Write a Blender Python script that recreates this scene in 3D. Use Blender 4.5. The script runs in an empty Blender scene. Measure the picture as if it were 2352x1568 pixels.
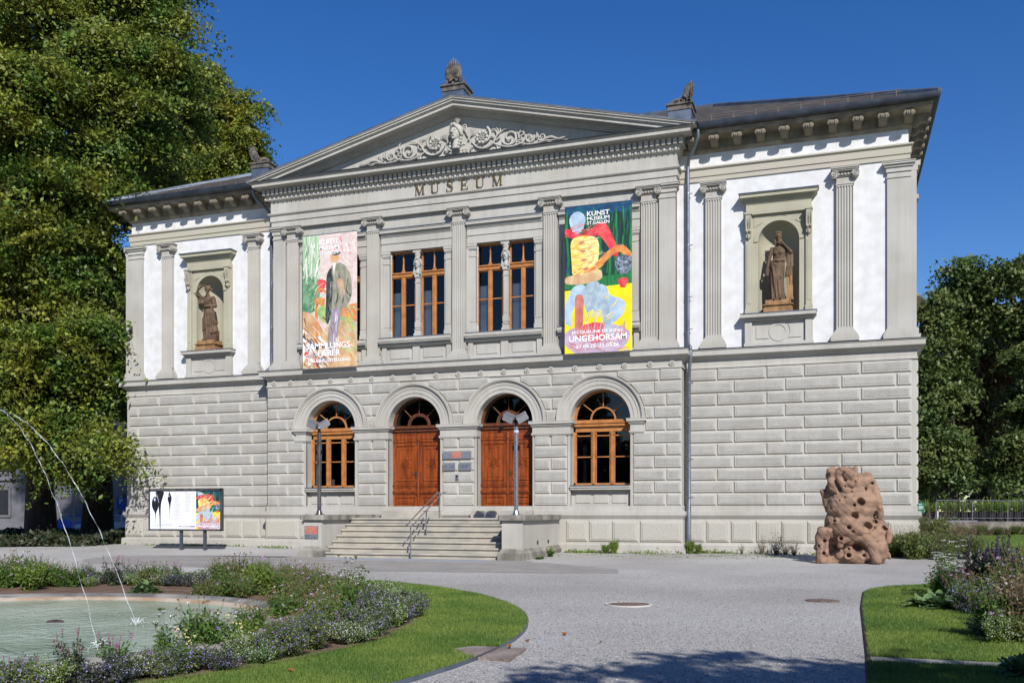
import bpy, bmesh, math, random
import numpy as np
from mathutils import Vector, Matrix
from math import sin, cos, pi, radians as RAD, sqrt
random.seed(7); rng = np.random.default_rng(7)
SC = bpy.context.scene
COL = SC.collection
# ---------------------------------------------------------------- camera
TH = RAD(19.0); CAM = Vector((14.05, -35.0, 1.5)); FPX = 2154.0; HY = 1174.0
cd = bpy.data.cameras.new("camera"); cam = bpy.data.objects.new("camera", cd); COL.objects.link(cam)
cam.location = CAM; cam.rotation_euler = (RAD(90), 0, TH)
cd.sensor_width = 36; cd.lens = FPX / 2352 * 36; cd.shift_y = (HY - 784) / 2352; cd.clip_end = 2000; cd.clip_start = 0.1
SC.camera = cam
SC.render.resolution_x = 1024; SC.render.resolution_y = 682
# ---------------------------------------------------------------- sky and sun
SUN = Vector((0.67, -1.0, 0.88)).normalized()
EL = math.asin(SUN.z); AZ = math.atan2(SUN.x, SUN.y)
w = bpy.data.worlds.new("World"); SC.world = w; w.use_nodes = True
nt = w.node_tree; nt.nodes.clear()
sky = nt.nodes.new("ShaderNodeTexSky"); sky.sky_type = 'NISHITA'; sky.sun_disc = False
sky.sun_elevation = EL; sky.sun_rotation = AZ; sky.altitude = 700; sky.air_density = 1.0; sky.dust_density = 0.2; sky.ozone_density = 2.2
hs = nt.nodes.new("ShaderNodeHueSaturation"); hs.inputs['Saturation'].default_value = 1.36; hs.inputs['Hue'].default_value = 0.513; hs.inputs['Value'].default_value = 1.12
bg = nt.nodes.new("ShaderNodeBackground"); bg.inputs[1].default_value = 0.09
ow = nt.nodes.new("ShaderNodeOutputWorld")
nt.links.new(sky.outputs[0], hs.inputs['Color']); nt.links.new(hs.outputs[0], bg.inputs[0]); nt.links.new(bg.outputs[0], ow.inputs[0])
sd = bpy.data.lights.new("sun", 'SUN'); sd.energy = 4.9; sd.angle = RAD(0.53); sd.color = (1.0, 0.965, 0.925)
so = bpy.data.objects.new("sun", sd); COL.objects.link(so); so.rotation_euler = SUN.to_track_quat('Z', 'Y').to_euler()
SC.view_settings.view_transform = 'Standard'; SC.view_settings.look = 'None'; SC.view_settings.exposure = 0.27; SC.view_settings.gamma = 1.0
# ---------------------------------------------------------------- helpers
def at(x, y, Z):                      # world point seen at photo pixel (2352 wide) at camera depth Z
    X = (x - 1176) / FPX * Z
    return Vector((CAM.x + X * cos(TH) - Z * sin(TH), CAM.y + X * sin(TH) + Z * cos(TH), CAM.z + (HY - y) / FPX * Z))
def srgb(r, g, b):
    f = lambda c: (c / 255 / 12.92) if c / 255 <= 0.04045 else ((c / 255 + 0.055) / 1.055) ** 2.4
    return (f(r), f(g), f(b), 1)
MATS = {}
def mat(name, col, rough=0.8, var=0.0, vscale=3.0, col2=None, bump=0.0, bscale=40.0, metal=0.0, spec=0.3, stretch=(1, 1, 1), detail=5, fine=0.0, island=0.0, transl=0.0, streak=0.0):
    m = bpy.data.materials.new(name); m.use_nodes = True; N = m.node_tree.nodes; L = m.node_tree.links
    b = N["Principled BSDF"]; b.inputs['Roughness'].default_value = rough; b.inputs['Metallic'].default_value = metal
    b.inputs['Specular IOR Level'].default_value = spec
    c = tuple(col[:3]) + (1,); b.inputs['Base Color'].default_value = c
    m.diffuse_color = c
    out = None
    tc = N.new("ShaderNodeTexCoord")
    def noise(scale, det=detail, vec=None, st=stretch):
        mp = N.new("ShaderNodeMapping"); mp.inputs['Scale'].default_value = st; L.new(tc.outputs['Object'], mp.inputs[0])
        n = N.new("ShaderNodeTexNoise"); n.inputs['Scale'].default_value = scale; n.inputs['Detail'].default_value = det; L.new(mp.outputs[0], n.inputs['Vector']); return n
    if var or col2 or fine or island or streak:
        mx = N.new("ShaderNodeMix"); mx.data_type = 'RGBA'
        c2 = tuple(col2[:3]) + (1,) if col2 else tuple(x * (1 - var) for x in c[:3]) + (1,)
        mx.inputs[6].default_value = c; mx.inputs[7].default_value = c2
        n = noise(vscale); rp = N.new("ShaderNodeMapRange"); rp.inputs[1].default_value = 0.38; rp.inputs[2].default_value = 0.62
        L.new(n.outputs[0], rp.inputs[0]); L.new(rp.outputs[0], mx.inputs[0]); out = mx.outputs[2]
        if fine:
            nf = noise(bscale * 1.3, 3, st=(1, 1, 1)); r2 = N.new("ShaderNodeMapRange"); r2.inputs[1].default_value = 0.3; r2.inputs[2].default_value = 0.7
            r2.inputs[3].default_value = 1 - fine; r2.inputs[4].default_value = 1 + fine; L.new(nf.outputs[0], r2.inputs[0])
            mu = N.new("ShaderNodeVectorMath"); mu.operation = 'SCALE'; L.new(out, mu.inputs[0]); L.new(r2.outputs[0], mu.inputs[3]); out = mu.outputs[0]
        if streak:
            ns = noise(2.2, 6, st=(3.0, 3.0, 0.16)); r4 = N.new("ShaderNodeMapRange"); r4.inputs[1].default_value = 0.45; r4.inputs[2].default_value = 0.8
            r4.inputs[3].default_value = 1.0; r4.inputs[4].default_value = 1 - streak; L.new(ns.outputs[0], r4.inputs[0])
            mu = N.new("ShaderNodeVectorMath"); mu.operation = 'SCALE'; L.new(out, mu.inputs[0]); L.new(r4.outputs[0], mu.inputs[3]); out = mu.outputs[0]
        if island:
            gm = N.new("ShaderNodeNewGeometry"); r3 = N.new("ShaderNodeMapRange"); r3.inputs[3].default_value = 1 - island; r3.inputs[4].default_value = 1 + island
            L.new(gm.outputs['Random Per Island'], r3.inputs[0])
            mu = N.new("ShaderNodeVectorMath"); mu.operation = 'SCALE'; L.new(out, mu.inputs[0]); L.new(r3.outputs[0], mu.inputs[3]); out = mu.outputs[0]
        L.new(out, b.inputs['Base Color'])
    if bump:
        nb = noise(bscale, 6, st=(1, 1, 1)); bp = N.new("ShaderNodeBump"); bp.inputs['Strength'].default_value = 1.0; bp.inputs['Distance'].default_value = bump
        L.new(nb.outputs[0], bp.inputs['Height']); L.new(bp.outputs[0], b.inputs['Normal'])
    if transl:
        tr = N.new("ShaderNodeBsdfTranslucent"); ms = N.new("ShaderNodeMixShader"); ms.inputs[0].default_value = transl
        if out: L.new(out, tr.inputs[0])
        else: tr.inputs[0].default_value = c
        L.new(b.outputs[0], ms.inputs[1]); L.new(tr.outputs[0], ms.inputs[2]); L.new(ms.outputs[0], N["Material Output"].inputs[0])
    MATS[name] = m
    return m
class MB:
    def __init__(s): s.v = []; s.f = []; s.m = []; s.T = None; s.mi = 0
    def P(s, p):
        if s.T: p = s.T(p)
        s.v.append((p[0], p[1], p[2])); return len(s.v) - 1
    def F(s, pts, m=None):
        i = [s.P(p) for p in pts]; s.f.append(i); s.m.append(s.mi if m is None else m)
    def FI(s, i, m=None): s.f.append(list(i)); s.m.append(s.mi if m is None else m)
    def box(s, x0, x1, y0, y1, z0, z1, m=None):
        a = [s.P(p) for p in ((x0, y0, z0), (x1, y0, z0), (x1, y1, z0), (x0, y1, z0), (x0, y0, z1), (x1, y0, z1), (x1, y1, z1), (x0, y1, z1))]
        for q in ((0, 3, 2, 1), (4, 5, 6, 7), (0, 1, 5, 4), (1, 2, 6, 5), (2, 3, 7, 6), (3, 0, 4, 7)): s.FI([a[k] for k in q], m)
        return s
    def bbox(s, x0, x1, y0, y1, z0, z1, b, m=None):    # front (y0) bevelled box
        s.panel([(x0, z0), (x1, z0), (x1, z1), (x0, z1)], y1, y0, b, m)
    def panel(s, poly, yb, yf, b, m=None):             # polygon (x,z) raised from yb to yf with chamfer b
        inn = inset(poly, b); n = len(poly)
        o = [s.P((x, yb, z)) for x, z in poly]; k = [s.P((x, yf, z)) for x, z in inn]
        for i in range(n): s.FI((o[i], o[(i + 1) % n], k[(i + 1) % n], k[i]), m)
        s.FI(k, m)
    def prism(s, poly, y0, y1, m=None):                # polygon in x,z extruded in y
        n = len(poly); a = [s.P((x, y0, z)) for x, z in poly]; b = [s.P((x, y1, z)) for x, z in poly]
        s.FI(a, m); s.FI(b[::-1], m)
        for i in range(n): s.FI((a[i], b[i], b[(i + 1) % n], a[(i + 1) % n]), m)
    def prismx(s, poly, x0, x1, m=None):               # polygon in y,z extruded in x
        n = len(poly); a = [s.P((x0, y, z)) for y, z in poly]; b = [s.P((x1, y, z)) for y, z in poly]
        s.FI(a, m); s.FI(b[::-1], m)
        for i in range(n): s.FI((a[i], b[i], b[(i + 1) % n], a[(i + 1) % n]), m)
    def prismz(s, poly, z0, z1, m=None):
        n = len(poly); a = [s.P((x, y, z0)) for x, y in poly]; b = [s.P((x, y, z1)) for x, y in poly]
        s.FI(a[::-1], m); s.FI(b, m)
        for i in range(n): s.FI((a[i], b[i], b[(i + 1) % n], a[(i + 1) % n]), m)
    def grid(s, rows, closed=False, capa=False, capb=False, m=None):
        R = [[s.P(p) for p in r] for r in rows]; n = len(R[0])
        for a, b in zip(R, R[1:]):
            for i in range(n if closed else n - 1): s.FI((a[i], a[(i + 1) % n], b[(i + 1) % n], b[i]), m)
        if capa: s.FI(R[0][::-1], m)
        if capb: s.FI(R[-1], m)
    def sweep(s, path, prof, m=None, caps=True):
        P = [Vector(p) for p in path]; nn = []
        for a, b in zip(P, P[1:]):
            d = (b - a).normalized(); nn.append(Vector((d.y, -d.x)))
        offs = [nn[0]]
        for a, b in zip(nn, nn[1:]): offs.append((a + b) / (1 + a.dot(b)))
        offs.append(nn[-1])
        rows = [[(p.x + o.x * d, p.y + o.y * d, z) for d, z in prof] for p, o in zip(P, offs)]
        s.grid(rows, m=m)
        if caps:
            s.F(rows[0], m); s.F(rows[-1], m)
    def tube(s, pts, r, n=8, caps=True, m=None, flat=1.0):
        pts = [Vector(p) for p in pts]; k = len(pts)
        rs = r if hasattr(r, '__len__') else [r] * k
        rows = []; up = None
        for i, p in enumerate(pts):
            t = (pts[min(i + 1, k - 1)] - pts[max(i - 1, 0)])
            t = t.normalized() if t.length > 1e-9 else Vector((0, 0, 1))
            if up is None: up = t.orthogonal().normalized()
            up = (up - t * up.dot(t)); up = up.normalized() if up.length > 1e-6 else t.orthogonal().normalized()
            sd_ = t.cross(up)
            rows.append([tuple(p + (up * cos(a) + sd_ * sin(a) * flat) * rs[i]) for a in [2 * pi * j / n for j in range(n)]])
        s.grid(rows, closed=True, capa=caps, capb=caps, m=m)
    def lathe(s, cx, cy, prof, n=16, m=None, a0=0, a1=2 * pi, sx=1, sy=1):
        full = abs(a1 - a0 - 2 * pi) < 1e-6; k = n if full else n + 1
        rows = [[(cx + r * sx * cos(a0 + (a1 - a0) * j / n), cy + r * sy * sin(a0 + (a1 - a0) * j / n), z) for j in range(k)] for r, z in prof]
        s.grid(rows, closed=full, capa=full, capb=full, m=m)
    def ell(s, c, r, nu=12, nv=8, m=None):
        if not hasattr(r, '__len__'): r = (r, r, r)
        rows = []
        for i in range(1, nv):
            p = pi * i / nv
            rows.append([(c[0] + r[0] * sin(p) * cos(2 * pi * j / nu), c[1] + r[1] * sin(p) * sin(2 * pi * j / nu), c[2] - r[2] * cos(p)) for j in range(nu)])
        s.grid(rows, closed=True, capa=True, capb=True, m=m)
    def add(s, o, fn=None):
        b = len(s.v)
        for p in o.v: s.P(fn(p) if fn else p)
        s.f += [[i + b for i in f] for f in o.f]; s.m += o.m
    def mesh(s, name, mats, smooth=30, fix=True):
        me = bpy.data.meshes.new(name); me.from_pydata(s.v, [], s.f)
        for m in (mats if isinstance(mats, (list, tuple)) else [mats]): me.materials.append(m)
        me.polygons.foreach_set('material_index', s.m)
        if fix:
            bm = bmesh.new(); bm.from_mesh(me); bmesh.ops.recalc_face_normals(bm, faces=bm.faces); bm.to_mesh(me); bm.free()
        if smooth:
            me.polygons.foreach_set('use_smooth', [True] * len(me.polygons)); me.set_sharp_from_angle(angle=RAD(smooth))
        me.update(); return me
    def build(s, name, mats, parent=None, smooth=30, loc=None, fix=True):
        return link(bpy.data.objects.new(name, s.mesh(name, mats, smooth, fix)), parent, loc)
def link(o, parent=None, loc=None):
    COL.objects.link(o)
    if parent is not None: o.parent = parent
    if loc is not None: o.location = loc
    return o
def inset(poly, d):
    n = len(poly); area = sum(poly[i][0] * poly[(i + 1) % n][1] - poly[(i + 1) % n][0] * poly[i][1] for i in range(n))
    sg = 1 if area > 0 else -1; out = []
    for i in range(n):
        p0 = Vector(poly[i - 1]); p = Vector(poly[i]); p1 = Vector(poly[(i + 1) % n])
        a = (p - p0).normalized(); b = (p1 - p).normalized()
        na = Vector((-a.y, a.x)) * sg; nb = Vector((-b.y, b.x)) * sg
        k = max(1 + na.dot(nb), 0.35); o = (na + nb) / k
        out.append((p.x + o.x * d, p.y + o.y * d))
    return out
def tag(o, label=None, cat=None, group=None, kind=None):
    if label: o['label'] = label
    if cat: o['category'] = cat
    if group: o['group'] = group
    if kind: o['kind'] = kind
    return o
def thing(name, label, cat, loc=(0, 0, 0), group=None, rz=0, at0=False):
    o = bpy.data.objects.new(name, None); COL.objects.link(o); o.location = loc; o.rotation_euler = (0, 0, rz); o.empty_display_size = 0.2
    return tag(o, label, cat, group)
def dup(root, loc=None, rz=None, label=None, group=None, scale=None, parent=None):
    r = root.copy(); COL.objects.link(r)
    if loc is not None: r.location = loc
    if rz is not None: r.rotation_euler = (0, 0, rz)
    if scale is not None: r.scale = scale
    if label: r['label'] = label
    if group: r['group'] = group
    if parent is not None: r.parent = parent
    for ch in root.children:
        c = ch.copy(); COL.objects.link(c); c.parent = r
        for g in ch.children:
            d = g.copy(); COL.objects.link(d); d.parent = c
    return r
def text_mb(txt, width=None, height=None, bold=0.0, depth=0.004, align='LEFT'):
    bold = min(bold, .018)
    cu = bpy.data.curves.new("t", 'FONT'); cu.body = txt; cu.size = 1.0; cu.offset = bold; cu.extrude = 0.0; cu.resolution_u = 3
    if len(txt.split('\n')) > 1: cu.space_line = 0.8
    ob = bpy.data.objects.new("t", cu); COL.objects.link(ob)
    dg = bpy.context.evaluated_depsgraph_get(); me = bpy.data.meshes.new_from_object(ob.evaluated_get(dg))
    V = [tuple(v.co) for v in me.vertices]; Fs = [list(p.vertices) for p in me.polygons]
    bpy.data.objects.remove(ob); bpy.data.curves.remove(cu); bpy.data.meshes.remove(me)
    x0 = min(v[0] for v in V); x1 = max(v[0] for v in V); y0 = min(v[1] for v in V); y1 = max(v[1] for v in V)
    sy = height / (y1 - y0) if height else None; sx = width / (x1 - x0) if width else sy
    if sy is None: sy = sx
    mb = MB()
    mb.v = [((v[0] - x0) * sx, -depth, (v[1] - y0) * sy) for v in V]; mb.f = Fs; mb.m = [0] * len(Fs)
    return mb, (x1 - x0) * sx, (y1 - y0) * sy
def put_text(mb, txt, x, y, z, width=None, height=None, bold=0.02, mi=0, center=False):
    t, tw, th = text_mb(txt, width, height, bold)
    t.m = [mi] * len(t.f); ox = x - (tw / 2 if center else 0)
    mb.add(t, lambda p: (p[0] + ox, y, p[2] + z))
def evalmesh(ob):
    dg = bpy.context.evaluated_depsgraph_get(); dg.update()
    return bpy.data.meshes.new_from_object(ob.evaluated_get(dg))
def remeshed(mb, voxel, name, m, smooth_it=2):
    ob = bpy.data.objects.new("tmp", mb.mesh("tmp", m, 0)); COL.objects.link(ob)
    md = ob.modifiers.new("r", 'REMESH'); md.mode = 'VOXEL'; md.voxel_size = voxel
    if smooth_it:
        sm = ob.modifiers.new("s", 'SMOOTH'); sm.factor = 0.5; sm.iterations = smooth_it
    me = evalmesh(ob); bpy.data.objects.remove(ob)
    me.name = name
    if not me.materials: me.materials.append(m)
    me.polygons.foreach_set('use_smooth', [True] * len(me.polygons))
    return me
def np_mesh(name, V, Fq, m, k=4, smooth=False):
    me = bpy.data.meshes.new(name); nf = len(Fq) // k
    me.vertices.add(len(V)); me.vertices.foreach_set('co', np.ascontiguousarray(V, dtype=np.float32).ravel())
    me.loops.add(len(Fq)); me.loops.foreach_set('vertex_index', np.ascontiguousarray(Fq, dtype=np.int32))
    me.polygons.add(nf); me.polygons.foreach_set('loop_start', np.arange(0, nf * k, k, dtype=np.int32))
    me.update(calc_edges=True)
    for q in (m if isinstance(m, (list, tuple)) else [m]): me.materials.append(q)
    return me
def leaf_arrays(C, size, normal_bias=None, elong=1.7, droop=0.0):
    """leaf shaped quads (rhombus) at centres C (n,3), random orientation"""
    n = len(C); a = rng.normal(size=(n, 3))
    if normal_bias is not None: a = a * 0.6 + normal_bias
    a /= np.linalg.norm(a, axis=1)[:, None] + 1e-9
    b = rng.normal(size=(n, 3)); b[:, 2] -= droop; b -= (b * a).sum(1)[:, None] * a; b /= np.linalg.norm(b, axis=1)[:, None] + 1e-9
    c = np.cross(a, b); s = (size * rng.uniform(0.6, 1.3, n))[:, None]
    V = np.empty((n, 4, 3)); V[:, 0] = C - b * s * 0.5 * elong; V[:, 1] = C + c * s * 0.45; V[:, 2] = C + b * s * 0.5 * elong; V[:, 3] = C - c * s * 0.45
    return V.reshape(-1, 3)
# ---------------------------------------------------------------- materials
M_stone = mat("grey_sandstone", srgb(175, 172, 164), 0.85, vscale=0.6, col2=srgb(164, 160, 151), bump=0.004, bscale=60, fine=0.03, streak=0.13)
M_rough = mat("bush_hammered_sandstone", srgb(167, 165, 158), 0.9, vscale=2.0, col2=srgb(158, 155, 148), bump=0.03, bscale=30, fine=0.10, island=.075, streak=.06)
M_warm = mat("green_grey_sandstone", srgb(166, 163, 141), 0.85, vscale=0.9, col2=srgb(157, 152, 134), bump=0.004, bscale=60, fine=0.04)
M_band = mat("beige_sandstone_bands", srgb(168, 165, 146), 0.85, vscale=0.45, col2=srgb(172, 164, 152), bump=0.004, bscale=60, fine=0.05, stretch=(1, 1, 3))
M_eave = mat("eave_stone", srgb(150, 143, 126), 0.85, vscale=2.0, col2=srgb(120, 112, 98), bump=0.004, bscale=50, fine=0.08, streak=0.25)
M_plinth = mat("plinth_sandstone", srgb(170, 167, 157), 0.88, vscale=0.7, col2=srgb(170, 166, 154), bump=0.022, bscale=26, fine=0.10)
M_white = mat("white_render", srgb(211, 211, 211), 0.9, vscale=2.5, col2=srgb(200, 199, 196), bump=0.006, bscale=70, fine=0.02, streak=.05)
M_lead = mat("zinc_sheet", srgb(112, 122, 134), 0.45, vscale=2.0, col2=srgb(90, 98, 110), metal=0.6, spec=0.5)
M_gut = mat("dark_zinc_gutter", srgb(62, 68, 76), 0.4, vscale=2.0, col2=srgb(46, 50, 58), metal=0.5, spec=0.5)
M_pipe = mat("zinc_pipe", srgb(120, 126, 136), 0.4, vscale=3.0, col2=srgb(98, 104, 114), metal=0.55, spec=0.5)
M_letters = mat("bronze_letters", srgb(128, 108, 72), 0.45, metal=0.6, vscale=8, col2=srgb(100, 84, 56))
M_dark = mat("blackened_stone", srgb(70, 67, 66), 0.9, vscale=5, col2=srgb(112, 104, 96), bump=0.01, bscale=40, fine=0.2)
M_frame = mat("ochre_painted_wood", srgb(176, 118, 64), 0.5, vscale=4, col2=srgb(154, 100, 54), spec=0.4)
M_door = mat("varnished_oak", srgb(146, 72, 28), 0.3, vscale=9, col2=srgb(108, 50, 20), spec=0.5, stretch=(1, 1, 0.12), bump=0.001, bscale=80)
M_doord = mat("dark_varnished_oak", srgb(104, 60, 34), 0.35, vscale=9, col2=srgb(84, 46, 26), spec=0.5, stretch=(1, 1, 0.12))
M_metal = mat("grey_iron", srgb(90, 92, 96), 0.4, metal=0.8)
M_brass = mat("brass", srgb(170, 140, 80), 0.3, metal=0.9)
M_steel = mat("brushed_steel", srgb(178, 178, 182), 0.32, metal=0.85, vscale=20, col2=srgb(140, 140, 146))
M_steeld = mat("dark_steel", srgb(122, 119, 120), 0.35, metal=0.7, vscale=6, col2=srgb(84, 80, 82), stretch=(1, 1, .3))
M_step = mat("granite_steps", srgb(172, 165, 150), 0.9, vscale=1.6, col2=srgb(150, 147, 138), bump=0.008, bscale=60, fine=0.16)
M_cap = mat("weathered_coping", srgb(148, 144, 134), 0.9, vscale=1.5, col2=srgb(106, 102, 94), bump=0.006, bscale=40, fine=0.15, streak=0.3)
M_terra = mat("brown_statue_stone", srgb(108, 88, 68), 0.75, vscale=3, col2=srgb(84, 68, 54), bump=0.004, bscale=60, fine=0.12, spec=0.25)
M_ochre = mat("ochre_pedestal_stone", srgb(160, 124, 84), 0.85, vscale=4, col2=srgb(120, 92, 64), fine=0.1)
M_slate = mat("brown_slate_roof", srgb(74, 68, 64), 0.9, vscale=2, col2=srgb(54, 50, 48), bump=0.03, bscale=14, fine=0.3)
M_int = mat("dark_interior", srgb(46, 44, 42), 0.9)
M_curt = mat("pale_grey_curtain", srgb(206, 212, 214), 0.9, vscale=2, col2=srgb(190, 198, 202))
def glassmat(name, tint=(0.86, 0.9, 0.92)):
    m = bpy.data.materials.new(name); m.use_nodes = True; N = m.node_tree.nodes; L = m.node_tree.links; N.remove(N["Principled BSDF"])
    t = N.new("ShaderNodeBsdfTransparent"); t.inputs[0].default_value = tint + (1,); g = N.new("ShaderNodeBsdfGlossy"); g.inputs['Roughness'].default_value = 0.02
    fr = N.new("ShaderNodeFresnel"); fr.inputs[0].default_value = 1.5; mr = N.new("ShaderNodeMath"); mr.operation = 'MULTIPLY_ADD'; mr.inputs[1].default_value = 0.9; mr.inputs[2].default_value = 0.02
    mx = N.new("ShaderNodeMixShader"); L.new(fr.outputs[0], mr.inputs[0]); L.new(mr.outputs[0], mx.inputs[0]); L.new(t.outputs[0], mx.inputs[1]); L.new(g.outputs[0], mx.inputs[2])
    L.new(mx.outputs[0], N["Material Output"].inputs[0]); m.diffuse_color = (0.1, 0.12, 0.15, 1); return m
M_glass = glassmat("window_glass")
# ================================================================ MUSEUM BUILDING
BLD = thing("museum_building", "two-storey grey sandstone museum with white upper wings, a central pediment and arched doors", "museum", (0, 0, 0))
DEP = 15.0
LP = [(-16.70, DEP), (-16.70, 0), (-8.76, 0), (-8.76, -.66), (8.76, -.66), (8.76, 0), (16.70, 0), (16.70, DEP)]   # lower storey core
Rz = 0.458; Z0 = 1.71
OPN = [(-5.73, 'w'), (-1.925, 'd'), (1.925, 'd'), (5.73, 'w')]; RO = 1.15; ZS = 4.95
w_ = MB()   # slots: 0 stone, 1 rough, 2 white, 3 plinth
def arch_wall(mb, x0, x1, z0, z1, y, ops, depth, m=0, nseg=20):
    cur = x0
    for (c, r, zb, zs) in ops:
        mb.F([(cur, y, z0), (c - r, y, z0), (c - r, y, z1), (cur, y, z1)], m)
        if zb > z0: mb.F([(c - r, y, z0), (c + r, y, z0), (c + r, y, zb), (c - r, y, zb)], m)
        arc = [(c - r * cos(pi * i / nseg), zs + r * sin(pi * i / nseg)) for i in range(nseg + 1)]
        for a, b in zip(arc, arc[1:]):
            mb.F([(a[0], y, a[1]), (b[0], y, b[1]), (b[0], y, z1), (a[0], y, z1)], m)
            mb.F([(a[0], y, a[1]), (b[0], y, b[1]), (b[0], y + depth, b[1]), (a[0], y + depth, a[1])], m)
        for sx in (-1, 1):
            mb.F([(c + sx * r, y, zb), (c + sx * r, y, zs), (c + sx * r, y + depth, zs), (c + sx * r, y + depth, zb)], m)
        mb.F([(c - r, y, zb), (c + r, y, zb), (c + r, y + depth, zb), (c - r, y + depth, zb)], m)
        cur = c + r
    mb.F([(cur, y, z0), (x1, y, z0), (x1, y, z1), (cur, y, z1)], m)
ZT = 7.3
arch_wall(w_, -8.76, 8.76, 0, ZT, -.66, [(c, RO, 1.53, ZS) for c, k in OPN], .46)
for sx in (-1, 1):
    w_.F([(sx * 8.76, -.66, 0), (sx * 8.76, 0, 0), (sx * 8.76, 0, ZT), (sx * 8.76, -.66, ZT)], 0)
    w_.F([(sx * 8.76, 0, 0), (sx * 16.70, 0, 0), (sx * 16.70, 0, ZT), (sx * 8.76, 0, ZT)], 0)
    w_.F([(sx * 16.70, 0, 0), (sx * 16.70, DEP, 0), (sx * 16.70, DEP, ZT), (sx * 16.70, 0, ZT)], 0)
w_.F([(-16.70, DEP, 0), (16.70, DEP, 0), (16.70, DEP, 15), (-16.70, DEP, 15)], 2)
# rustication
def block(poly, yb, T=None, rough=1):
    a0 = w_.T; w_.T = T or a0
    p = inset(poly, .013)
    w_.panel(p, yb, yb - .055, .042, 0)
    q = inset(poly, .10); xs = [a[0] for a in q]; zs = [a[1] for a in q]
    if max(xs) - min(xs) > .12 and max(zs) - min(zs) > .08: w_.panel(q, yb - .054, yb - .068, .012, rough)
    w_.T = a0
def rrow(i): return Z0 + Rz * i, Z0 + Rz * (i + 1)
def row_blocks(i, xs, yb, T=None):
    a, b = rrow(i)
    for x0, x1 in zip(xs, xs[1:]): block([(x0, a), (x1, a), (x1, b), (x0, b)], yb, T)
JE = [9.95, 11.7, 13.0, 14.9]; JO = [10.55, 12.35, 14.25, 16.1 - .05]
for i in range(11):
    J = JE if i % 2 == 0 else JO
    row_blocks(i, [8.78] + J + [16.56], 0); row_blocks(i, [-16.56] + [-x for x in J[::-1]] + [-8.78], 0)
    sj = [0.0] + [1.0 + 1.45 * k + (.6 if i % 2 else 0) for k in range(10) if 1.0 + 1.45 * k + (.6 if i % 2 else 0) < 14.4] + [15.0]
    row_blocks(i, sj, 0, lambda p: (16.70 - p[1], p[0], p[2])); row_blocks(i, sj, 0, lambda p: (-16.70 + p[1], p[0], p[2]))
RA = 1.68
YB = -.66
for sg in (-1, 1):
    def S(xs): return sorted([sg * x for x in xs])
    for i in range(0, 7):
        j = 7.75 if i % 2 == 1 else 8.2
        xs = [6.97, j, 8.78] if i < 6 else [7.42, j, 8.78]
        row_blocks(i, S(xs), YB)
    for i in range(0, 6):
        if i % 2 == 1: row_blocks(i, S([3.13, 3.79, 4.46]), YB)
        else: row_blocks(i, S([3.13, 4.46]), YB)
for i in range(0, 6):
    row_blocks(i, [-.69, 0, .69] if i in (1, 3, 5) else [-.69, .69], YB)
def arcx(c, z, side, r=RA):
    d = z - ZS
    return c + side * (sqrt(max(r * r - d * d, 0)) if d < r else 0)
def block_fn(fn):
    def strip(d0, y0, d1, y1, m, cap):
        A_, B_ = fn(d0), fn(d1); n = len(A_); o = [w_.P((x, y0, z)) for x, z in A_]; k = [w_.P((x, y1, z)) for x, z in B_]
        for q in range(n): w_.FI((o[q], o[(q + 1) % n], k[(q + 1) % n], k[q]), m)
        if cap: w_.FI(k, m)
    strip(.013, YB, .055, YB - .055, 0, True)
    p = fn(.10); xs = [a[0] for a in p]
    if max(xs) - min(xs) > .12: strip(.10, YB - .054, .112, YB - .068, 1, True)
def arc_block(zl, zh, xl, xr, cl=None, cr=None):
    """block between xl..xr; if cl given its left edge follows the arch centred cl, same for cr"""
    def fn(d):
        n = 5; L = []; R_ = []; a, b = zl + d, zh - d
        for k in range(n + 1):
            z = a + (b - a) * k / n
            L.append((max(xl, arcx(cl, z, 1, RA + d)) if cl is not None else xl + d, z)); R_.append((min(xr, arcx(cr, z, -1, RA + d)) if cr is not None else xr - d, z))
        for q in range(n + 1):
            if L[q][0] > R_[q][0] - .01: mx = (L[q][0] + R_[q][0]) / 2; L[q] = (mx - .005, L[q][1]); R_[q] = (mx + .005, R_[q][1])
        return R_ + L[::-1]
    block_fn(fn)
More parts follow.
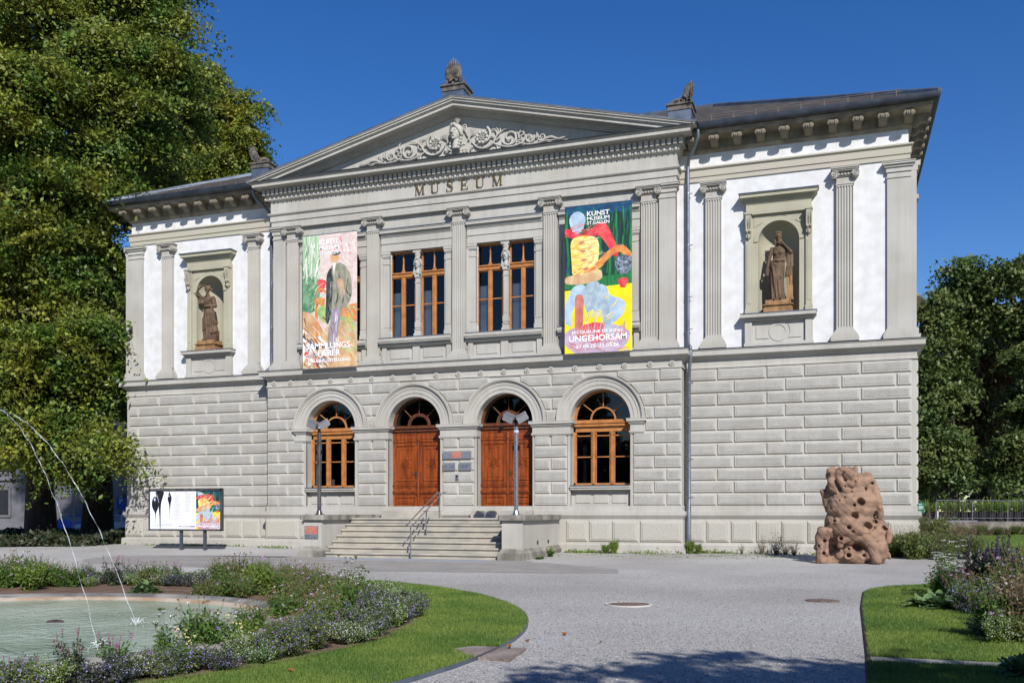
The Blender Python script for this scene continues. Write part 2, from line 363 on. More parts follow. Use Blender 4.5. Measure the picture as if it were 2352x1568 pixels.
for i in (7, 8, 9, 10):
    zl, zh = rrow(i)
    if i == 10:
        zc = zh
        def top_block(xl, xr, c, side):   # bottom edge follows the arch crown
            def fn(d):
                rr = RA + d; z0 = zl + d; xe = arcx(c, z0, side, rr); xin = c + side * (.62 + d); n = 5
                arc = [(xe + (xin - xe) * k / n) for k in range(n + 1)]; arc = [(x, ZS + sqrt(rr * rr - (x - c) ** 2)) for x in arc]
                outer = (xl + d) if side < 0 else (xr - d)
                return [(outer, z0)] + arc + [(xin, max(zh - d, arc[-1][1] + .005)), (outer, zh - d)]
            block_fn(fn)
        js = [-8.78, -7.9, -3.82, 0, 3.82, 7.9, 8.78]
        block([(-8.78, zl), (-7.95, zl), (-7.95, zh), (-8.78, zh)], YB); block([(7.95, zl), (8.78, zl), (8.78, zh), (7.95, zh)], YB)
        for c, a, b in ((-5.73, -7.95, -3.82), (-1.925, -3.82, 0), (1.925, 0, 3.82), (5.73, 3.82, 7.95)):
            top_block(a, None, c, -1); top_block(None, b, c, 1)
        continue
    for c0, c1 in ((-5.73, -1.925), (-1.925, 1.925), (1.925, 5.73)):
        mid = (c0 + c1) / 2
        if i == 8:
            arc_block(zl, zh, -99, mid, cl=c0); arc_block(zl, zh, mid, 99, cr=c1)
        else: arc_block(zl, zh, -99, 99, cl=c0, cr=c1)
    j = 7.75 if i % 2 == 1 else 8.2
    arc_block(zl, zh, -99, j, cl=5.73); block([(j, zl), (8.78, zl), (8.78, zh), (j, zh)], YB)
    arc_block(zl, zh, -j, 99, cr=-5.73); block([(-8.78, zl), (-j, zl), (-j, zh), (-8.78, zh)], YB)
# plinth blocks
def plb(xs, yb, T=None):
    for a, b in zip(xs, xs[1:]):
        a0 = w_.T; w_.T = T or a0
        w_.panel([(a + .03, .37), (b - .03, .37), (b - .03, 1.15), (a + .03, 1.15)], yb, yb - .05, .04, 3)
        w_.panel([(a + .11, .44), (b - .11, .44), (b - .11, 1.08), (a + .11, 1.08)], yb - .05, yb - .07, .02, 3)
        w_.T = a0
pj = [8.95 + .885 * k for k in range(9)]; pj[-1] = 16.0
plb([8.9, 9.55, 10.43, 11.32, 12.2, 13.09, 13.98, 14.86, 15.75, 16.76], -.06); plb([-x for x in [8.9, 9.55, 10.43, 11.32, 12.2, 13.09, 13.98, 14.86, 15.75, 16.76]][::-1], -.06)
plb([4.4, 5.29, 6.17, 7.22, 8.82], -.72); plb([-8.82, -7.2, -6.2, -5.3, -4.4], -.72)
for sx in (-1, 1): plb([.0 + .88 * k for k in range(17)], 0, lambda p, sx=sx: (sx * (16.76 - p[1]), p[0], p[2]))
# upper walls : wings with niche
NC = 12.14
for sx in (-1, 1):
    xa, xb = (8.4, 16.45) if sx > 0 else (-16.45, -8.4)
    n0, n1 = sx * NC - 1.0, sx * NC + 1.0
    for (a, b, c, d) in ((xa, n0, 7.3, 15), (n1, xb, 7.3, 15), (n0, n1, 7.3, 8.5), (n0, n1, 12.3, 15)):
        w_.F([(a, 0, c), (b, 0, c), (b, 0, d), (a, 0, d)], 2)
    X = sx * 16.45
    w_.F([(X, 0, 7.3), (X, DEP, 7.3), (X, DEP, 15), (X, 0, 15)], 2)
# centre upper wall (stone) with four bays
BC = [-5.66, -1.885, 1.885, 5.66]; YU = -.5
w_.box(-8.5, 8.5, YU, -.15, 7.3, 8.3, 0); w_.box(-8.5, 8.5, YU, -.15, 12.05, 15.0, 0)
ed = [-8.5] + [x for c in BC for x in (c - 1.5, c + 1.5)] + [8.5]
for k in range(0, len(ed), 2): w_.box(ed[k], ed[k + 1], YU, -.15, 8.3, 12.05, 0)
for sx in (-1, 1): w_.F([(sx * 8.5, -.5, 7.3), (sx * 8.5, 0.3, 7.3), (sx * 8.5, 0.3, 15), (sx * 8.5, -.5, 15)], 0)
w_.build("wall", [M_stone, M_rough, M_white, M_plinth], BLD, smooth=0)
# ---------------- mouldings
pm = MB()
pm.sweep(LP, [(0, 1.71), (.04, 1.70), (.04, 1.52), (.15, 1.5), (.15, 1.36), (.13, 1.33), (.10, 1.27), (.06, 1.22), (.06, .33), (.15, .30), (.18, .26), (.18, -.4)])
pm.build("plinth", M_stone, BLD)
sm = MB()
sm.sweep(LP, [(0, 6.745), (.05, 6.75), (.05, 6.80), (.02, 6.83), (.02, 7.04), (.05, 7.05), (.07, 7.09), (.13, 7.13), (.16, 7.17), (.25, 7.19), (.27, 7.2), (.27, 7.36), (.30, 7.39), (.30, 7.41), (0, 7.43)])
sm.build("string_course", M_stone, BLD)
sl = MB(); sl.sweep(LP, [(0, 7.43), (.32, 7.415), (.325, 7.43), (.2, 7.445), (-.12, 7.48)]); sl.build("ledge_flashing", M_lead, BLD)
WL = [(-16.45, DEP), (-16.45, 0), (-8.5, 0)]; WR = [(8.5, 0), (16.45, 0), (16.45, DEP)]
for path in (WL, WR):
    e = MB(); e.sweep(path, [(0, 13.64), (.05, 13.64), (.05, 13.8), (.085, 13.815), (.085, 14.05), (.12, 14.07), (.15, 14.1), (.15, 14.15), (0, 14.17)]); e.build("architrave", M_band, BLD)
    e = MB(); e.sweep(path, [(0, 14.66), (.05, 14.67), (.1, 14.74), (.12, 14.76), (.12, 15.09), (.18, 15.13), (.70, 15.14), (.70, 15.24), (.73, 15.25), (.73, 15.27), (0, 15.3)]); e.build("eave_cornice", M_eave, BLD)
    g = MB(); g.sweep(path, [(.66, 15.28), (.74, 15.255), (.84, 15.26), (.91, 15.3), (.935, 15.37), (.935, 15.48), (.91, 15.48), (.88, 15.4), (.6, 15.4)]); g.build("gutter", M_gut, BLD)
# brackets (scrolled modillions)
def bracket_mb():
    b = MB()
    prof = [(-.13, 14.72), (-.3, 14.70), (-.42, 14.73), (-.5, 14.79), (-.6, 14.83), (-.72, 14.82), (-.82, 14.78), (-.9, 14.81), (-.93, 14.89), (-.9, 14.96), (-.85, 15.0), (-.85, 15.055), (-.13, 15.055)]
    b.prismx(prof, -.10, .10)
    for sx in (-1, 1):
        b.prismx([(y * 1.0, z if z > 15 else z + .02) for y, z in prof], sx * .115 - .025, sx * .115 + .025)
        for r in (.085, .055): b.tube([(sx * (.145 + (.02 if r < .08 else 0)) - .02, -.84, 14.89), (sx * (.145 + (.02 if r < .08 else 0)) + .02, -.84, 14.89)], r, 12)
        b.ell((sx * .07, -.945, 14.9), (.035, .05, .075), 8, 6)
    b.ell((0, -.95, 14.87), (.03, .04, .06), 8, 6)
    b.box(-.16, .16, -.9, -.12, 15.035, 15.058)
    b.v = [(x, y * .73, z + .085) for x, y, z in b.v]
    return b
bme = bracket_mb().mesh("bracket", M_eave)
def put_bracket(x, y, rz):
    o = bpy.data.objects.new("bracket", bme); link(o, BLD, (x, y, 0)); o.rotation_euler = (0, 0, rz)
for k in range(10):
    for sx in (-1, 1):
        x = sx * (16.43 - .815 * k) 
        if abs(x) > 9.0: put_bracket(x, 0, 0)
for k in range(18):
    put_bracket(16.45, .2 + .81 * k, pi / 2); put_bracket(-16.45, .2 + .81 * k, -pi / 2)
# centre entablature
CP = [(-8.42, .25), (-8.42, -.5), (8.42, -.5), (8.42, .25)]
e = MB()
e.sweep(CP, [(0, 13.46), (.16, 13.46), (.16, 13.74), (.2, 13.755), (.2, 13.99), (.25, 14.01), (.28, 14.05), (.28, 14.09), (.18, 14.11), (.18, 14.58), (.2, 14.6), (.24, 14.62), (.3, 14.7), (.31, 14.78), (.33, 14.79), (.33, 15.05), (.42, 15.07), (.46, 15.1), (.74, 15.11), (.74, 15.26), (.79, 15.27), (.79, 15.3), (0, 15.33)])
nd = 84
for k in range(nd):
    x = -8.78 + 17.56 * k / (nd - 1); e.box(x - .065, x + .065, -.95, -.82, 14.83, 15.05)
    xm = x + .105
    if k < nd - 1:
        e.ell((xm - .1, -.80, 14.685), (.058, .05, .065), 8, 5); e.box(xm - .012, xm + .008, -.815, -.76, 14.63, 14.74)
for sx in (-1, 1):
    for y in (-.75, -.55, -.35): e.box(sx * 8.75 - .06 , sx * 8.75 + .12 * sx, y - .06, y + .06, 14.83, 15.05)
e.build("entablature", M_stone, BLD)
# pediment
ZA = 17.66; SL = .243; ZB = 15.3
pd = MB()
def rake(t0, t1, d, back=.3):
    def x_at(t): return min(9.36, (ZA - t - ZB) / SL)
    x0 = x_at(t0); x1 = min(x_at(t1), 9.36)
    z0 = ZA - t0 - SL * x0; z1 = ZA - t1 - SL * x1
    z1 = max(z1, ZB)
    for sx in (-1, 1):
        poly = [(0, ZA - t0), (sx * x0, z0)] + ([(sx * x0, ZB)] if z0 > ZB + .01 and x0 >= x1 - 1e-6 and x0 > 9.3 else []) + [(sx * x1, z1), (0, ZA - t1)]
        if abs(poly[1][0]) == abs(poly[-2][0]) and len(poly) == 5 and abs(poly[2][1] - poly[3][1]) < 1e-6: poly.pop(2)
        pd.prism(poly, -.5 - d, back)
rake(0, .05, .87); rake(.05, .11, .84); rake(.11, .19, .79); rake(.19, .23, .74); rake(.23, .34, .70); rake(.34, .40, .36); rake(.40, .47, .30); rake(.47, .52, .24)
pd.build("pediment_cornice", M_stone, BLD)
ty = MB(); ty.prism([(-9.0, 15.25), (9.0, 15.25), (0, 15.25 + 2.15)], -.62, .2); ty.build("tympanum", M_stone, BLD)
lf = MB(); lf.sweep([(-8.42, .2), (-8.42, -.5), (8.42, -.5), (8.42, .2)], [(.02, 15.335), (.85, 15.305), (.86, 15.32), (.5, 15.335), (.0, 15.36)]); lf.build("cornice_flashing", M_lead, BLD)
# roofs
rf = MB(); RS = .488
def rz_(y): return 15.45 + RS * (y + .9)
Xe = 17.35; ym = 7.5; zr = rz_(ym); xr = Xe - (ym + .9)
A = (-Xe, -.9, 15.45); B = (Xe, -.9, 15.45); Cc = (Xe, 15.9, 15.45); D = (-Xe, 15.9, 15.45); Ra = (-xr, ym, zr); Rb = (xr, ym, zr)
rf.F([A, B, Rb, Ra]); rf.F([B, Cc, Rb]); rf.F([Cc, D, Ra, Rb]); rf.F([D, A, Ra])
RO_ = rf.build("roof", M_slate, BLD, smooth=0)
hp = MB()
for p, q in ((A, Ra), (B, Rb), (Cc, Rb), (D, Ra), (Ra, Rb)):
    hp.tube([Vector(p) + Vector((0, 0, .03)), Vector(q) + Vector((0, 0, .03))], .11, 6)
hp.build("ridge_flashing", M_lead, RO_)
gr = MB()
for sx in (-1, 1):
    gr.F([(0, -1.38, ZA + .02), (sx * 9.42, -1.38, ZA + .02 - SL * 9.42), (sx * 9.42, 3.8, ZA + .02 - SL * 9.42), (0, 3.8, ZA + .02)])
    gr.F([(0, -1.38, ZA + .02), (sx * 9.42, -1.38, ZA + .02 - SL * 9.42), (sx * 9.42, -1.38, ZA - .03 - SL * 9.42), (0, -1.38, ZA - .03)])
    for k in range(12):
        x = sx * (.6 + k * .78); gr.tube([(x, -1.39, ZA + .03 - SL * abs(x)), (x, 3.6, ZA + .03 - SL * abs(x))], .018, 4)
gr.build("pediment_roof", M_lead, BLD, smooth=0)
for sx in (-1, 1):
    sg_ = MB()
    for dz in (.12, .2):
        sg_.tube([(sx * 9.6, -.35, rz_(-.35) + dz), (sx * 16.2, -.35, rz_(-.35) + dz)], .014, 5)
    for k in range(9):
        x = sx * (9.8 + .78 * k); sg_.tube([(x, -.35, rz_(-.35) + .22), (x, -.36, rz_(-.35)), (x, .05, rz_(.05) + .02)], .012, 4)
    sg_.build("snow_guard", MATS.get("rusty_rail") or mat("rusty_rail", srgb(112, 104, 98), .7, metal=.4), RO_)
# ---------------- pilasters
def flute_prof(x0, x1, y0, n, d):
    pts = [(x0, y0)]; wdt = (x1 - x0) / n
    for k in range(n):
        a = x0 + wdt * k
        if k == 0: a = x0
        c = a + wdt / 2; r = wdt * .34
        for j in range(7):
            t = pi * j / 6; pts.append((c - r * cos(t), y0 + d * sin(t)))
    pts.append((x1, y0)); return pts
def pilaster_mesh(H0=7.47, H1=13.53, wd=.62):
    zb = 7.9 - H0; zn = 12.97 - H0; hw = wd / 2; p = MB()
    fp = flute_prof(-hw + .03, hw - .03, -.15, 6, .045)
    rows = [[(x, y, z) for x, y in fp] for z in (zb + .08, zn - .06)]
    p.grid(rows)
    flat = [(x, -.15) for x, y in fp]
    p.F([(x, y, zb + .08) for x, y in fp]); p.F([(x, y, zn - .06) for x, y in fp])
    for sx in (-1, 1): p.F([(sx * (hw - .03), -.15, zb), (sx * (hw - .03), .02, zb), (sx * (hw - .03), .02, zn), (sx * (hw - .03), -.15, zn)])
    p.box(-hw + .03, hw - .03, -.149, .02, zb, zb + .08); p.box(-hw + .03, hw - .03, -.149, .02, zn - .06, zn + .01)
    shaft = p
    b = MB()
    for (d, z0, z1) in ((.19, 0, .14), (.165, .14, .19), (.14, .19, .26), (.10, .26, .30), (.075, .30, .36), (.045, .36, .40), (.02, .40, .43)):
        b.panel_z = 0
        b.box(-hw + .03 - d, hw - .03 + d, -.15 - d, .02, z0, z1)
    c = MB(); zc = H1 - H0
    c.box(-hw + .0, hw - .0, -.17, .02, zn + .0, zn + .04); c.box(-hw + .03, hw - .03, -.15, .02, zn + .04, zc - .22)
    c.box(-hw - .13, hw + .13, -.34, .02, zc - .085, zc - .04); c.box(-hw - .16, hw + .16, -.37, .02, zc - .04, zc)
    c.box(-hw - .06, hw + .06, -.24, .0, zc - .15, zc - .085)
    for k in range(5):
        x = -hw + .1 + (wd - .2) * k / 4; c.ell((x, -.2, zc - .215), (.045, .05, .06), 8, 6); 
        if k < 4: c.box(x + (wd - .2) / 8 - .008, x + (wd - .2) / 8 + .008, -.23, -.15, zc - .27, zc - .17)
    c.box(-hw + .08, hw - .08, -.185, .0, zc - .3, zc - .275)
    for sx in (-1, 1):
        cx = sx * (hw + .035); cz = zc - .225
        c.tube([(cx, -.30, cz), (cx, .0, cz)], .125, 18)
        pts = []
        for j in range(34):
            t = j / 33; a = -pi / 2 * 0 + sx * (pi / 2 - t * 2 * pi * 1.9) ; r = .115 * (1 - t) + .02
            pts.append((cx + r * cos(a) * 1, -.31, cz + r * sin(a)))
        c.tube(pts, .018, 6); c.ell((cx, -.31, cz), .028, 8, 6)
    c.box(-hw, hw, -.31, -.2, zc - .125, zc - .10)
    return shaft.mesh("shaft", M_stone, 30), b.mesh("base", M_stone, 0), c.mesh("capital", M_stone, 40)
PMS, PMB, PMC = pilaster_mesh()
def pilaster(x, y, z=7.45):
    s = bpy.data.objects.new("pilaster", PMS); link(s, BLD, (x, y, z))
    for nm, me in (("pilaster_base", PMB), ("capital", PMC)): link(bpy.data.objects.new(nm, me), s)
for sx in (-1, 1):
    for x in (9.84, 14.38): pilaster(sx * x, 0)
for x in (-7.55, -3.775, 0, 3.775, 7.55): pilaster(x, -.5, 7.42)
def anta(x0, x1, y, side=None):
    a = MB(); a.box(x0, x1, y - .1, y + .02, 7.8, 13.2)
    for (d, z0, z1) in ((.13, 7.45, 7.6), (.10, 7.6, 7.66), (.07, 7.66, 7.74), (.03, 7.74, 7.8), (.03, 13.0, 13.05), (.04, 13.2, 13.36), (.09, 13.36, 13.44), (.15, 13.44, 13.5), (.17, 13.5, 13.53)):
        a.box(x0 - d, x1 + d, y - .1 - d, y + .02, z0, z1)
    a.build("corner_pilaster", M_stone, BLD, smooth=0)
anta(15.76, 16.5, 0); anta(-16.5, -15.76, 0); anta(7.93, 8.53, -.5); anta(-8.53, -7.93, -.5)
for sx in (-1, 1):   # return on the side wall corners
    a = MB(); a.box(sx * 16.45 - .01, sx * 16.70, -.09, .6, 7.8, 13.2); 
    for (d, z0, z1) in ((.13, 7.45, 7.6), (.07, 7.6, 7.8), (.04, 13.2, 13.36), (.12, 13.36, 13.53)): a.box(sx * 16.44, sx * (16.70 + d), -.095, .6 + d, z0, z1)
    a.build("corner_pilaster", M_stone, BLD, smooth=0)
# ---------------- niches
for sx in (-1, 1):
    cx = sx * NC
    f = MB(); f.mi = 0
    zs = 11.23; r = .71
    arch_wall(f, cx - 1.02, cx + 1.02, 8.58, 12.32, -.05, [(cx, r, 8.6, zs)], .06, nseg=20)
    f.box(cx - 1.02, cx + 1.02, -.05, .0, 8.5, 8.58)
    # concave shell
    nh = 18
    for a, b in zip(range(nh), range(1, nh + 1)):
        p0 = (cx - r * cos(pi * a / nh), .0 + r * sin(pi * a / nh) * .95); p1 = (cx - r * cos(pi * b / nh), .0 + r * sin(pi * b / nh) * .95)
        f.F([(p0[0], p0[1], 8.6), (p1[0], p1[1], 8.6), (p1[0], p1[1], zs), (p0[0], p0[1], zs)])
    rows = []
    for i in range(10):
        ph = pi / 2 * i / 9
        rows.append([(cx - r * cos(ph) * cos(pi * a / nh), r * cos(ph) * sin(pi * a / nh) * .95, zs + r * sin(ph)) for a in range(nh + 1)])
    f.grid(rows)
    f.F([(cx - r, -.04, 8.62), (cx + r, -.04, 8.62), (cx + r, .7, 8.62), (cx - r, .7, 8.62)])
    # archivolt band, spandrels, side piers
    for i in range(20):
        a0, a1 = pi * i / 20, pi * (i + 1) / 20
        ps = [(cx - q * cos(a), zs + q * sin(a)) for a, q in ((a0, r), (a1, r), (a1, r + .16), (a0, r + .16))]
        f.prism(ps, -.075, -.05)
    for s2 in (-1, 1):
        x0, x1 = cx + s2 * .93, cx + s2 * 1.15; a, b = min(x0, x1), max(x0, x1)
        f.box(a, b, -.13, .0, 8.6, 12.35); f.box(a - .02, b + .02, -.15, 0, 8.6, 8.82)
        f.panel([(a + .035, 9.0), (b - .035, 9.0), (b - .035, 11.15), (a + .035, 11.15)], -.13, -.145, .012)
        x2 = cx + s2 * .88; f.box(min(x2, x2 - s2 * .14), max(x2, x2 - s2 * .14), -.085, -.04, zs, zs + .01)
        f.prism([(cx + s2 * .2, 12.1), (cx + s2 * .86, 12.1), (cx + s2 * .86, 11.75)], -.07, -.05)
    f.box(cx - 1.13, cx + 1.13, -.17, 0, 12.2, 12.62)
    f.box(cx - 1.14, cx + 1.14, -.18, 0, 12.55, 12.6)
    for (d, z0, z1) in ((.05, 12.60, 12.65), (.09, 12.65, 12.70), (.13, 12.70, 12.74), (.20, 12.74, 12.76), (.23, 12.76, 12.87), (.26, 12.87, 12.90)):
        f.box(cx - 1.1 - d, cx + 1.1 + d, -.17 - d, 0, z0, z1)
    NI = f.build("niche", M_warm, BLD, smooth=35)
    l = MB(); l.box(cx - 1.38, cx + 1.38, -.46, 0, 12.9, 12.925); l.build("lead_flashing", M_lead, NI)
    l = MB(); l.box(cx - 1.32, cx + 1.32, -.41, .0, 8.585, 8.61); l.build("lead_flashing", M_lead, NI)
    for s2 in (-1, 1):
        c = MB(); x = cx + s2 * 1.04
        c.prismx([(-.12, 12.2), (-.34, 12.2), (-.36, 12.1), (-.33, 11.98), (-.27, 11.85), (-.24, 11.7), (-.26, 11.6), (-.24, 11.52), (-.12, 11.5)], x - .09, x + .09)
        c.box(x - .13, x + .13, -.38, -.1, 12.17, 12.24)
        for q in (-1, 1): 
            c.tube([(x + q * .08, -.36, 12.12), (x + q * .085, -.3, 11.9), (x + q * .08, -.25, 11.65)], .022, 6)
            c.ell((x + q * .06, -.28, 11.6), .05, 8, 6); c.tube([(x + q * .05, -.2, 11.5), (x + q * .09, -.2, 11.44), (x + q * .05, -.19, 11.38)], .022, 6)
        for k in range(6): c.ell((x, -.33 + .015 * k, 12.05 - .07 * k), .028, 6, 5)
        c.ell((x, -.2, 11.44), (.05, .05, .11), 8, 6); c.ell((x, -.19, 11.36), (.025, .03, .05), 8, 6)
        c.build("console", M_warm, NI)
    s = MB()
    s.box(cx - 1.3, cx + 1.3, -.39, 0, 8.46, 8.585); s.box(cx - 1.24, cx + 1.24, -.33, 0, 8.42, 8.46); s.box(cx - 1.19, cx + 1.19, -.25, 0, 8.36, 8.42)
    s.box(cx - 1.15, cx + 1.15, -.10, 0, 7.45, 8.36)
    for s2 in (-1, 1): x0, x1 = sorted((cx + s2 * .92, cx + s2 * 1.17)); s.box(x0, x1, -.2, 0, 7.45, 8.38)
    s.box(cx - 1.2, cx + 1.2, -.23, 0, 7.45, 7.56)
    def ringp(r0, r1, a0, a1, n=16):
        for i in range(n):
            t0, t1 = a0 + (a1 - a0) * i / n, a0 + (a1 - a0) * (i + 1) / n
            s.prism([(cx + r0 * cos(t0), 7.95 + r0 * sin(t0)), (cx + r1 * cos(t0), 7.95 + r1 * sin(t0)), (cx + r1 * cos(t1), 7.95 + r1 * sin(t1)), (cx + r0 * cos(t1), 7.95 + r0 * sin(t1))], -.12, -.1)
    ringp(.24, .34, 0, 2 * pi, 24)
    for s2 in (-1, 1):
        arc = [(cx + s2 * .40 * cos(a), 7.95 + .40 * sin(a)) for a in [(-.62 + 1.24 * i / 8) for i in range(9)]]
        s.prism(arc + [(cx + s2 * .78, 8.18), (cx + s2 * .78, 7.72)], -.125, -.1)
    s.build("niche_sill", M_stone, NI, smooth=35)
# ---------------- arches, imposts, rosettes of the centre
def ring_sweep(mb, cx, cz, prof, a0=0, a1=pi, n=32, m=None):
    rows = [[(cx - r * cos(a0 + (a1 - a0) * i / n), y, cz + r * sin(a0 + (a1 - a0) * i / n)) for r, y in prof] for i in range(n + 1)]
    mb.grid(rows, m=m); mb.F(rows[0], m); mb.F(rows[-1], m)
for c, k in OPN:
    a = MB()
    ring_sweep(a, c, ZS, [(RO, -.6), (RO, -.70), (RO + .14, -.70), (RO + .145, -.725), (RO + .30, -.725), (RO + .305, -.75), (RO + .40, -.75), (RO + .41, -.79), (RO + .455, -.80), (RO + .46, -.84), (RO + .53, -.85), (RO + .53, -.66)])
    a.build("archivolt", M_stone, BLD, smooth=40)
def impost(x0, x1, name="impost"):
    a = MB(); y = -.66
    a.box(x0 + .0, x1 - .0, y - .06, y + .3, 4.50, 4.74)
    for (d, z0, z1) in ((.04, 4.44, 4.50), (.02, 4.40, 4.44), (.04, 4.74, 4.78), (.07, 4.78, 4.84), (.12, 4.84, 4.93), (.13, 4.93, 4.95)):
        a.box(x0 - d, x1 + d, y - .06 - d, y + .3, z0, z1)
    a.build(name, M_stone, BLD, smooth=0)
impost(-7.36, -5.73 - RO + .003); impost(5.73 + RO - .003, 7.36)
for a, b in zip(OPN, OPN[1:]): impost(a[0] + RO - .003, b[0] - RO + .003)
for x0, x1 in ((-6.955, -6.88), (-4.58, -4.475), (-3.12, -3.075), (-.775, -.70), (.70, .775), (3.075, 3.12), (4.475, 4.58), (6.88, 6.955)):
    jb = MB(); jb.box(x0, x1, -.70, -.6, 1.73, 4.41); jb.build("jamb_trim", M_stone, BLD, smooth=0)
for x0, x1 in ((-8.79, -5.73 - RO), (-5.73 + RO, -1.925 - RO), (-1.925 + RO, 1.925 - RO), (1.925 + RO, 5.73 - RO), (5.73 + RO, 8.79)):
    jb = MB(); jb.box(x0 - .004, x1 + .004, -.72, -.6, 1.50, 1.725); jb.build("base_course", M_stone, BLD, smooth=0)
rme = MB()
for k in range(8):
    a = 2 * pi * k / 8; rme.ell((.075 * cos(a), -.03, .075 * sin(a)), (.042, .035, .042), 8, 6)
rme.ell((0, -.06, 0), (.035, .03, .035), 8, 6); rme.tube([(0, 0, 0), (0, -.02, 0)], .10, 14)
rme = rme.mesh("rosette", M_stone)
for k in range(-9, 10):
    x = .952 * k if abs(k) < 9 else 8.45 * (1 if k > 0 else -1)
    if abs(k) == 9: x = 8.42 * (k / 9)
    link(bpy.data.objects.new("rosette", rme), BLD, (x, -.68, 6.91))
# ---------------- lower windows
def room(x0, x1, y0, y1, z0, z1, name="room_interior"):
    r = MB()
    r.F([(x0, y1, z0), (x1, y1, z0), (x1, y1, z1), (x0, y1, z1)])
    r.F([(x0, y0, z0), (x0, y1, z0), (x0, y1, z1), (x0, y0, z1)]); r.F([(x1, y0, z0), (x1, y1, z0), (x1, y1, z1), (x1, y0, z1)])
    r.F([(x0, y0, z0), (x1, y0, z0), (x1, y1, z0), (x0, y1, z0)]); r.F([(x0, y0, z1), (x1, y0, z1), (x1, y1, z1), (x0, y1, z1)])
    return r.build(name, M_int, BLD, smooth=0, fix=False)
room(-8.5, 8.5, -.14, 5, 1.5, 6.3); room(-8.3, 8.3, -.14, 4, 7.6, 12.6)
def arc_frame(mb, cx, cz, r0, r1, y0, y1, m=0, n=24):
    for i in range(n):
        a0, a1 = pi * i / n, pi * (i + 1) / n
        mb.prism([(cx - r0 * cos(a0), cz + r0 * sin(a0)), (cx - r1 * cos(a0), cz + r1 * sin(a0)), (cx - r1 * cos(a1), cz + r1 * sin(a1)), (cx - r0 * cos(a1), cz + r0 * sin(a1))], y0, y1, m)
def half_disc(mb, cx, cz, r, y, m=0, n=24):
    mb.F([(cx - r * cos(pi * i / n), y, cz + r * sin(pi * i / n)) for i in range(n + 1)], m)
def fanlight(cx, zf, matf, toothed, par):
    f = MB(); y = -.24
    arc_frame(f, cx, zf, 1.09, 1.15, y, y + .12); arc_frame(f, cx, zf, 1.045, 1.09, y + .03, y + .1)
    arc_frame(f, cx, zf, .44, .50, y + .02, y + .1)
    if toothed:
        for k in range(15):
            a = pi * (k + .5) / 15; f.ell((cx + .40 * cos(a), y + .05, zf + .40 * sin(a)), .032, 8, 6)
    for a in ((45, 90, 135) if toothed else (38, 90, 142)):
        t = RAD(a); f.tube([(cx + .5 * cos(t), y + .05, zf + .5 * sin(t)), (cx + 1.02 * cos(t), y + .05, zf + 1.02 * sin(t))], .018 if not toothed else .014, 6)
        if toothed and a != 90: f.tube([(cx + .5 * cos(t), y + .04, zf + .5 * sin(t)), (cx + .66 * cos(t), y + .04, zf + .66 * sin(t))], [.035, .022], 8)
    f.box(cx - 1.15, cx + 1.15, y - .02, y + .1, zf - .08, zf + .0)
    o = f.build("fanlight", matf, par)
    g = MB(); half_disc(g, cx, zf, 1.1, y + .06); g.build("glass", M_glass, o, smooth=0, fix=False)
    return o
for c, k in OPN:
    if k != 'w': continue
    f = MB(); y = -.24
    x0, x1 = c - 1.15, c + 1.15
    zb, zt = 2.50, 4.70
    f.box(x0, x0 + .08, y, y + .12, zb, zt); f.box(x1 - .08, x1, y, y + .12, zb, zt)
    f.box(x0, x1, y, y + .12, zb, zb + .08); f.box(x0, x1, y, y + .12, zt - .17, zt)
    f.box(x0, x1, y - .02, y + .12, zt, zt + .20); f.box(x0, x1, y - .09, y, zt + .03, zt + .08); f.box(x0, x1, y - .06, y, zt + .15, zt + .19)
    for q in (-.36, .36):
        f.box(c + q - .06, c + q + .06, y - .02, y + .1, zb + .05, zt - .15); f.box(c + q - .03, c + q + .03, y - .045, y, zb + .05, zt - .15)
    cells = [(x0 + .08, c - .43), (c - .29, c + .29), (c + .43, x1 - .08)]
    for a, b in cells:
        for za, zb2 in ((zb + .08, 3.56), (3.60, 4.36), (4.39, zt - .17)):
            pass
        f.box(a, b, y + .02, y + .08, 3.555, 3.595); f.box(a, b, y + .02, y + .08, 4.36, 4.40)
        f.box(a, a + .035, y + .02, y + .09, zb, zt - .1); f.box(b - .035, b, y + .02, y + .09, zb, zt - .1)
    W = f.build("window", M_frame, BLD, smooth=0)
    g = MB(); g.F([(x0, y + .06, zb), (x1, y + .06, zb), (x1, y + .06, zt), (x0, y + .06, zt)]); g.build("glass", M_glass, W, smooth=0, fix=False)
    fanlight(c, 4.98, M_frame, False, BLD)
    s = MB(); s.box(x0 + .002, x1 - .002, -.80, -.3, 2.40, 2.47); s.box(x0 + .002, x1 - .002, -.76, -.3, 2.32, 2.40); s.box(x0 + .002, x1 - .002, -.52, -.3, 1.54, 2.32)
    for q in (-.70, 0, .70): s.panel([(c + q - .29, 1.80), (c + q + .29, 1.80), (c + q + .29, 2.2), (c + q - .29, 2.2)], -.52, -.545, .02)
    S = s.build("window_sill", M_stone, BLD, smooth=0)
    l = MB(); l.box(x0 + .01, x1 - .01, -.83, -.16, 2.47, 2.495); l.build("sill_flashing", M_lead, S)
cu = MB(); cu.F([(-6.8, -.02, 2.5), (-6.55, -.02, 2.5), (-6.5, -.02, 5.3), (-6.8, -.02, 5.0)]); cu.box(-6.3, -6.0, .1, .16, 2.5, 2.85)
cu.build("curtain", M_curt, BLD, fix=False)
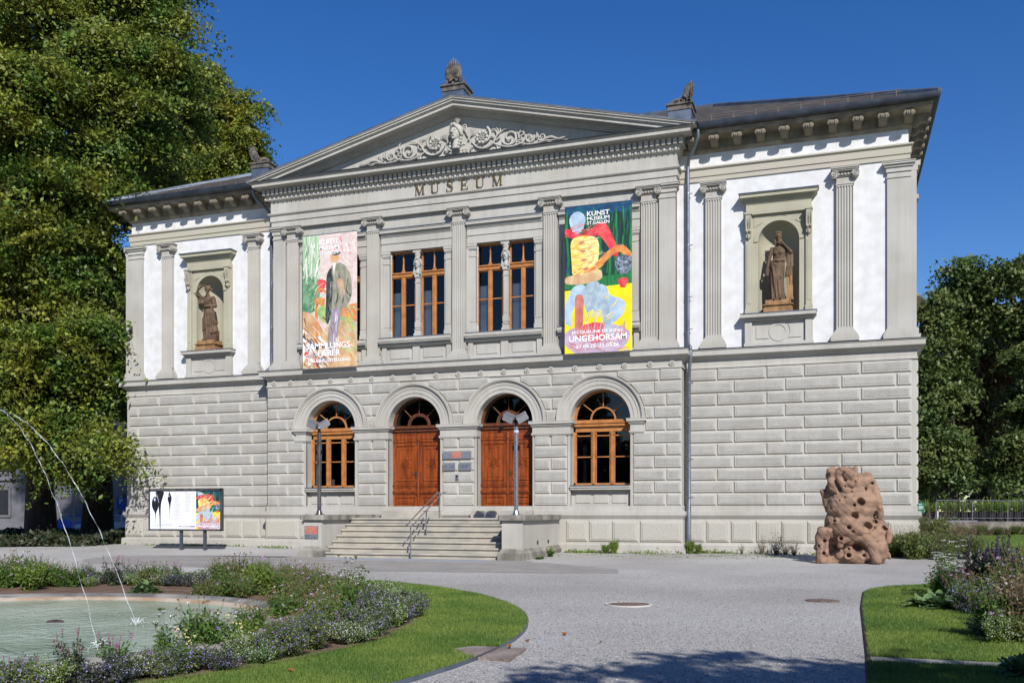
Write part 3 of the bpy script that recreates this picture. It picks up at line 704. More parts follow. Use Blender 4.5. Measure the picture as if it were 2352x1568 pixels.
# ---------------- doors
st = MB(); st.ell((0, 0, 0), (.024, .02, .024), 8, 6); STUD = st.mesh("door_stud", M_metal)
def door(c, handle_side):
    y = -.24; x0, x1 = c - 1.15, c + 1.15
    tr = MB(); tr.box(x0, x1, y - .02, y + .1, 4.70, 4.90); tr.box(x0, x1, y - .08, y + .1, 4.74, 4.80); tr.box(x0, x1, y - .11, y + .1, 4.86, 4.90)
    D = tr.build("door", M_doord, BLD, smooth=0)
    fanlight(c, 4.98, M_doord, True, BLD)
    for s in (-1, 1):
        l = MB(); a, b = sorted((c + s * .02, c + s * 1.15)); ca = (a + b) / 2
        l.box(a, b, y, y + .08, 1.54, 4.70)
        def fr(x0_, x1_, z0, z1, w, d, inner=None):
            for (p, q, r, t) in ((x0_, x1_, z0, z0 + w), (x0_, x1_, z1 - w, z1)): l.bbox(p, q, y - d, y, r, t, min(.012, w / 3))
            for (p, q) in ((x0_, x0_ + w), (x1_ - w, x1_)): l.bbox(p, q, y - d, y, z0 + w, z1 - w, min(.012, w / 3))
        fr(a + .10, b - .10, 4.42, 4.64, .03, .02)
        l.box(a, b, y - .04, y, 4.32, 4.37)
        fr(a + .02, b - .02, 2.60, 4.28, .10, .015)
        fr(a + .15, b - .15, 2.72, 4.18, .04, .035)
        for q in (-1, 1):
            xx = ca + q * .155
            for (z0, z1) in ((3.68, 4.04), (2.86, 3.20)): fr(xx - .12, xx + .12, z0 - (.1 if z0 > 3.4 else 0), z1 + (.1 if z0 < 3.4 else 0), .022, .02)
        def dia(r0, r1, d):
            for k in range(4):
                t0, t1 = pi / 2 * k, pi / 2 * (k + 1)
                l.prism([(ca + r0 * cos(t0), 3.44 + r0 * sin(t0)), (ca + r1 * cos(t0), 3.44 + r1 * sin(t0)), (ca + r1 * cos(t1), 3.44 + r1 * sin(t1)), (ca + r0 * cos(t1), 3.44 + r0 * sin(t1))], y - d, y)
        dia(.19, .25, .03); dia(.09, .13, .05); l.panel([(ca + .10, 3.44), (ca, 3.54), (ca - .10, 3.44), (ca, 3.34)], y, y - .03, .03)
        for zz, d in ((2.54, .05), (2.48, .03), (2.30, .05), (2.25, .07), (2.20, .03)): l.box(a, b, y - d, y, zz, zz + .04)
        fr(a + .12, b - .12, 1.70, 2.10, .05, .03); l.panel([(a + .24, 1.80), (b - .24, 1.80), (b - .24, 2.0), (a + .24, 2.0)], y, y - .02, .03)
        L_ = l.build("door_leaf", M_door, D, smooth=0)
        for xx, zz in [(q_, z_) for z_ in (2.66, 3.05, 3.44, 3.83, 4.22) for q_ in (a + .07, b - .07)] + [(ca, 2.66), (ca, 4.22)]:
            link(bpy.data.objects.new("door_stud", STUD), D, (xx, y - .02, zz))
    a = MB(); a.tube([(c, y - .03, 1.56), (c, y - .03, 4.36)], .045, 10); a.tube([(c, y - .03, 4.36), (c, y - .03, 4.66)], .065, 10)
    for zz in (2.2, 2.35, 2.5, 2.56, 4.36, 4.62): a.tube([(c, y - .03, zz), (c, y - .03, zz + .03)], .065, 10)
    a.build("astragal", M_door, D)
    h = MB(); hx = c + handle_side * .11; h.box(hx - .03, hx + .03, y - .035, y, 2.86, 3.12); h.tube([(hx, y - .02, 3.04), (hx, y - .09, 3.04), (hx + handle_side * .14, y - .1, 3.045)], .013, 8)
    h.build("door_handle", M_brass if handle_side > 0 else M_metal, D)
    t = MB(); t.box(x0 - .12, x1 + .10, -1.05, -.1, 1.20, 1.53); t.build("door_threshold", M_step, BLD, smooth=0)
door(-1.925, -1); door(1.925, 1)
ca_ = MB(); ca_.ell((1.7, -.42, 4.82), (.09, .08, .05), 12, 8); ca_.tube([(1.7, -.24, 4.86), (1.7, -.42, 4.84)], .02, 6); ca_.build("door_camera", mat("black_plastic", srgb(24, 22, 22), .3), BLD)
# ---------------- upper windows of the centre
def head_mb(s=1.0, y0=0.0, z0=0.0, x0=0.0, turn=0.0):
    h = MB(); 
    def q(p):
        a = turn; x, y, z = p; return (x0 + s * (x * cos(a) - y * sin(a)), y0 + s * (x * sin(a) + y * cos(a)), z0 + s * z)
    h.T = q
    h.ell((0, 0, .16), (.075, .09, .11), 14, 10); h.ell((0, -.03, .10), (.05, .055, .06), 10, 8)
    h.tube([(0, -.085, .19), (0, -.115, .135), (0, -.09, .125)], [.008, .017, .012], 6)
    h.tube([(-.025, -.085, .10), (.025, -.085, .10)], .009, 6); h.ell((0, -.075, .06), (.025, .025, .02), 8, 6)
    for sx in (-1, 1):
        h.ell((sx * .03, -.075, .175), (.02, .014, .012), 8, 6)
        for k in range(7):
            t = k / 6; h.ell((sx * (.02 + .07 * sin(t * pi / 2)), -.07 + .08 * t, .255 - .13 * t), (.028, .032, .028), 8, 6)
        for k in range(5): h.ell((sx * .085, .02 - .02 * k, .11 - .05 * k), .025, 7, 5)
    h.ell((0, .03, .2), (.085, .09, .09), 12, 8); h.tube([(0, .0, .08), (0, .0, -.08)], [.045, .06], 10)
    return h
def herm(x, zb=8.52):
    h = MB(); y = -.42
    h.box(x - .13, x + .13, y - .03, y + .14, zb, zb + .30); h.box(x - .16, x + .16, y - .06, y + .14, zb, zb + .16); h.box(x - .14, x + .14, y - .05, y + .14, zb + .3, zb + .33)
    h.box(x - .12, x + .12, y - .03, y + .14, zb + .40, zb + .62); h.box(x - .105, x + .105, y - .01, y + .14, zb + .33, zb + .40)
    h.box(x - .10, x + .10, y, y + .14, zb + .62, zb + 2.2); h.box(x - .065, x + .065, y - .015, y, zb + .75, zb + 2.0)
    h.box(x - .115, x + .115, y - .02, y + .14, zb + 2.2, zb + 2.24); h.box(x - .10, x + .10, y, y + .14, zb + 2.24, zb + 2.42)
    h.panel([(x - .13, zb + 2.42), (x + .13, zb + 2.42), (x + .16, zb + 2.72), (x - .16, zb + 2.72)], y + .14, y - .04, .01)
    h.add(head_mb(1.75, y + .02, zb + 2.72, x))
    h.box(x - .17, x + .17, y - .10, y + .14, zb + 3.42, zb + 3.52)
    h.lathe(x, y + .0, [(.10, zb + 3.2), (.15, zb + 3.42)], 10)
    return h
for c in BC:
    x0, x1 = c - 1.5, c + 1.5
    h = herm(c); 
    h.build("herm_pillar", M_stone, BLD, smooth=40)
    for s in (-1, 1):
        j = MB()
        a, b = sorted((c + s * 1.5, c + s * 1.24)); 
        j.box(a, b, YU + .02, -.2, 8.5, 12.05)
        for (d, z0, z1) in ((.05, 8.52, 8.72), (.03, 8.72, 8.95), (.015, 8.98, 9.02), (.02, 11.55, 11.60), (.03, 11.82, 11.86), (.05, 11.86, 11.95), (.07, 11.95, 12.05)): j.box(a - d, b + d, YU + .02 - d, -.2, z0, z1)
        j.lathe(c + s * 1.19, -.40, [(.045, 8.52), (.05, 8.8), (.02, 8.85), (.032, 8.9), (.012, 8.95), (.03, 9.05), (.03, 11.5), (.045, 11.6), (.03, 11.65), (.05, 11.95)], 8)
        j.build("window_jamb", M_stone, BLD, smooth=40)
    m = MB()
    m.box(x0 - .06, x1 + .06, -.56, -.45, 12.05, 12.36); m.box(x0 - .06, x1 + .06, -.59, -.45, 12.36, 12.62)
    for (d, z0, z1) in ((.11, 12.62, 12.66), (.14, 12.66, 12.72), (.17, 12.72, 12.76), (.24, 12.76, 12.86), (.26, 12.86, 12.9)): m.box(x0 - .06, x1 + .06, -.5 - d, -.45, z0, z1)
    H = m.build("window_lintel", M_stone, BLD, smooth=0)
    l = MB(); l.box(x0 - .05, x1 + .05, -.785, -.45, 12.90, 12.925); l.build("lintel_flashing", M_lead, H)
    s = MB()
    for (d, z0, z1) in ((.30, 8.36, 8.49), (.27, 8.30, 8.36), (.2, 8.24, 8.30), (.14, 8.18, 8.24)): s.box(x0 - .08, x1 + .08, -.5 - d, -.2, z0, z1)
    for q in (-1, 1):
        s.box(c + q * 1.42 - .10, c + q * 1.42 + .10, -.58, -.45, 7.5, 8.18)
        s.panel([(c + q * .74 - .46, 7.66), (c + q * .74 + .46, 7.66), (c + q * .74 + .46, 8.08), (c + q * .74 - .46, 8.08)], -.5, -.53, .03)
    s.box(c - .15, c + .15, -.58, -.45, 7.5, 8.18)
    s.box(x0 - .06, x1 + .06, -.6, -.45, 7.42, 7.58)
    S = s.build("window_sill", M_stone, BLD, smooth=0)
    l = MB(); l.box(x0 - .07, x1 + .07, -.815, -.25, 8.49, 8.515); l.build("sill_flashing", M_lead, S)
    for q in (-1, 1):
        wx0, wx1 = sorted((c + q * .12, c + q * 1.25)); y = -.30
        f = MB(); zb, zt = 8.52, 12.05
        f.box(wx0, wx0 + .07, y, y + .1, zb, zt); f.box(wx1 - .07, wx1, y, y + .1, zb, zt); f.box(wx0, wx1, y, y + .1, zb, zb + .09); f.box(wx0, wx1, y, y + .1, zt - .08, zt)
        f.box(wx0, wx1, y - .03, y + .1, 11.0, 11.22); f.box(wx0, wx1, y - .07, y, 11.16, 11.21); f.box(wx0, wx1, y - .05, y, 11.03, 11.06)
        xm_ = (wx0 + wx1) / 2
        f.box(xm_ - .085, xm_ + .085, y - .02, y + .1, zb, 11.0); f.box(xm_ - .04, xm_ + .04, y - .04, y, zb, 11.0)
        f.box(wx0, wx1, y + .02, y + .08, 9.86, 9.90); f.box(wx0, wx1, y + .02, y + .08, 10.96, 11.0)
        f.box(xm_ - .022, xm_ + .022, y - .01, y + .08, 11.2, zt - .05); f.panel([(xm_ - .09, 11.21), (xm_ + .09, 11.21), (xm_ + .055, 11.32), (xm_ - .055, 11.32)], y + .02, y - .03, .01)
        f.tube([(xm_, y - .01, 11.3), (xm_, y - .01, 11.48), (xm_, y - .01, 11.62)], [.045, .03, .018], 8)
        W = f.build("window", M_frame, BLD, smooth=0)
        g = MB(); g.F([(wx0, y + .05, zb), (wx1, y + .05, zb), (wx1, y + .05, zt), (wx0, y + .05, zt)]); g.build("glass", M_glass, W, smooth=0, fix=False)
        cu = MB(); rows = []
        for zz in (zb, 10.45 + .0): rows.append([(wx0 + .02 + (wx1 - wx0) * .48 * t / 24, -.1 + .03 * sin(t * 1.7), zz) for t in range(25)])
        cu.grid(rows); cu.build("curtain", M_curt, W, fix=False)
# ---------------- MUSEUM lettering (serif, cut as plates)
def let(ch):
    P = []   # list of polygons
    def r(x0, x1, z0, z1): P.append([(x0, z0), (x1, z0), (x1, z1), (x0, z1)])
    if ch == 'M':
        r(.10, .14, 0, 1); r(.0, .25, 0, .05); r(.70, 1.0, 0, .05); r(.78, .90, 0, 1); r(.0, .14, .95, 1); r(.86, 1.0, .95, 1)
        P.append([(.06, 1), (.22, 1), (.54, .08), (.46, .0)]); P.append([(.46, 0), (.52, .0), (.84, 1), (.78, 1)]); wdt = 1.0
    elif ch == 'U':
        r(.10, .22, .3, 1); r(0, .33, .95, 1); r(.72, .76, .3, 1); r(.60, .88, .95, 1)
        n = 10; o = [(.43 - .33 * cos(pi * i / n), .3 - .3 * sin(pi * i / n)) for i in range(n + 1)]; q = [(.47 - .25 * cos(pi * i / n), .3 - .23 * sin(pi * i / n)) for i in range(n + 1)]
        for i in range(n): P.append([o[i], o[i + 1], q[i + 1], q[i]])
        wdt = .88
    elif ch == 'E':
        r(.10, .22, 0, 1); r(0, .72, 0, .05); r(0, .70, .95, 1); r(.2, .52, .49, .54); r(.66, .72, 0, .26); r(.64, .70, .76, 1); r(.50, .54, .40, .63); wdt = .76
    else:
        pts = [(.60, .80), (.58, .90), (.48, .97), (.34, 1.0), (.20, .96), (.12, .86), (.12, .75), (.20, .64), (.34, .56), (.48, .48), (.58, .38), (.60, .24), (.54, .1), (.42, .02), (.28, .0), (.16, .04), (.08, .12), (.05, .22)]
        th = [.02, .02, .025, .03, .04, .05, .06, .07, .08, .08, .07, .06, .05, .04, .03, .025, .02, .02]
        L1 = []; L2 = []
        for i, p in enumerate(pts):
            a = Vector(pts[max(i - 1, 0)]); b = Vector(pts[min(i + 1, len(pts) - 1)]); t = (b - a).normalized(); nrm = Vector((-t.y, t.x))
            L1.append((p[0] + nrm.x * th[i], p[1] + nrm.y * th[i])); L2.append((p[0] - nrm.x * th[i], p[1] - nrm.y * th[i]))
        for i in range(len(pts) - 1): P.append([L1[i], L1[i + 1], L2[i + 1], L2[i]])
        r(.59, .63, .70, 1.0); r(.02, .06, .0, .32); wdt = .68
    return P, wdt
HL = .43; cxs = [-1.66, -1.0, -.36, .26, .92, 1.64]
for ch, cxx in zip("MUSEUM", cxs):
    P, wd = let(ch); l = MB()
    for i, p in enumerate(P):
        q = [(cxx + (x - wd / 2) * HL, 14.145 + z * HL) for x, z in p]; l.prism(q, -.74 - .0005 * (i % 3), -.71)
    l.build("museum_letter", M_letters, BLD, smooth=0)
# ---------------- tympanum relief
rl = MB(); YR = -.64
def spiral(cx, cz, r0, turns, d, a0, th=.05, rev=False, n=34):
    pts = []; rs = []
    for j in range(n):
        t = j / (n - 1); a = a0 + d * t * 2 * pi * turns; r = r0 * (1 - .88 * t)
        pts.append((cx + r * cos(a), YR - .05 - .02 * t, cz + r * sin(a))); rs.append(th * (1 - .45 * t))
    return pts, rs
def curve3(p, th, n=14):
    out = []
    for j in range(n):
        t = j / (n - 1) * (len(p) - 1); i = min(int(t), len(p) - 2); f = t - i
        pm1 = Vector(p[max(i - 1, 0)]); p0 = Vector(p[i]); p1 = Vector(p[i + 1]); p2 = Vector(p[min(i + 2, len(p) - 1)])
        q = .5 * ((2 * p0) + (p1 - pm1) * f + (2 * pm1 - 5 * p0 + 4 * p1 - p2) * f * f + (3 * p0 - pm1 - 3 * p1 + p2) * f ** 3)
        out.append((q.x, YR - .05, q.y))
    return out
def leafc(mb, p, w0, n=12):
    c = curve3(p, 0, n); mb.tube(c, [w0 * (sin(pi * min(1, (i + .8) / n)) ** .6) * (1 - .5 * i / n) for i in range(n)], 6)
for s in (-1, 1):
    def X(p): return [(s * x, z) for x, z in p]
    for (cx, cz, r, tr, d, a0, th) in ((1.0, 16.12, .42, .62, -1, RAD(60), .055), (2.15, 15.98, .33, 1.5, 1, RAD(200), .05), (2.95, 15.86, .20, 1.5, -1, RAD(20), .04), (3.45, 15.82, .16, 1.4, 1, RAD(200), .035)):
        p, q = spiral(s * cx, cz, r, tr, d * s, a0 if s > 0 else pi - a0, th); rl.tube(p, q, 7)
    leafc(rl, X([(.55, 16.05), (.8, 15.75), (1.15, 15.68), (1.45, 15.85), (1.6, 16.1), (1.9, 16.3), (2.3, 16.3)]), .06, 22)
    leafc(rl, X([(1.35, 15.9), (1.7, 15.72), (2.15, 15.6), (2.6, 15.7), (2.8, 15.85)]), .055, 18)
    leafc(rl, X([(2.5, 15.75), (2.8, 15.62), (3.2, 15.6), (3.6, 15.66), (3.9, 15.64), (4.35, 15.74)]), .05, 20)
    leafc(rl, X([(3.4, 15.7), (3.8, 15.78), (4.1, 15.66), (4.4, 15.72)]), .06, 12)
    for k in range(9):
        a = RAD(20 + 14 * k); leafc(rl, X([(.38 + .05 * k * .3, 16.1), (.42 + .3 * cos(a) * .5 + .02, 16.2 + .2 * sin(a)), (.5 + .34 * cos(a), 16.22 + .38 * sin(a))]), .03, 7)
    for (bx, bz, aa, ln) in ((1.62, 16.15, 110, .35), (1.62, 16.15, 75, .3), (1.62, 16.15, 40, .3), (1.6, 15.75, -60, .22), (1.75, 15.72, -95, .2), (2.5, 16.05, 60, .3), (2.55, 15.95, 30, .3), (2.5, 15.9, 90, .3), (2.75, 16.0, 120, .22), (3.2, 15.85, 70, .25), (3.2, 15.8, 40, .2), (2.45, 15.8, 10, .25), (1.55, 15.95, 20, .3), (1.5, 16.05, 150, .2), (.62, 15.8, 200, .22), (.6, 15.85, 230, .2)):
        a = RAD(aa); leafc(rl, X([(bx, bz), (bx + ln * .6 * cos(a), bz + ln * .6 * sin(a)), (bx + ln * cos(a + .5), bz + ln * sin(a + .5))]), .04, 8)
    for k in range(9):
        a = 2 * pi * k / 9; rl.ell((s * 1.0 + .21 * cos(a), YR - .07, 16.12 + .21 * sin(a)), (.07, .05, .07), 8, 6); rl.ell((s * 1.0 + .1 * cos(a), YR - .1, 16.12 + .1 * sin(a)), (.032, .04, .032), 6, 5)
    rl.ell((s * 1.0, YR - .12, 16.12), .045, 8, 6)
    for dx in (-.07, .07): rl.ell((s * 1.58 + dx, YR - .05, 15.6), (.06, .06, .075), 8, 6)
    for k in range(5): leafc(rl, [(s * (.1 + .04 * k), 16.6 - .03 * k), (s * (.3 + .02 * k), 16.72 - .1 * k), (s * (.36 + .03 * k), 16.5 - .12 * k)], .03, 6)
rl.panel([(-.5, 15.52), (.5, 15.52), (.42, 15.8), (-.42, 15.8)], YR, YR - .16, .04)
for k in range(14): rl.ell((-.4 + .8 * (k % 7) / 6, YR - .17, 15.6 + .09 * (k // 7)), .05, 6, 5)
for k in range(9): rl.ell((-.3 + .6 * k / 8, YR - .2, 15.86 + .03 * sin(k)), (.06, .06, .05), 7, 5)
hh = head_mb(2.7, YR - .24, 15.93, -.02, RAD(-16)); rl.add(hh)
rl.lathe(-.02, YR - .14, [(.02, 16.66), (.05, 16.74), (.17, 16.9), (.15, 16.91), (.04, 16.8)], 14)
rl.build("tympanum_relief", M_stone, BLD, smooth=60)
# ---------------- acroteria
def palmette(w, h, half=0, seed=0):
    a = MB()
    for k in range(-7, 8):
        if half and k * half < -1: continue
        t = k / 7; ang = pi / 2 - t * 1.15; ln = h * (1.0 - .50 * abs(t) ** 1.1); b0 = (t * w * .12, h * .22)
        pts = []; n = 8
        for j in range(n):
            f = j / (n - 1); aa = ang + (.45 * t) * (f - .5); L = (ln - h * .18) * f
            pts.append((b0[0] + L * cos(aa) * .8, -.10 - .06 * sin(pi * f), b0[1] + L * sin(aa)))
        a.tube(pts, [w * .034 * (.5 + .9 * sin(pi * min(.97, .1 + .87 * f / (n - 1)))) for f in range(n)], 6, flat=1.6)
    a.prism([(-w * .30, h * .04), (w * .30, h * .04), (w * .2, h * .42), (w * .08, h * .7), (0, h * .8), (-w * .08, h * .7), (-w * .2, h * .42)] if not half else ([(0, h * .04), (half * w * .3, h * .04), (half * w * .2, h * .42), (0, h * .8)]), -.06, .0)
    for s in (-1, 1):
        if half and s != half: continue
        for (cx, cz, r) in ((.34, .13, .13), (.26, .34, .085), (.12, .2, .07)):
            p = []
            for j in range(22):
                t = j / 21; aa = pi / 2 * 0 + s * (-pi / 2 + t * 2 * pi * 1.4); rr = r * w * (1 - .85 * t)
                p.append((s * cx * w + rr * cos(aa), -.13, h * cz + rr * sin(aa)))
            a.tube(p, w * .028, 6)
    return a
def acro(x, z, w, h, kind):
    b = MB(); zb = z
    yb0, yb1 = -1.28, -.35
    if kind == 0: x0, x1 = x - w / 2, x + w / 2
    else: x0, x1 = x - w / 2, x + w / 2
    b.box(x0 + .05, x1 - .05, yb0 + .06, yb1 - .05, zb - .35, zb + .02, 0)
    b.box(x0 + .02, x1 - .02, yb0 + .03, yb1, zb + .02, zb + .2, 1); b.box(x0 - .03, x1 + .03, yb0 - .02, yb1 + .03, zb + .2, zb + .26, 1)
    Bo = b.build("acroterion", [M_lead, M_dark], BLD, smooth=0)
    p = palmette(w, h, 0); 
    if kind == 0:
        q = MB(); q.add(p, lambda v: (x + v[0], yb0 + .22 + v[1], zb + .26 + v[2]))
        q.tube([(x, yb0 + .2, zb + .26 + h * .25), (x, yb1, zb + .36)], [w * .2, w * .12], 8)
        for k in range(5): q.tube([(x - .2, yb0 + .3 + k * .13, zb + .32), (x + .38, yb0 + .3 + k * .13, zb + .32)], .07, 8)
    else:
        q = MB(); pf = palmette(w * 1.1, h, -kind); xo = x1 - .06 if kind > 0 else x0 + .06
        q.add(pf, lambda v: (xo + v[0], yb0 + .2 + v[1], zb + .26 + v[2]))
        q.add(pf, lambda v: (xo - .02 * kind + v[1] * -kind * .3, yb0 + .12 - v[0] * kind * -1 * .7 if kind > 0 else yb0 + .12 + v[0] * .7, zb + .26 + v[2]))
        q.tube([(xo - kind * .1, yb0 + .2, zb + .36), (xo - kind * w * .6, yb0 + .2, zb + .42), (xo - kind * w * .85, yb0 + .2, zb + .33)], [.12, .09, .05], 8)
    q.build("palmette", M_dark, Bo, smooth=40)
acro(-.02, 17.86, 1.0, 1.02, 0); acro(8.78, 15.88, .92, .72, 1); acro(-8.78, 15.88, .92, .72, -1)
# ---------------- downpipes
def pipe(sx):
    p = MB()
    pts = [(sx * 9.38, -.80, 15.3), (sx * 9.38, -.80, 15.0), (sx * 9.30, -.72, 14.82), (sx * 8.98, -.35, 14.42), (sx * 8.92, -.16, 14.2), (sx * 8.92, -.14, 7.75), (sx * 8.98, -.3, 7.6), (sx * 9.05, -.42, 7.5), (sx * 9.06, -.44, 7.3), (sx * 9.06, -.44, 7.1)]
    if sx < 0: pts = pts[:6] + [(sx * 8.94, -.3, 7.62), (sx * 9.02, -.42, 7.5), (sx * 9.04, -.44, 7.3), (sx * 9.04, -.44, 7.1)]
    pts += [(sx * 9.0, -.35, 6.75), (sx * 8.98, -.26, 6.5), (sx * 8.98, -.26, 1.9)]
    pts += [(sx * 8.98, -.36, 1.6), (sx * 8.98, -.36, -.1)]
    p.tube(pts, [.065] * (len(pts) - 2) + [.085, .085], 12)
    o = p.build("downpipe", M_pipe, BLD)
    b = MB()
    for z in (13.2, 11.3, 9.4, 8.2): b.tube([(sx * 8.92, -.14, z), (sx * 8.92, -.14, z + .04)], .082, 12); b.box(sx * 8.92 + .06, sx * 8.92 + .16, -.16, -.12, z, z + .03)
    for z in (6.2, 4.9, 3.4, 2.0): b.tube([(sx * 8.98, -.26, z), (sx * 8.98, -.26, z + .05)], .085, 12); b.box(sx * 8.98 + .06, sx * 8.98 + .15, -.28, -.24, z, z + .04)
    b.build("pipe_clamp", M_steel, o)
pipe(1); pipe(-1)
# side windows with hoods on both flanks
for sx in (-1, 1):
    for yy in (3.0, 7.5, 12.0):
        f = MB(); X = sx * 16.45
        def bx(d0, d1, y0, y1, z0, z1, m=0): a, b = sorted((X + sx * d0, X + sx * d1)); f.box(a, b, y0, y1, z0, z1, m)
        bx(0, .12, yy - 1.1, yy - .85, 8.4, 12.3); bx(0, .12, yy + .85, yy + 1.1, 8.4, 12.3); bx(0, .14, yy - 1.15, yy + 1.15, 12.3, 12.62)
        bx(0, .35, yy - 1.3, yy + 1.3, 12.62, 12.75); bx(0, .45, yy - 1.38, yy + 1.38, 12.75, 12.9); bx(0, .36, yy - 1.25, yy + 1.25, 8.36, 8.55)
        W = f.build("side_window", M_warm, BLD, smooth=0)
        g = MB(); g.F([(X + sx * .03, yy - .85, 8.55), (X + sx * .03, yy + .85, 8.55), (X + sx * .03, yy + .85, 12.3), (X + sx * .03, yy - .85, 12.3)])
        g.build("pane", mat("side_glass", (.02, .022, .025), .35, spec=.3) if "side_glass" not in MATS else MATS["side_glass"], W, smooth=0, fix=False)
        f = MB()
        for q in (-.85, -.04, .77): f.box(*sorted((X + sx * .03, X + sx * .07)), yy + q, yy + q + .08, 8.55, 12.3)
        for z in (8.55, 10.0, 11.0, 12.22): f.box(*sorted((X + sx * .03, X + sx * .065)), yy - .85, yy + .85, z, z + .08)
        f.build("window_frame", M_frame, W, smooth=0)
aw = MB(); Y0 = 6.4
aw.grid([[(16.45, Y0, 11.2), (16.45, Y0 + 2.4, 11.2)], [(17.35, Y0, 10.25), (17.35, Y0 + 2.4, 10.25)], [(17.38, Y0, 10.05), (17.38, Y0 + 2.4, 10.05)]]); aw.F([(16.45, Y0, 11.2), (17.35, Y0, 10.25), (16.45, Y0, 10.45)])
AWN = aw.build("awning", mat("beige_awning_cloth", srgb(150, 136, 108), .9, col2=srgb(130, 118, 94), transl=.2), BLD, fix=False)
aw = MB(); aw.tube([(16.5, Y0, 10.45), (17.4, Y0, 10.2)], .015, 6); aw.build("awning_arm", M_steel, AWN)
ho = MB(); ho.F([(16.6, 3, 3.62), (17.1, 3, 3.42), (17.1, 4.2, 3.42), (16.6, 4.2, 3.62)]); ho.F([(16.6, 3, 3.62), (17.1, 3, 3.42), (16.6, 3, 3.38)]); ho.build("side_canopy", M_lead, BLD, fix=False)
# ================================================================ ENTRANCE STEPS
GZ = -.14
def gz(x, y):
    if y < -5.3: z = GZ
    elif y < 0: z = GZ * (-y / 5.3)
    else: z = 0.0
    if y > 0 and x > 12: z += .008 * min(y, 22)
    if y > 2 and x < -10: z -= .25 * min(1, (y - 2) / 20)
    return z
ST = thing("entrance_steps", "broad flight of pale granite steps between two stone cheek walls below the doors", "steps", (0, -3, GZ))
def lt(p): return (p[0], p[1] + 3, p[2] - GZ)
for i in range(7):
    zt = .04 + .2 * i if i < 6 else 1.26
    y = -5.22 + .33 * i; s = MB(); s.T = lt
    yb = y + .36 if i < 6 else -.86
    s.box(-3.42, 3.42, y + .055, yb + (.3 if i < 6 else 0), (zt - .2 if i else -.3), zt - .075)
    s.prismx([(y + .02, zt - .075), (y, zt - .055), (y, zt - .018), (y + .018, zt), (yb, zt), (yb, zt - .075)], -3.42, 3.42)
    s.build("step" if i < 6 else "landing", M_step, ST, smooth=35)
for sx in (-1, 1):
    s = MB(); s.T = lt
    a, b = sorted((sx * 3.45, sx * 4.18)); s.box(a, b, -5.27, -.9, -.2, 1.2)
    o = s.build("cheek_wall", M_stone, ST, smooth=0)
    def cap(d, z0, z1, m, nm, ch=0.0):
        c = MB(); c.T = lt
        x0, x1, y0 = a - d, b + d, -5.27 - d
        pl = [(x0 + ch, y0), (x1 - ch, y0), (x1, y0 + ch), (x1, -.93 if d < .12 else -.95), (x0, -.93 if d < .12 else -.95), (x0, y0 + ch)]
        c.prismz(pl, z0, z1); return c
    c = cap(.12, 1.20, 1.38, 0, "", .06); c.add(cap(.07, 1.15, 1.205, 0, ""), None); c.T = lt
    c2 = MB(); 
    c.build("coping", M_cap, o, smooth=0)
    c = MB(); c.T = lt
    c.sweep([(a, -.95), (a, -5.27), (b, -5.27), (b, -.95)], [(0, .25), (.03, .22), (.05, .17), (.11, .12), (.12, .09), (.12, -.4)]) if True else None
    c.build("base_moulding", M_cap, o, smooth=0)
vn = MB(); 
for y in (-3.6, -2.3):
    for r, d in ((.075, .0), (.05, .01)):
        vn.tube([(4.18, y, .42), (4.20 + d, y, .42)], r, 14)
vn.T = None
vn2 = MB(); vn2.T = lt; vn2.v = [lt(p) for p in vn.v]; vn2.f = vn.f; vn2.m = vn.m; vn2.build("round_vent", M_metal, ST)
# ---------------- handrail
hr = thing("stair_handrail", "twin-bar stainless steel handrail in the middle of the steps", "handrail", (.15, -5.4, GZ))
def lh(p): return (p[0] - .15, p[1] + 5.4, p[2] - GZ)
for (x, y, z0, z1) in ((.15, -5.42, GZ, 1.02), (.15, -4.1, .62, 1.52), (.18, -3.0, 1.26, 2.16)):
    p = MB(); p.T = lh; p.tube([(x, y, z0), (x, y, z1)], .024, 10); p.tube([(x, y, z0), (x, y, z0 + .012)], .05, 12); p.tube([(x - .13, y, z1 + .0), (x + .1, y, z1 + .0)], .014, 8)
    p.build("post", M_steel, hr)
for dx in (-.13, .10):
    p = MB(); p.T = lh; p.tube([(.15 + dx * .0, -5.62, 1.0), (.15 + dx, -5.52, 1.02), (.15 + dx, -5.40, 1.06), (.18 + dx, -2.9, 2.20), (.18 + dx, -2.62, 2.22)], .022, 10); p.build("rail", M_steel, hr)
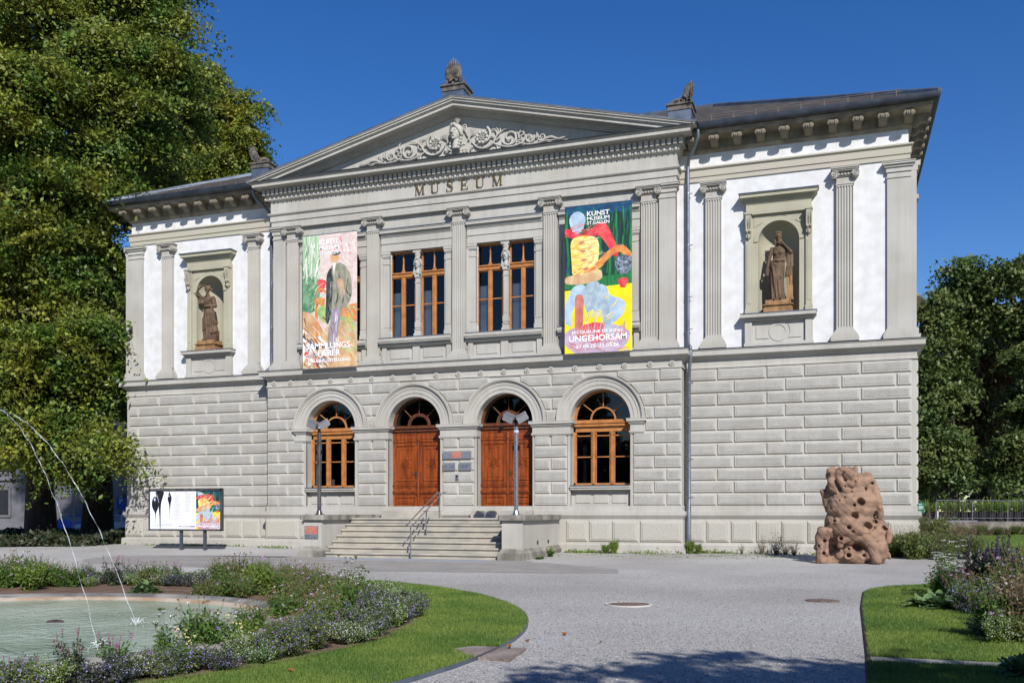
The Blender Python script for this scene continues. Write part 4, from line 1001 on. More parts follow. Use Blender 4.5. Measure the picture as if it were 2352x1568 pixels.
# ---------------- lamp posts
M_alu = mat("cast_aluminium", srgb(150, 152, 156), .5, metal=.3)
def lamp(x, y, label, mt, tall, cam_red):
    L = thing("flood_light_post", label, "lamp post", (x, y, 1.38), "floodlight posts on the stair cheek walls")
    p = MB(); p.tube([(0, 0, 0), (0, 0, .015)], .19, 20); p.tube([(0, 0, 0), (0, 0, .10), (0, 0, .16)], [.13, .10, .08], 16); p.tube([(0, 0, .05), (0, 0, 3.0)], .074, 18)
    for a in range(6): p.tube([(.155 * cos(a), .155 * sin(a), .015), (.155 * cos(a), .155 * sin(a), .035)], .014, 6)
    p.build("pole", mt, L)
    h = MB(); h.tube([(0, 0, 2.98), (0, 0, 3.14)], .055, 12); h.tube([(0, 0, 3.1), (-.12, -.02, 3.22)], .03, 8); h.tube([(0, 0, 3.1), (.12, -.02, 3.22)], .03, 8)
    for s in (-1, 1): h.box(s * .10 - .02, s * .10 + .02, -.03, .03, 2.2, 2.36)
    h.build("bracket", MATS['black_plastic'], L)
    for s in (-1, 1):
        f = MB()
        R = Matrix.Translation((s * .24, -.02, 3.30)) @ Matrix.Rotation(s * RAD(-26), 4, 'Y') @ Matrix.Rotation(RAD(20), 4, 'X')
        f.T = lambda q: tuple(R @ Vector(q))
        f.box(-.17, .17, -.10, .06, -.10, .09)
        for k in range(9): f.box(-.17 + .04 * k, -.155 + .04 * k, -.12, .10, .09, .15)
        f.box(-.19, .19, -.12, -.10, -.12, .11)
        f.build("flood_lamp", M_alu, L, smooth=0)
    t = MB(); t.tube([(0, -.01, 3.22), (0, -.01, 3.36)], .06, 12)
    if cam_red: t.build("red_beacon", mat("red_glass", srgb(150, 30, 24), .2), L)
    else:
        t = MB(); t.tube([(0, 0, 2.80), (0, 0, 2.87)], .085, 18); t.build("number_band", mat("pale_blue_sticker", srgb(196, 206, 228), .5), L)
        n = MB(); put_text(n, "1 3 1 2", 0, -.087, 2.815, width=.10, height=.04, center=True); n.build("number", mat("blue_ink", srgb(30, 50, 140), .5), L)
lamp(-3.82, -4.8, "dark polished floodlight post with a red beacon on the left cheek wall", M_steeld, 0, True)
lamp(3.80, -4.8, "brushed pale steel floodlight post on the right cheek wall", M_steel, 0, False)
# ---------------- wall signs
M_sgrey = mat("grey_sign_metal", srgb(112, 116, 126), .45, vscale=2, col2=srgb(106, 110, 120)); M_or = mat("orange_lettering", srgb(242, 116, 32), .6); M_ink = mat("dark_lettering", srgb(38, 40, 46), .6)
def logo(mb, x, y, z, wd, hh, mi=0, bold=.022):
    put_text(mb, "KUNST", x, y, z + hh * .64, width=wd, height=hh * .36, bold=bold, mi=mi)
    put_text(mb, "MUSEUM", x, y, z + hh * .31, width=wd, height=hh * .27, bold=bold, mi=mi)
    put_text(mb, "ST.GALLEN", x, y, z, width=wd, height=hh * .24, bold=bold, mi=mi)
def sign(name, label, x0, x1, z0, z1, y, texts, cat="sign"):
    s = MB(); s.box(x0, x1, y - .02, y, z0, z1); s.T = None
    cx, cz = (x0 + x1) / 2, (z0 + z1) / 2
    o = thing(name, label, cat, (cx, y, cz))
    b = MB(); b.box(x0 - cx, x1 - cx, -.02, 0.02, z0 - cz, z1 - cz); b.build("plate", M_sgrey, o, smooth=0)
    t = MB(); texts(t, -.023, x0 - cx, z0 - cz, x1 - x0, z1 - z0)
    if t.f: t.build("lettering", [M_or, M_ink], o, smooth=0, fix=False)
    return o
sign("wall_sign", "wide grey plaque with orange logo lettering on the pier between the doors", -.64, .55, 3.58, 3.87, -.735, lambda t, y, x, z, w, h: logo(t, x + w * .34, y, z + h * .1, w * .32, h * .8))
def hours(t, y, x, z, w, h):
    for i, (a, b) in enumerate((("Dienstag bis Sonntag", "10-17 Uhr"), ("Donnerstag", "10-20 Uhr"), ("Montag", "geschlossen"))):
        put_text(t, a, x + w * .08, y, z + h * (.58 - .14 * i), width=w * (.5 if i == 0 else .27 if i == 1 else .18), height=h * .09, mi=1); put_text(t, b, x + w * .68, y, z + h * (.58 - .14 * i), width=w * .26, height=h * .09, mi=1)
sign("wall_sign", "small grey plaque with fine opening hours left below the wide plaque", -.64, -.13, 3.13, 3.42, -.735, hours)
sign("wall_sign", "small grey plaque with two lines of dark capitals right below the wide plaque", .04, .55, 3.13, 3.42, -.735, lambda t, y, x, z, w, h: (put_text(t, "KUNSTVEREIN", x + w * .1, y, z + h * .55, width=w * .8, height=h * .17, mi=1, bold=.01), put_text(t, "ST.GALLEN", x + w * .1, y, z + h * .3, width=w * .62, height=h * .17, mi=1, bold=.01)))
it = sign("door_intercom", "small steel intercom box with a round black speaker under the plaques", -.11, .02, 2.73, 2.96, -.735, lambda t, y, x, z, w, h: None, "intercom")
b = MB(); b.tube([(0, -.02, .03), (0, -.03, .03)], .042, 16); b.build("speaker", MATS['black_plastic'], it); b = MB(); b.box(-.04, .04, -.026, -.02, -.085, -.065); b.build("button_strip", MATS['black_plastic'], it)
def chs(t, y, x, z, w, h):
    logo(t, x + w * .05, y, z + h * .34, w * .9, h * .6)
    for i in range(3): put_text(t, ["Museumstrasse 32", "Di-So 10-17 Uhr", "Do 10-20 Uhr"][i], x + w * .06, y, z + h * (.22 - .06 * i), width=w * (.36, .33, .28)[i], height=h * .03, mi=1)
    for i in range(2): put_text(t, ["kunstmuseumsg", "www"][i], x + w * .68, y, z + h * (.10 - .05 * i), width=w * (.26, .12)[i], height=h * .03, mi=1)
sign("cheek_wall_sign", "square grey plaque with large orange logo lettering on the left cheek wall", -4.13, -3.58, .53, .98, -5.29, chs)
# ================================================================ BANNERS (generic painterly stand-ins)
M_wt = mat("white_lettering", srgb(232, 232, 234), .6)
def pm_(name, c, c2, sc=5, st=(1, 1, 1)): return mat(name, srgb(*c), .65, vscale=sc, col2=srgb(*c2), stretch=st, detail=4)
def blob(cx, cz, rx, rz, n=18, wob=.12, rot=0, ph=0):
    out = []
    for i in range(n):
        a = 2 * pi * i / n; k = 1 + wob * sin(3 * a + ph) + wob * .5 * sin(5 * a + ph * 2)
        x, z = rx * k * cos(a), rz * k * sin(a); out.append((cx + x * cos(rot) - z * sin(rot), cz + x * sin(rot) + z * cos(rot)))
    return out
def band(pts, w0, w1=None, n=None):
    w1 = w0 if w1 is None else w1; L1 = []; L2 = []; k = len(pts)
    for i, p in enumerate(pts):
        a = Vector(pts[max(i - 1, 0)]); b = Vector(pts[min(i + 1, k - 1)]); t = (b - a).normalized(); nn = Vector((-t.y, t.x)); q = w0 + (w1 - w0) * i / (k - 1)
        L1.append((p[0] + nn.x * q, p[1] + nn.y * q)); L2.append((p[0] - nn.x * q, p[1] - nn.y * q))
    return L1 + L2[::-1]
class Art:
    def __init__(s, W, H): s.mb = MB(); s.W = W; s.H = H; s.mats = []; s.k = 0
    def add(s, poly, m):
        if m not in s.mats: s.mats.append(m)
        s.k += 1; y = -.004 - .00002 * s.k
        P = [(x, z) for x, z in poly]
        if 4 < len(P) < 17:
            for _ in range(2): P = [q for i in range(len(P)) for q in ((P[i][0] * .78 + P[(i + 1) % len(P)][0] * .22, P[i][1] * .78 + P[(i + 1) % len(P)][1] * .22), (P[i][0] * .22 + P[(i + 1) % len(P)][0] * .78, P[i][1] * .22 + P[(i + 1) % len(P)][1] * .78))]
        for ax, lim, sg in ((0, .0, 1), (0, s.W, -1), (1, 0., 1), (1, s.H, -1)):
            out = []
            for i in range(len(P)):
                a, b = P[i], P[(i + 1) % len(P)]; fa = sg * (a[ax] - lim) >= 0; fb = sg * (b[ax] - lim) >= 0
                if fa: out.append(a)
                if fa != fb:
                    t = (lim - a[ax]) / (b[ax] - a[ax]); out.append((a[0] + t * (b[0] - a[0]), a[1] + t * (b[1] - a[1])))
            P = out
            if len(P) < 3: return
        s.mb.F([(x, y, z) for x, z in P], s.mats.index(m))
A_gr = pm_("paint_pale_green", (148, 178, 138), (184, 200, 172), 2.5, (3, 1, .6)); A_dg = pm_("paint_deep_green", (70, 120, 84), (116, 156, 120), 3); A_pk = pm_("paint_rose_cream", (214, 200, 192), (200, 176, 168), 3, (1, 1, 1.5))
A_gy = pm_("paint_olive_grey", (122, 126, 106), (158, 150, 132), 4, (2, 1, .7)); A_dk = pm_("paint_blue_black", (38, 46, 52), (70, 80, 78), 5, (2, 1, .6)); A_or = pm_("paint_orange", (214, 146, 78), (196, 112, 60), 4); A_tan = pm_("paint_tan", (208, 180, 138), (184, 138, 98), 2.5, (1, 1, .6))
A_ye = pm_("paint_yellow_green", (190, 190, 110), (120, 168, 110), 3); A_mv = pm_("paint_mauve_grey", (168, 150, 164), (132, 120, 136), 4, (2, 1, .5)); A_rd = pm_("paint_red", (196, 44, 60), (224, 84, 84), 3); A_wh = pm_("paint_off_white", (232, 228, 220), (208, 204, 200), 4); A_sk = pm_("paint_warm_buff", (214, 172, 130), (196, 148, 108), 5); A_br = pm_("paint_brown", (130, 78, 54), (96, 54, 40), 4)
B_bg = pm_("paint_night_green", (18, 44, 42), (24, 64, 50), 3, (3, 1, .4)); B_bl = pm_("paint_deep_blue", (24, 52, 96), (20, 84, 110), 4); B_st = pm_("paint_emerald", (40, 128, 66), (26, 96, 56), 4, (3, 1, .4)); B_yl = pm_("paint_bright_yellow", (240, 216, 22), (232, 200, 10), 2); B_yo = pm_("paint_golden", (236, 180, 60), (240, 220, 130), 4, (1, 1, 2)); B_cr = pm_("paint_cream_yellow", (238, 226, 160), (222, 200, 120), 6, (1, 1, 3)); B_pb = pm_("paint_pale_blue", (176, 196, 212), (150, 172, 192), 3); B_pg = pm_("paint_blue_grey", (140, 160, 172), (168, 184, 190), 4); B_pi = pm_("paint_lilac_pink", (196, 170, 184), (170, 146, 168), 3); B_cm = pm_("paint_rose_brown", (176, 96, 88), (196, 124, 112), 3); B_sl = pm_("paint_slate", (60, 70, 86), (130, 140, 152), 9)
def strokes(A, r, mats, n, x0, x1, z0, z1, ang, ln, wd, jit=.35):
    for _ in range(int(n * 1.6)):
        x = r.uniform(x0, x1) * A.W; z = r.uniform(z0, z1) * A.H; a = ang + r.uniform(-jit, jit); l = ln * r.uniform(.5, 1.6); b_ = r.uniform(-.25, .25)
        A.add(band([(x, z), (x + l * .5 * cos(a), z + l * .5 * sin(a)), (x + l * cos(a + b_), z + l * sin(a + b_))], wd * r.uniform(.3, 1), wd * .2), mats[r.randrange(len(mats))])
def art_left(A):
    W, H = A.W, A.H
    def S(l): return [(x * W, z * H) for x, z in l]
    A.add(S([(0, 0), (1, 0), (1, 1), (0, 1)]), A_pk); A.add(S([(0, .55), (0, 1), (.32, 1), (.30, .55)]), A_gr); A.add(S([(-.2, .64), (-.2, .40), (.3, .42), (.34, .66), (.16, .71)]), A_dg)
    A.add(blob(.34 * W, .62 * H, .09 * W, .05 * H), A_rd)
    A.add(S([(-.3, .46), (.22, .42), (.5, .18), (.5, -.2), (-.3, -.2)]), A_tan); A.add(S([(.26, .48), (.62, .46), (1, .30), (1, .18), (.6, .30), (.3, .36)]), A_ye); A.add(S([(.62, .44), (1, .47), (1, .33), (.7, .38)]), A_or)
    A.add(S([(.36, .30), (.72, .38), (1.2, .16), (1.3, -.2), (.3, -.2)]), A_tan); A.add(S([(.0, .30), (.14, .26), (.26, .10), (.0, .06)]), A_wh); A.add(S([(.02, .27), (.30, .15), (.28, .13), (.0, .24)]), A_dk)
    for k, m in enumerate((A_rd, A_mv, A_wh, A_rd, B_bl)): A.add(blob((.08 + .05 * k) * W, (.12 - .022 * k) * H, .05 * W, .012 * H, rot=.5), m)
    for i in range(9):
        a = i / 8; A.add(band(S([(.04 + a * .28, .98 - .03 * (i % 3)), (.02 + a * .3, .80), (.06 + a * .2, .68)]), .006 * W, .012 * W), (A_gr, A_wh, A_dg)[i % 3])
    for i in range(10): A.add(band(S([(.5 + .05 * i, .97 - .02 * (i % 4)), (.56 + .045 * i, .88), (.52 + .05 * i, .80)]), .008 * W, .003 * W), (A_wh, A_rd, A_pk)[i % 3])
    A.add(band(S([(.27, .20), (.26, .40), (.24, .54)]), .03 * W, .02 * W), A_or); A.add(band(S([(.2, .56), (.36, .60), (.44, .56)]), .02 * W), A_or); A.add(S([(.22, .54), (.42, .52), (.40, .46), (.24, .49)]), A_or)
    r = random.Random(4)
    strokes(A, r, (A_gr, A_wh, A_dg), 26, 0, .28, .62, .95, 1.5, .5, .035); strokes(A, r, (A_pk, A_wh, A_pk), 30, .74, .98, .72, .98, 2.3, .4, .03); strokes(A, r, (A_dg, A_gr, A_gy), 24, 0, .26, .42, .66, .9, .35, .04); strokes(A, r, (A_tan, A_br, A_sk, A_wh), 34, 0, .4, .0, .40, -.9, .5, .04); strokes(A, r, (A_or, A_ye, A_tan, A_gr), 34, .7, 1, .1, .46, -.7, .45, .04); strokes(A, r, (A_rd, B_bl, A_wh, A_or), 24, 0, .6, .0, .14, .2, .3, .03, 1.2)
    A.add(S([(.54, .77), (.74, .78), (.90, .68), (.92, .52), (.80, .44), (.74, .45), (.66, .28), (.60, .13), (.48, .10), (.46, .18), (.5, .30), (.44, .5), (.44, .66)]), A_gy)
    A.add(S([(.52, .44), (.72, .44), (.66, .26), (.58, .12), (.48, .11), (.50, .22), (.53, .30)]), A_mv)
    A.add(S([(.52, .75), (.56, .72), (.56, .55), (.50, .32), (.42, .34), (.44, .54), (.44, .69)]), A_dk); A.add(S([(.56, .78), (.62, .78), (.58, .68)]), A_wh)
    for p in (((.66, .70), (.78, .58), (.74, .47)), ((.84, .66), (.80, .56), (.90, .52)), ((.62, .64), (.66, .54), (.62, .46))): A.add(band(S(p), .006 * W, .014 * W), A_dk)
    A.add(blob(.72 * W, .60 * H, .05 * W, .07 * H, rot=.3), A_tan); A.add(blob(.6 * W, .82 * H, .085 * W, .038 * H, wob=.03), A_sk); A.add(blob(.62 * W, .848 * H, .085 * W, .014 * H, wob=.05), A_dk)
    strokes(A, r, (A_gy, A_gy, A_mv), 20, .52, .86, .46, .72, -1.3, .4, .025); strokes(A, r, (A_dk, A_gy), 12, .46, .54, .3, .7, -1.5, .5, .025); strokes(A, r, (A_mv, A_wh, A_gy), 16, .5, .68, .12, .42, -1.7, .5, .03)
    for i in range(0): A.add(band(S([(.66 + .04 * i, .36 - .03 * i), (.70 + .03 * i, .2 - .01 * i), (.68 + .04 * i, .04)]), .012 * W, .004 * W), (A_or, A_tan, A_ye, A_br)[i % 4])
def art_right(A, crop=0):
    W, H = A.W, A.H
    def S(l): return [(x * W, z * H) for x, z in l]
    A.add(S([(0, 0), (1, 0), (1, 1), (0, 1)]), B_bg); A.add(S([(0, 1), (1, 1), (1, .93), (0, .94)]), B_bl)
    for i in range(10):
        x = .03 + i * .105; A.add(band(S([(x, .97), (x + .02 * sin(i), .8), (x + .03 * cos(i * 2), .62), (x, .44)]), .012 * W, .022 * W), B_st)
    strokes(A, random.Random(8), (B_st, B_bg, B_bl), 60, .0, 1, .5, .9, 1.55, .6, .03, .15)
    A.add(S([(0, .50), (1, .52), (1, .42), (0, .44)]), B_st); A.add(S([(0, 0), (1, 0), (1, .45), (0, .43)]), B_yl)
    A.add(S([(0, .86), (.18, .82), (.3, .80), (.55, .89), (.66, .84), (.82, .66), (.76, .62), (.62, .73), (.5, .80), (.28, .76), (.0, .80)]), A_rd)
    A.add(S([(.08, .78), (.3, .80), (.52, .76), (.5, .60), (.48, .52), (.12, .50), (.10, .64)]), B_yo); A.add(S([(.3, .80), (.52, .77), (.51, .62), (.42, .55), (.34, .60)]), B_cr)
    for i in range(9): A.add(band(S([(.12, .765 - .027 * i), (.24, .755 - .027 * i), (.5, .775 - .027 * i)]), .006 * W), (A_tan, B_cr)[i % 2])
    for i in range(9): A.add(blob((.235 + .012 * i) * W, (.78 - .03 * i) * H, .045 * W, .010 * H), B_cm if i % 2 else B_cr)
    A.add(band(S([(.08, .50), (.40, .54), (.66, .66), (.84, .70), (.98, .62)]), .04 * W, .06 * W), A_or); A.add(band(S([(.0, .50), (.28, .50), (.56, .53)]), .06 * W, .09 * W), A_tan)
    A.add(blob(.88 * W, .58 * H, .13 * W, .065 * H, wob=.06), B_sl); A.add(blob(.87 * W, .46 * H, .07 * W, .035 * H), A_rd)
    A.add(blob(.19 * W, .89 * H, .12 * W, .075 * H, wob=.05), B_pb)
    for i in range(5): A.add(band(S([(.10 + .04 * i, .94 - .012 * i), (.14 + .035 * i, .88), (.12 + .04 * i, .84)]), .004 * W, .01 * W), B_pg)
    A.add(S([(.12, .46), (.3, .47), (.34, .40), (.2, .36), (.10, .28), (.12, .18), (.0, .20), (.0, .34)]), B_pb); A.add(S([(.5, .47), (.64, .44), (.66, .38), (.92, .34), (.88, .24), (.68, .18), (.60, .14), (.58, .28), (.48, .30)]), B_pb)
    A.add(S([(.3, .47), (.52, .49), (.56, .36), (.5, .26), (.42, .30), (.34, .26), (.28, .34)]), B_pg); A.add(blob(.47 * W, .09 * H, .50 * W, .115 * H, wob=.04), B_pi); A.add(blob(.45 * W, .14 * H, .2 * W, .07 * H), A_rd)
    A.add(band(S([(.22, .40), (.22, .28), (.21, .16), (.25, .10)]), .07 * W, .055 * W), B_cm); A.add(S([(.58, .44), (.66, .34), (.7, .22), (.68, .12), (.58, .12), (.56, .28), (.52, .38)]), B_pg)
    r = random.Random(9); strokes(A, r, (A_rd, B_cm), 16, .0, .6, .79, .86, .3, .3, .03); strokes(A, r, (B_yo, B_cr, A_or), 30, .12, .48, .52, .74, .3, .25, .025); strokes(A, r, (B_yl, B_yo), 10, .6, 1, .05, .4, .5, .3, .03)
    strokes(A, r, (B_pb, B_pg), 22, .3, .62, .2, .40, 1.3, .35, .03, .4); strokes(A, r, (B_pi, B_cm, B_pg), 40, .05, .9, .0, .17, .4, .4, .03, 1.2); strokes(A, r, (B_sl, B_pb, A_dk), 18, .78, .98, .54, .62, .8, .15, .02, 1.5)
    for i in range(7): A.add(band(S([(.30 + .05 * i, .2), (.34 + .035 * i, .12), (.26 + .07 * i, .03)]), .008 * W, .004 * W), B_pi if i % 2 else B_cm)
def banner(x, y, z0, W, H, label, art, texts):
    o = thing("banner", label, "banner", (x, y, z0), "exhibition banners hung over the upper windows")
    s = MB(); s.box(0, W, 0, .008, 0, H); s.build("cloth", M_wt, o, smooth=0)
    A = Art(W, H); art(A); A.mb.build("print", A.mats, o, smooth=0, fix=False)
    t = MB(); yy = -.006 - .00002 * (A.k + 2); texts(t, yy, W, H); t.build("lettering", M_wt, o, smooth=0, fix=False)
    r = MB(); r.tube([(-.02, .0, H), (W + .02, .0, H)], .018, 8); r.tube([(-.02, .0, 0), (W + .02, .0, 0)], .018, 8)
    for k in range(4): r.tube([(W * (.08 + .28 * k), .0, H), (W * (.08 + .28 * k), .12, H + .12)], .008, 6)
    r.build("banner_bar", M_steel, o)
banner(-6.79, -1.10, 7.38, 2.52, 5.49, "exhibition banner with a dark suited shape on rose and green over the left bay", art_left, lambda t, y, W, H: (logo(t, .315 * W, y, .845 * H, .35 * W, .115 * H), put_text(t, "SAMMLUNGS-", .07 * W, y, .145 * H, width=.85 * W, height=.045 * H, bold=.04), put_text(t, "FIEBER", .29 * W, y, .09 * H, width=.41 * W, height=.045 * H, bold=.04), put_text(t, "DAUERAUSSTELLUNG", .11 * W, y, .045 * H, width=.76 * W, height=.025 * H, bold=.035)))
banner(4.48, -1.12, 7.38, 2.55, 5.50, "exhibition banner with red, yellow and pale blue shapes on green over the right bay", art_right, lambda t, y, W, H: (logo(t, .335 * W, y, .865 * H, .335 * W, .09 * H), put_text(t, "JACQUELINE DE JONG.", .10 * W, y, .128 * H, width=.78 * W, height=.026 * H, bold=.035), put_text(t, "UNGEHORSAM", .065 * W, y, .08 * H, width=.86 * W, height=.042 * H, bold=.045), put_text(t, "27.09.25–22.03.26", .17 * W, y, .035 * H, width=.64 * W, height=.024 * H, bold=.035)))
# ================================================================ PROGRAMME BOARD
bx, by = -12.9, -3.0
PB = thing("notice_board", "wide dark-framed programme board on two posts in front of the left wing", "notice board", (bx, by, -.08))
def lb(p): return (p[0] - bx, p[1] - by, p[2] + .08)
X0, X1, B0, B1_ = -12.94, -9.36, .71, 2.44
m = MB(); m.T = lb; m.box(X0, X1, by, by + .12, B0, B1_); m.build("case", mat("board_frame", srgb(74, 78, 92), .4, metal=.5), PB, smooth=0)
m = MB(); m.T = lb
for (a, b, c, d) in ((X0, X1, B1_ - .09, B1_), (X0, X1, B0, B0 + .06), (X0, X0 + .05, B0, B1_), (X1 - .05, X1, B0, B1_)): m.box(a, b, by - .05, by, c, d)
m.build("frame", M_steeld, PB, smooth=0)
for px in (-11.39, -10.23):
    m = MB(); m.T = lb; m.box(px - .055, px + .055, by + .02, by + .12, -.3, B0); m.build("post", mat("dark_post", srgb(66, 70, 80), .5) if "dark_post" not in MATS else MATS["dark_post"], PB, smooth=0)
def sheet(x0, x1, nm, art, par=PB):
    W, H = x1 - x0, B1_ - B0 - .17
    o = MB(); o.box(0, W, -.01, 0, 0, H); S = o.build(nm, M_wt, par, smooth=0, loc=lb((x0, by - .002, B0 + .07)))
    A = Art(W, H); art(A)
    if A.mb.f:
        A.mb.T = None; q = A.mb.build("print", A.mats, S, smooth=0, fix=False); q.location = (0, -.008, 0)
    return S, W, H, -.0125 - .00002 * (A.k + 2)
P_bg = pm_("poster_pale_blue", (222, 230, 238), (232, 238, 244), .6); P_bk = pm_("poster_black", (16, 16, 20), (34, 34, 42), 5); P_gl = pm_("poster_glint", (170, 170, 210), (210, 210, 230), 5)
def art_drip(A):
    W, H = A.W, A.H
    def S(l): return [(x * W, z * H) for x, z in l]
    A.add(S([(0, 0), (1, 0), (1, 1), (0, 1)]), P_bg)
    A.add(S([(.2, 1), (.64, 1), (.56, .84), (.50, .72), (.47, .60), (.46, .3), (.46, 0), (.42, 0), (.41, .3), (.38, .5), (.36, .66), (.28, .84)]), P_bk)
    A.add(S([(.2, .87), (.32, .82), (.37, .68), (.36, .55), (.26, .43), (.245, .30), (.24, .12), (.232, .12), (.225, .30), (.215, .43), (.1, .54), (.06, .66), (.10, .80)]), P_bk)
    A.add(S([(.84, 1), (.86, .96), (.94, .86), (.95, .78), (.90, .66), (.875, .5), (.87, .26), (.86, .26), (.85, .5), (.83, .66), (.76, .78), (.78, .88), (.82, .95)]), P_bk)
    A.add(blob(.20 * W, .78 * H, .04 * W, .04 * H), P_gl); A.add(blob(.82 * W, .87 * H, .02 * W, .03 * H), P_gl); A.add(band(S([(.26, .96), (.32, .86), (.38, .7)]), .006 * W, .01 * W), P_gl)
S, W, H, ty_ = sheet(X0 + .06, X0 + .06 + 1.14, "poster", art_drip)
t = MB(); put_text(t, "SARA MASÜGER", .55 * W, ty_, .125 * H, width=.42 * W, height=.022 * H, bold=.04); put_text(t, "GEDÄCHTNISLANDSCHAFTEN", .22 * W, ty_, .092 * H, width=.75 * W, height=.022 * H, bold=.04); put_text(t, "30. AUG.-2. NOV. 25", .68 * W, ty_, .062 * H, width=.29 * W, height=.014 * H); put_text(t, "KUNST", .02 * W, ty_, .9 * H, width=.1 * W, height=.02 * H); t.build("lettering", M_ink, S, smooth=0, fix=False)
S, W, H, ty_ = sheet(X0 + 1.21, X0 + 1.21 + 1.12, "programme_sheet", lambda A: A.add([(0, 0), (A.W, 0), (A.W, A.H), (0, A.H)], M_wt))
t = MB(); put_text(t, "SEP", .04 * W, ty_, .94 * H, width=.10 * W, height=.025 * H, bold=.04); put_text(t, "OKT", .52 * W, ty_, .94 * H, width=.11 * W, height=.025 * H, bold=.04)
put_text(t, "PROGRAMM", .25 * W, ty_, .045 * H, width=.70 * W, height=.05 * H, bold=.05)
for cx_, z0_, seq in ((.04, .90, (1, 2, 1, 3, 4, 1, 1, 4, 3, 1, 1)), (.52, .92, (2, 1, 2, 4, 1, 1, 1, 1, 1))):
    z = z0_
    for n_ in seq:
        t.box(cx_ * W, (cx_ + .18 + .05 * (n_ % 3)) * W, ty_, ty_ + .001, z * H, (z + .009) * H); z -= .016
        for j in range(n_): t.box(cx_ * W, (cx_ + .40 - .1 * (j % 2)) * W, ty_, ty_ + .001, z * H, (z + .0035) * H); z -= .012
        z -= .022
t.build("lettering", mat("grey_print", srgb(90, 92, 100), .7), S, smooth=0, fix=False)
S, W, H, ty_ = sheet(X0 + 2.34, X1 - .06, "poster", art_right)
t = MB(); put_text(t, "JACQUELINE DE JONG", .03 * W, ty_, .125 * H, width=.94 * W, height=.035 * H, bold=.045); put_text(t, "UNGEHORSAM", .03 * W, ty_, .05 * H, width=.94 * W, height=.06 * H, bold=.05); put_text(t, "27.09.25-22.03.26", .55 * W, ty_, .02 * H, width=.42 * W, height=.022 * H); logo(t, .02 * W, ty_, .93 * H, .14 * W, .055 * H); t.build("lettering", M_wt, S, smooth=0, fix=False)
# ================================================================ STATUES
def body(mb, lean=0.0, sw=0.0, seed=0, folds=11):
    """standing draped figure, 2.3 m, feet at z=0, facing -y"""
    K = [(0.02, .0, .27, .22), (.10, .0, .26, .21), (.3, .0, .24, .20), (.6, .0, .25, .20), (.9, .0, .26, .21), (1.15, .0, .27, .21), (1.3, .0, .25, .19), (1.45, .0, .20, .15), (1.6, 0, .21, .16), (1.75, 0, .235, .17), (1.88, 0, .25, .14), (1.96, 0, .20, .11), (2.0, 0, .10, .085), (2.08, 0, .065, .07), (2.14, 0, .06, .065)]
    rows = []; nz = 64
    for i in range(nz):
        z = .02 + (2.14 - .02) * i / (nz - 1)
        for a, b in zip(K, K[1:]):
            if a[0] <= z <= b[0] + 1e-9: t = (z - a[0]) / (b[0] - a[0]); rx = a[2] + t * (b[2] - a[2]); ry = a[3] + t * (b[3] - a[3]); break
        cx = sw * sin(pi * min(z, 1.9) / 1.5) + lean * (z - 1.0) * .5
        f = max(0, 1 - z / 1.45) * .9 + (.25 if z > 1.45 and z < 1.85 else 0)
        row = []
        for j in range(72):
            th = 2 * pi * j / 72
            k = 1 + f * (.13 * sin(folds * th + 1.6 * z + seed) + .08 * sin((folds * 2 - 3) * th - 3.0 * z + seed * 2)) + .03 * sin(9 * z + 3 * th) * (1 if .9 < z < 1.5 else 0)
            # forward knee
            kn = .06 * math.exp(-((z - .65) / .3) ** 2) * max(0, cos(th + pi / 2 - .5)) 
            row.append((cx + (rx * k) * cos(th), (ry * k + kn) * sin(th), z))
        rows.append(row)
    mb.grid(rows, closed=True, capa=True, capb=True)
def limb(mb, pts, rs, n=10):
    P = []; R_ = []
    for i in range(len(pts) - 1):
        for k in range(4):
            t = k / 4; P.append(Vector(pts[i]).lerp(Vector(pts[i + 1]), t)); R_.append(rs[i] + (rs[i + 1] - rs[i]) * t)
    P.append(Vector(pts[-1])); R_.append(rs[-1]); mb.tube(P, R_, n)
    for p, r in zip(pts, rs): mb.ell(p, r * 1.02, 8, 6)
def hand(mb, c, d, up):
    d = Vector(d).normalized(); up = Vector(up).normalized(); sd = d.cross(up); c = Vector(c)
    mb.ell(tuple(c + d * .04), (.042, .038, .042), 8, 6)
    for k in range(4):
        o = sd * (-.03 + .02 * k); l = (.075, .085, .08, .062)[k]
        mb.tube([c + d * .06 + o, c + d * (.06 + l * .6) + o - up * .012, c + d * (.06 + l) + o - up * .04], [.013, .012, .009], 6)
    mb.tube([c + d * .02 - sd * .03, c + d * .06 - sd * .06 - up * .02], [.014, .01], 6)
def shead(mb, x, y, z, turn, s=1.28):
    mb.add(head_mb(s, y, z, x, turn))
def cloth(mb, pts, w, n=12, k=5, amp=.02):
    """hanging fold bundle along a polyline"""
    for j in range(k):
        o = (j - (k - 1) / 2) * w / k
        c = [(p[0] + o, p[1] - .015 * (j % 2), p[2] - .03 * abs(j - k / 2)) for p in pts]
        limb(mb, c, [w / k * .75] * len(pts), 7)
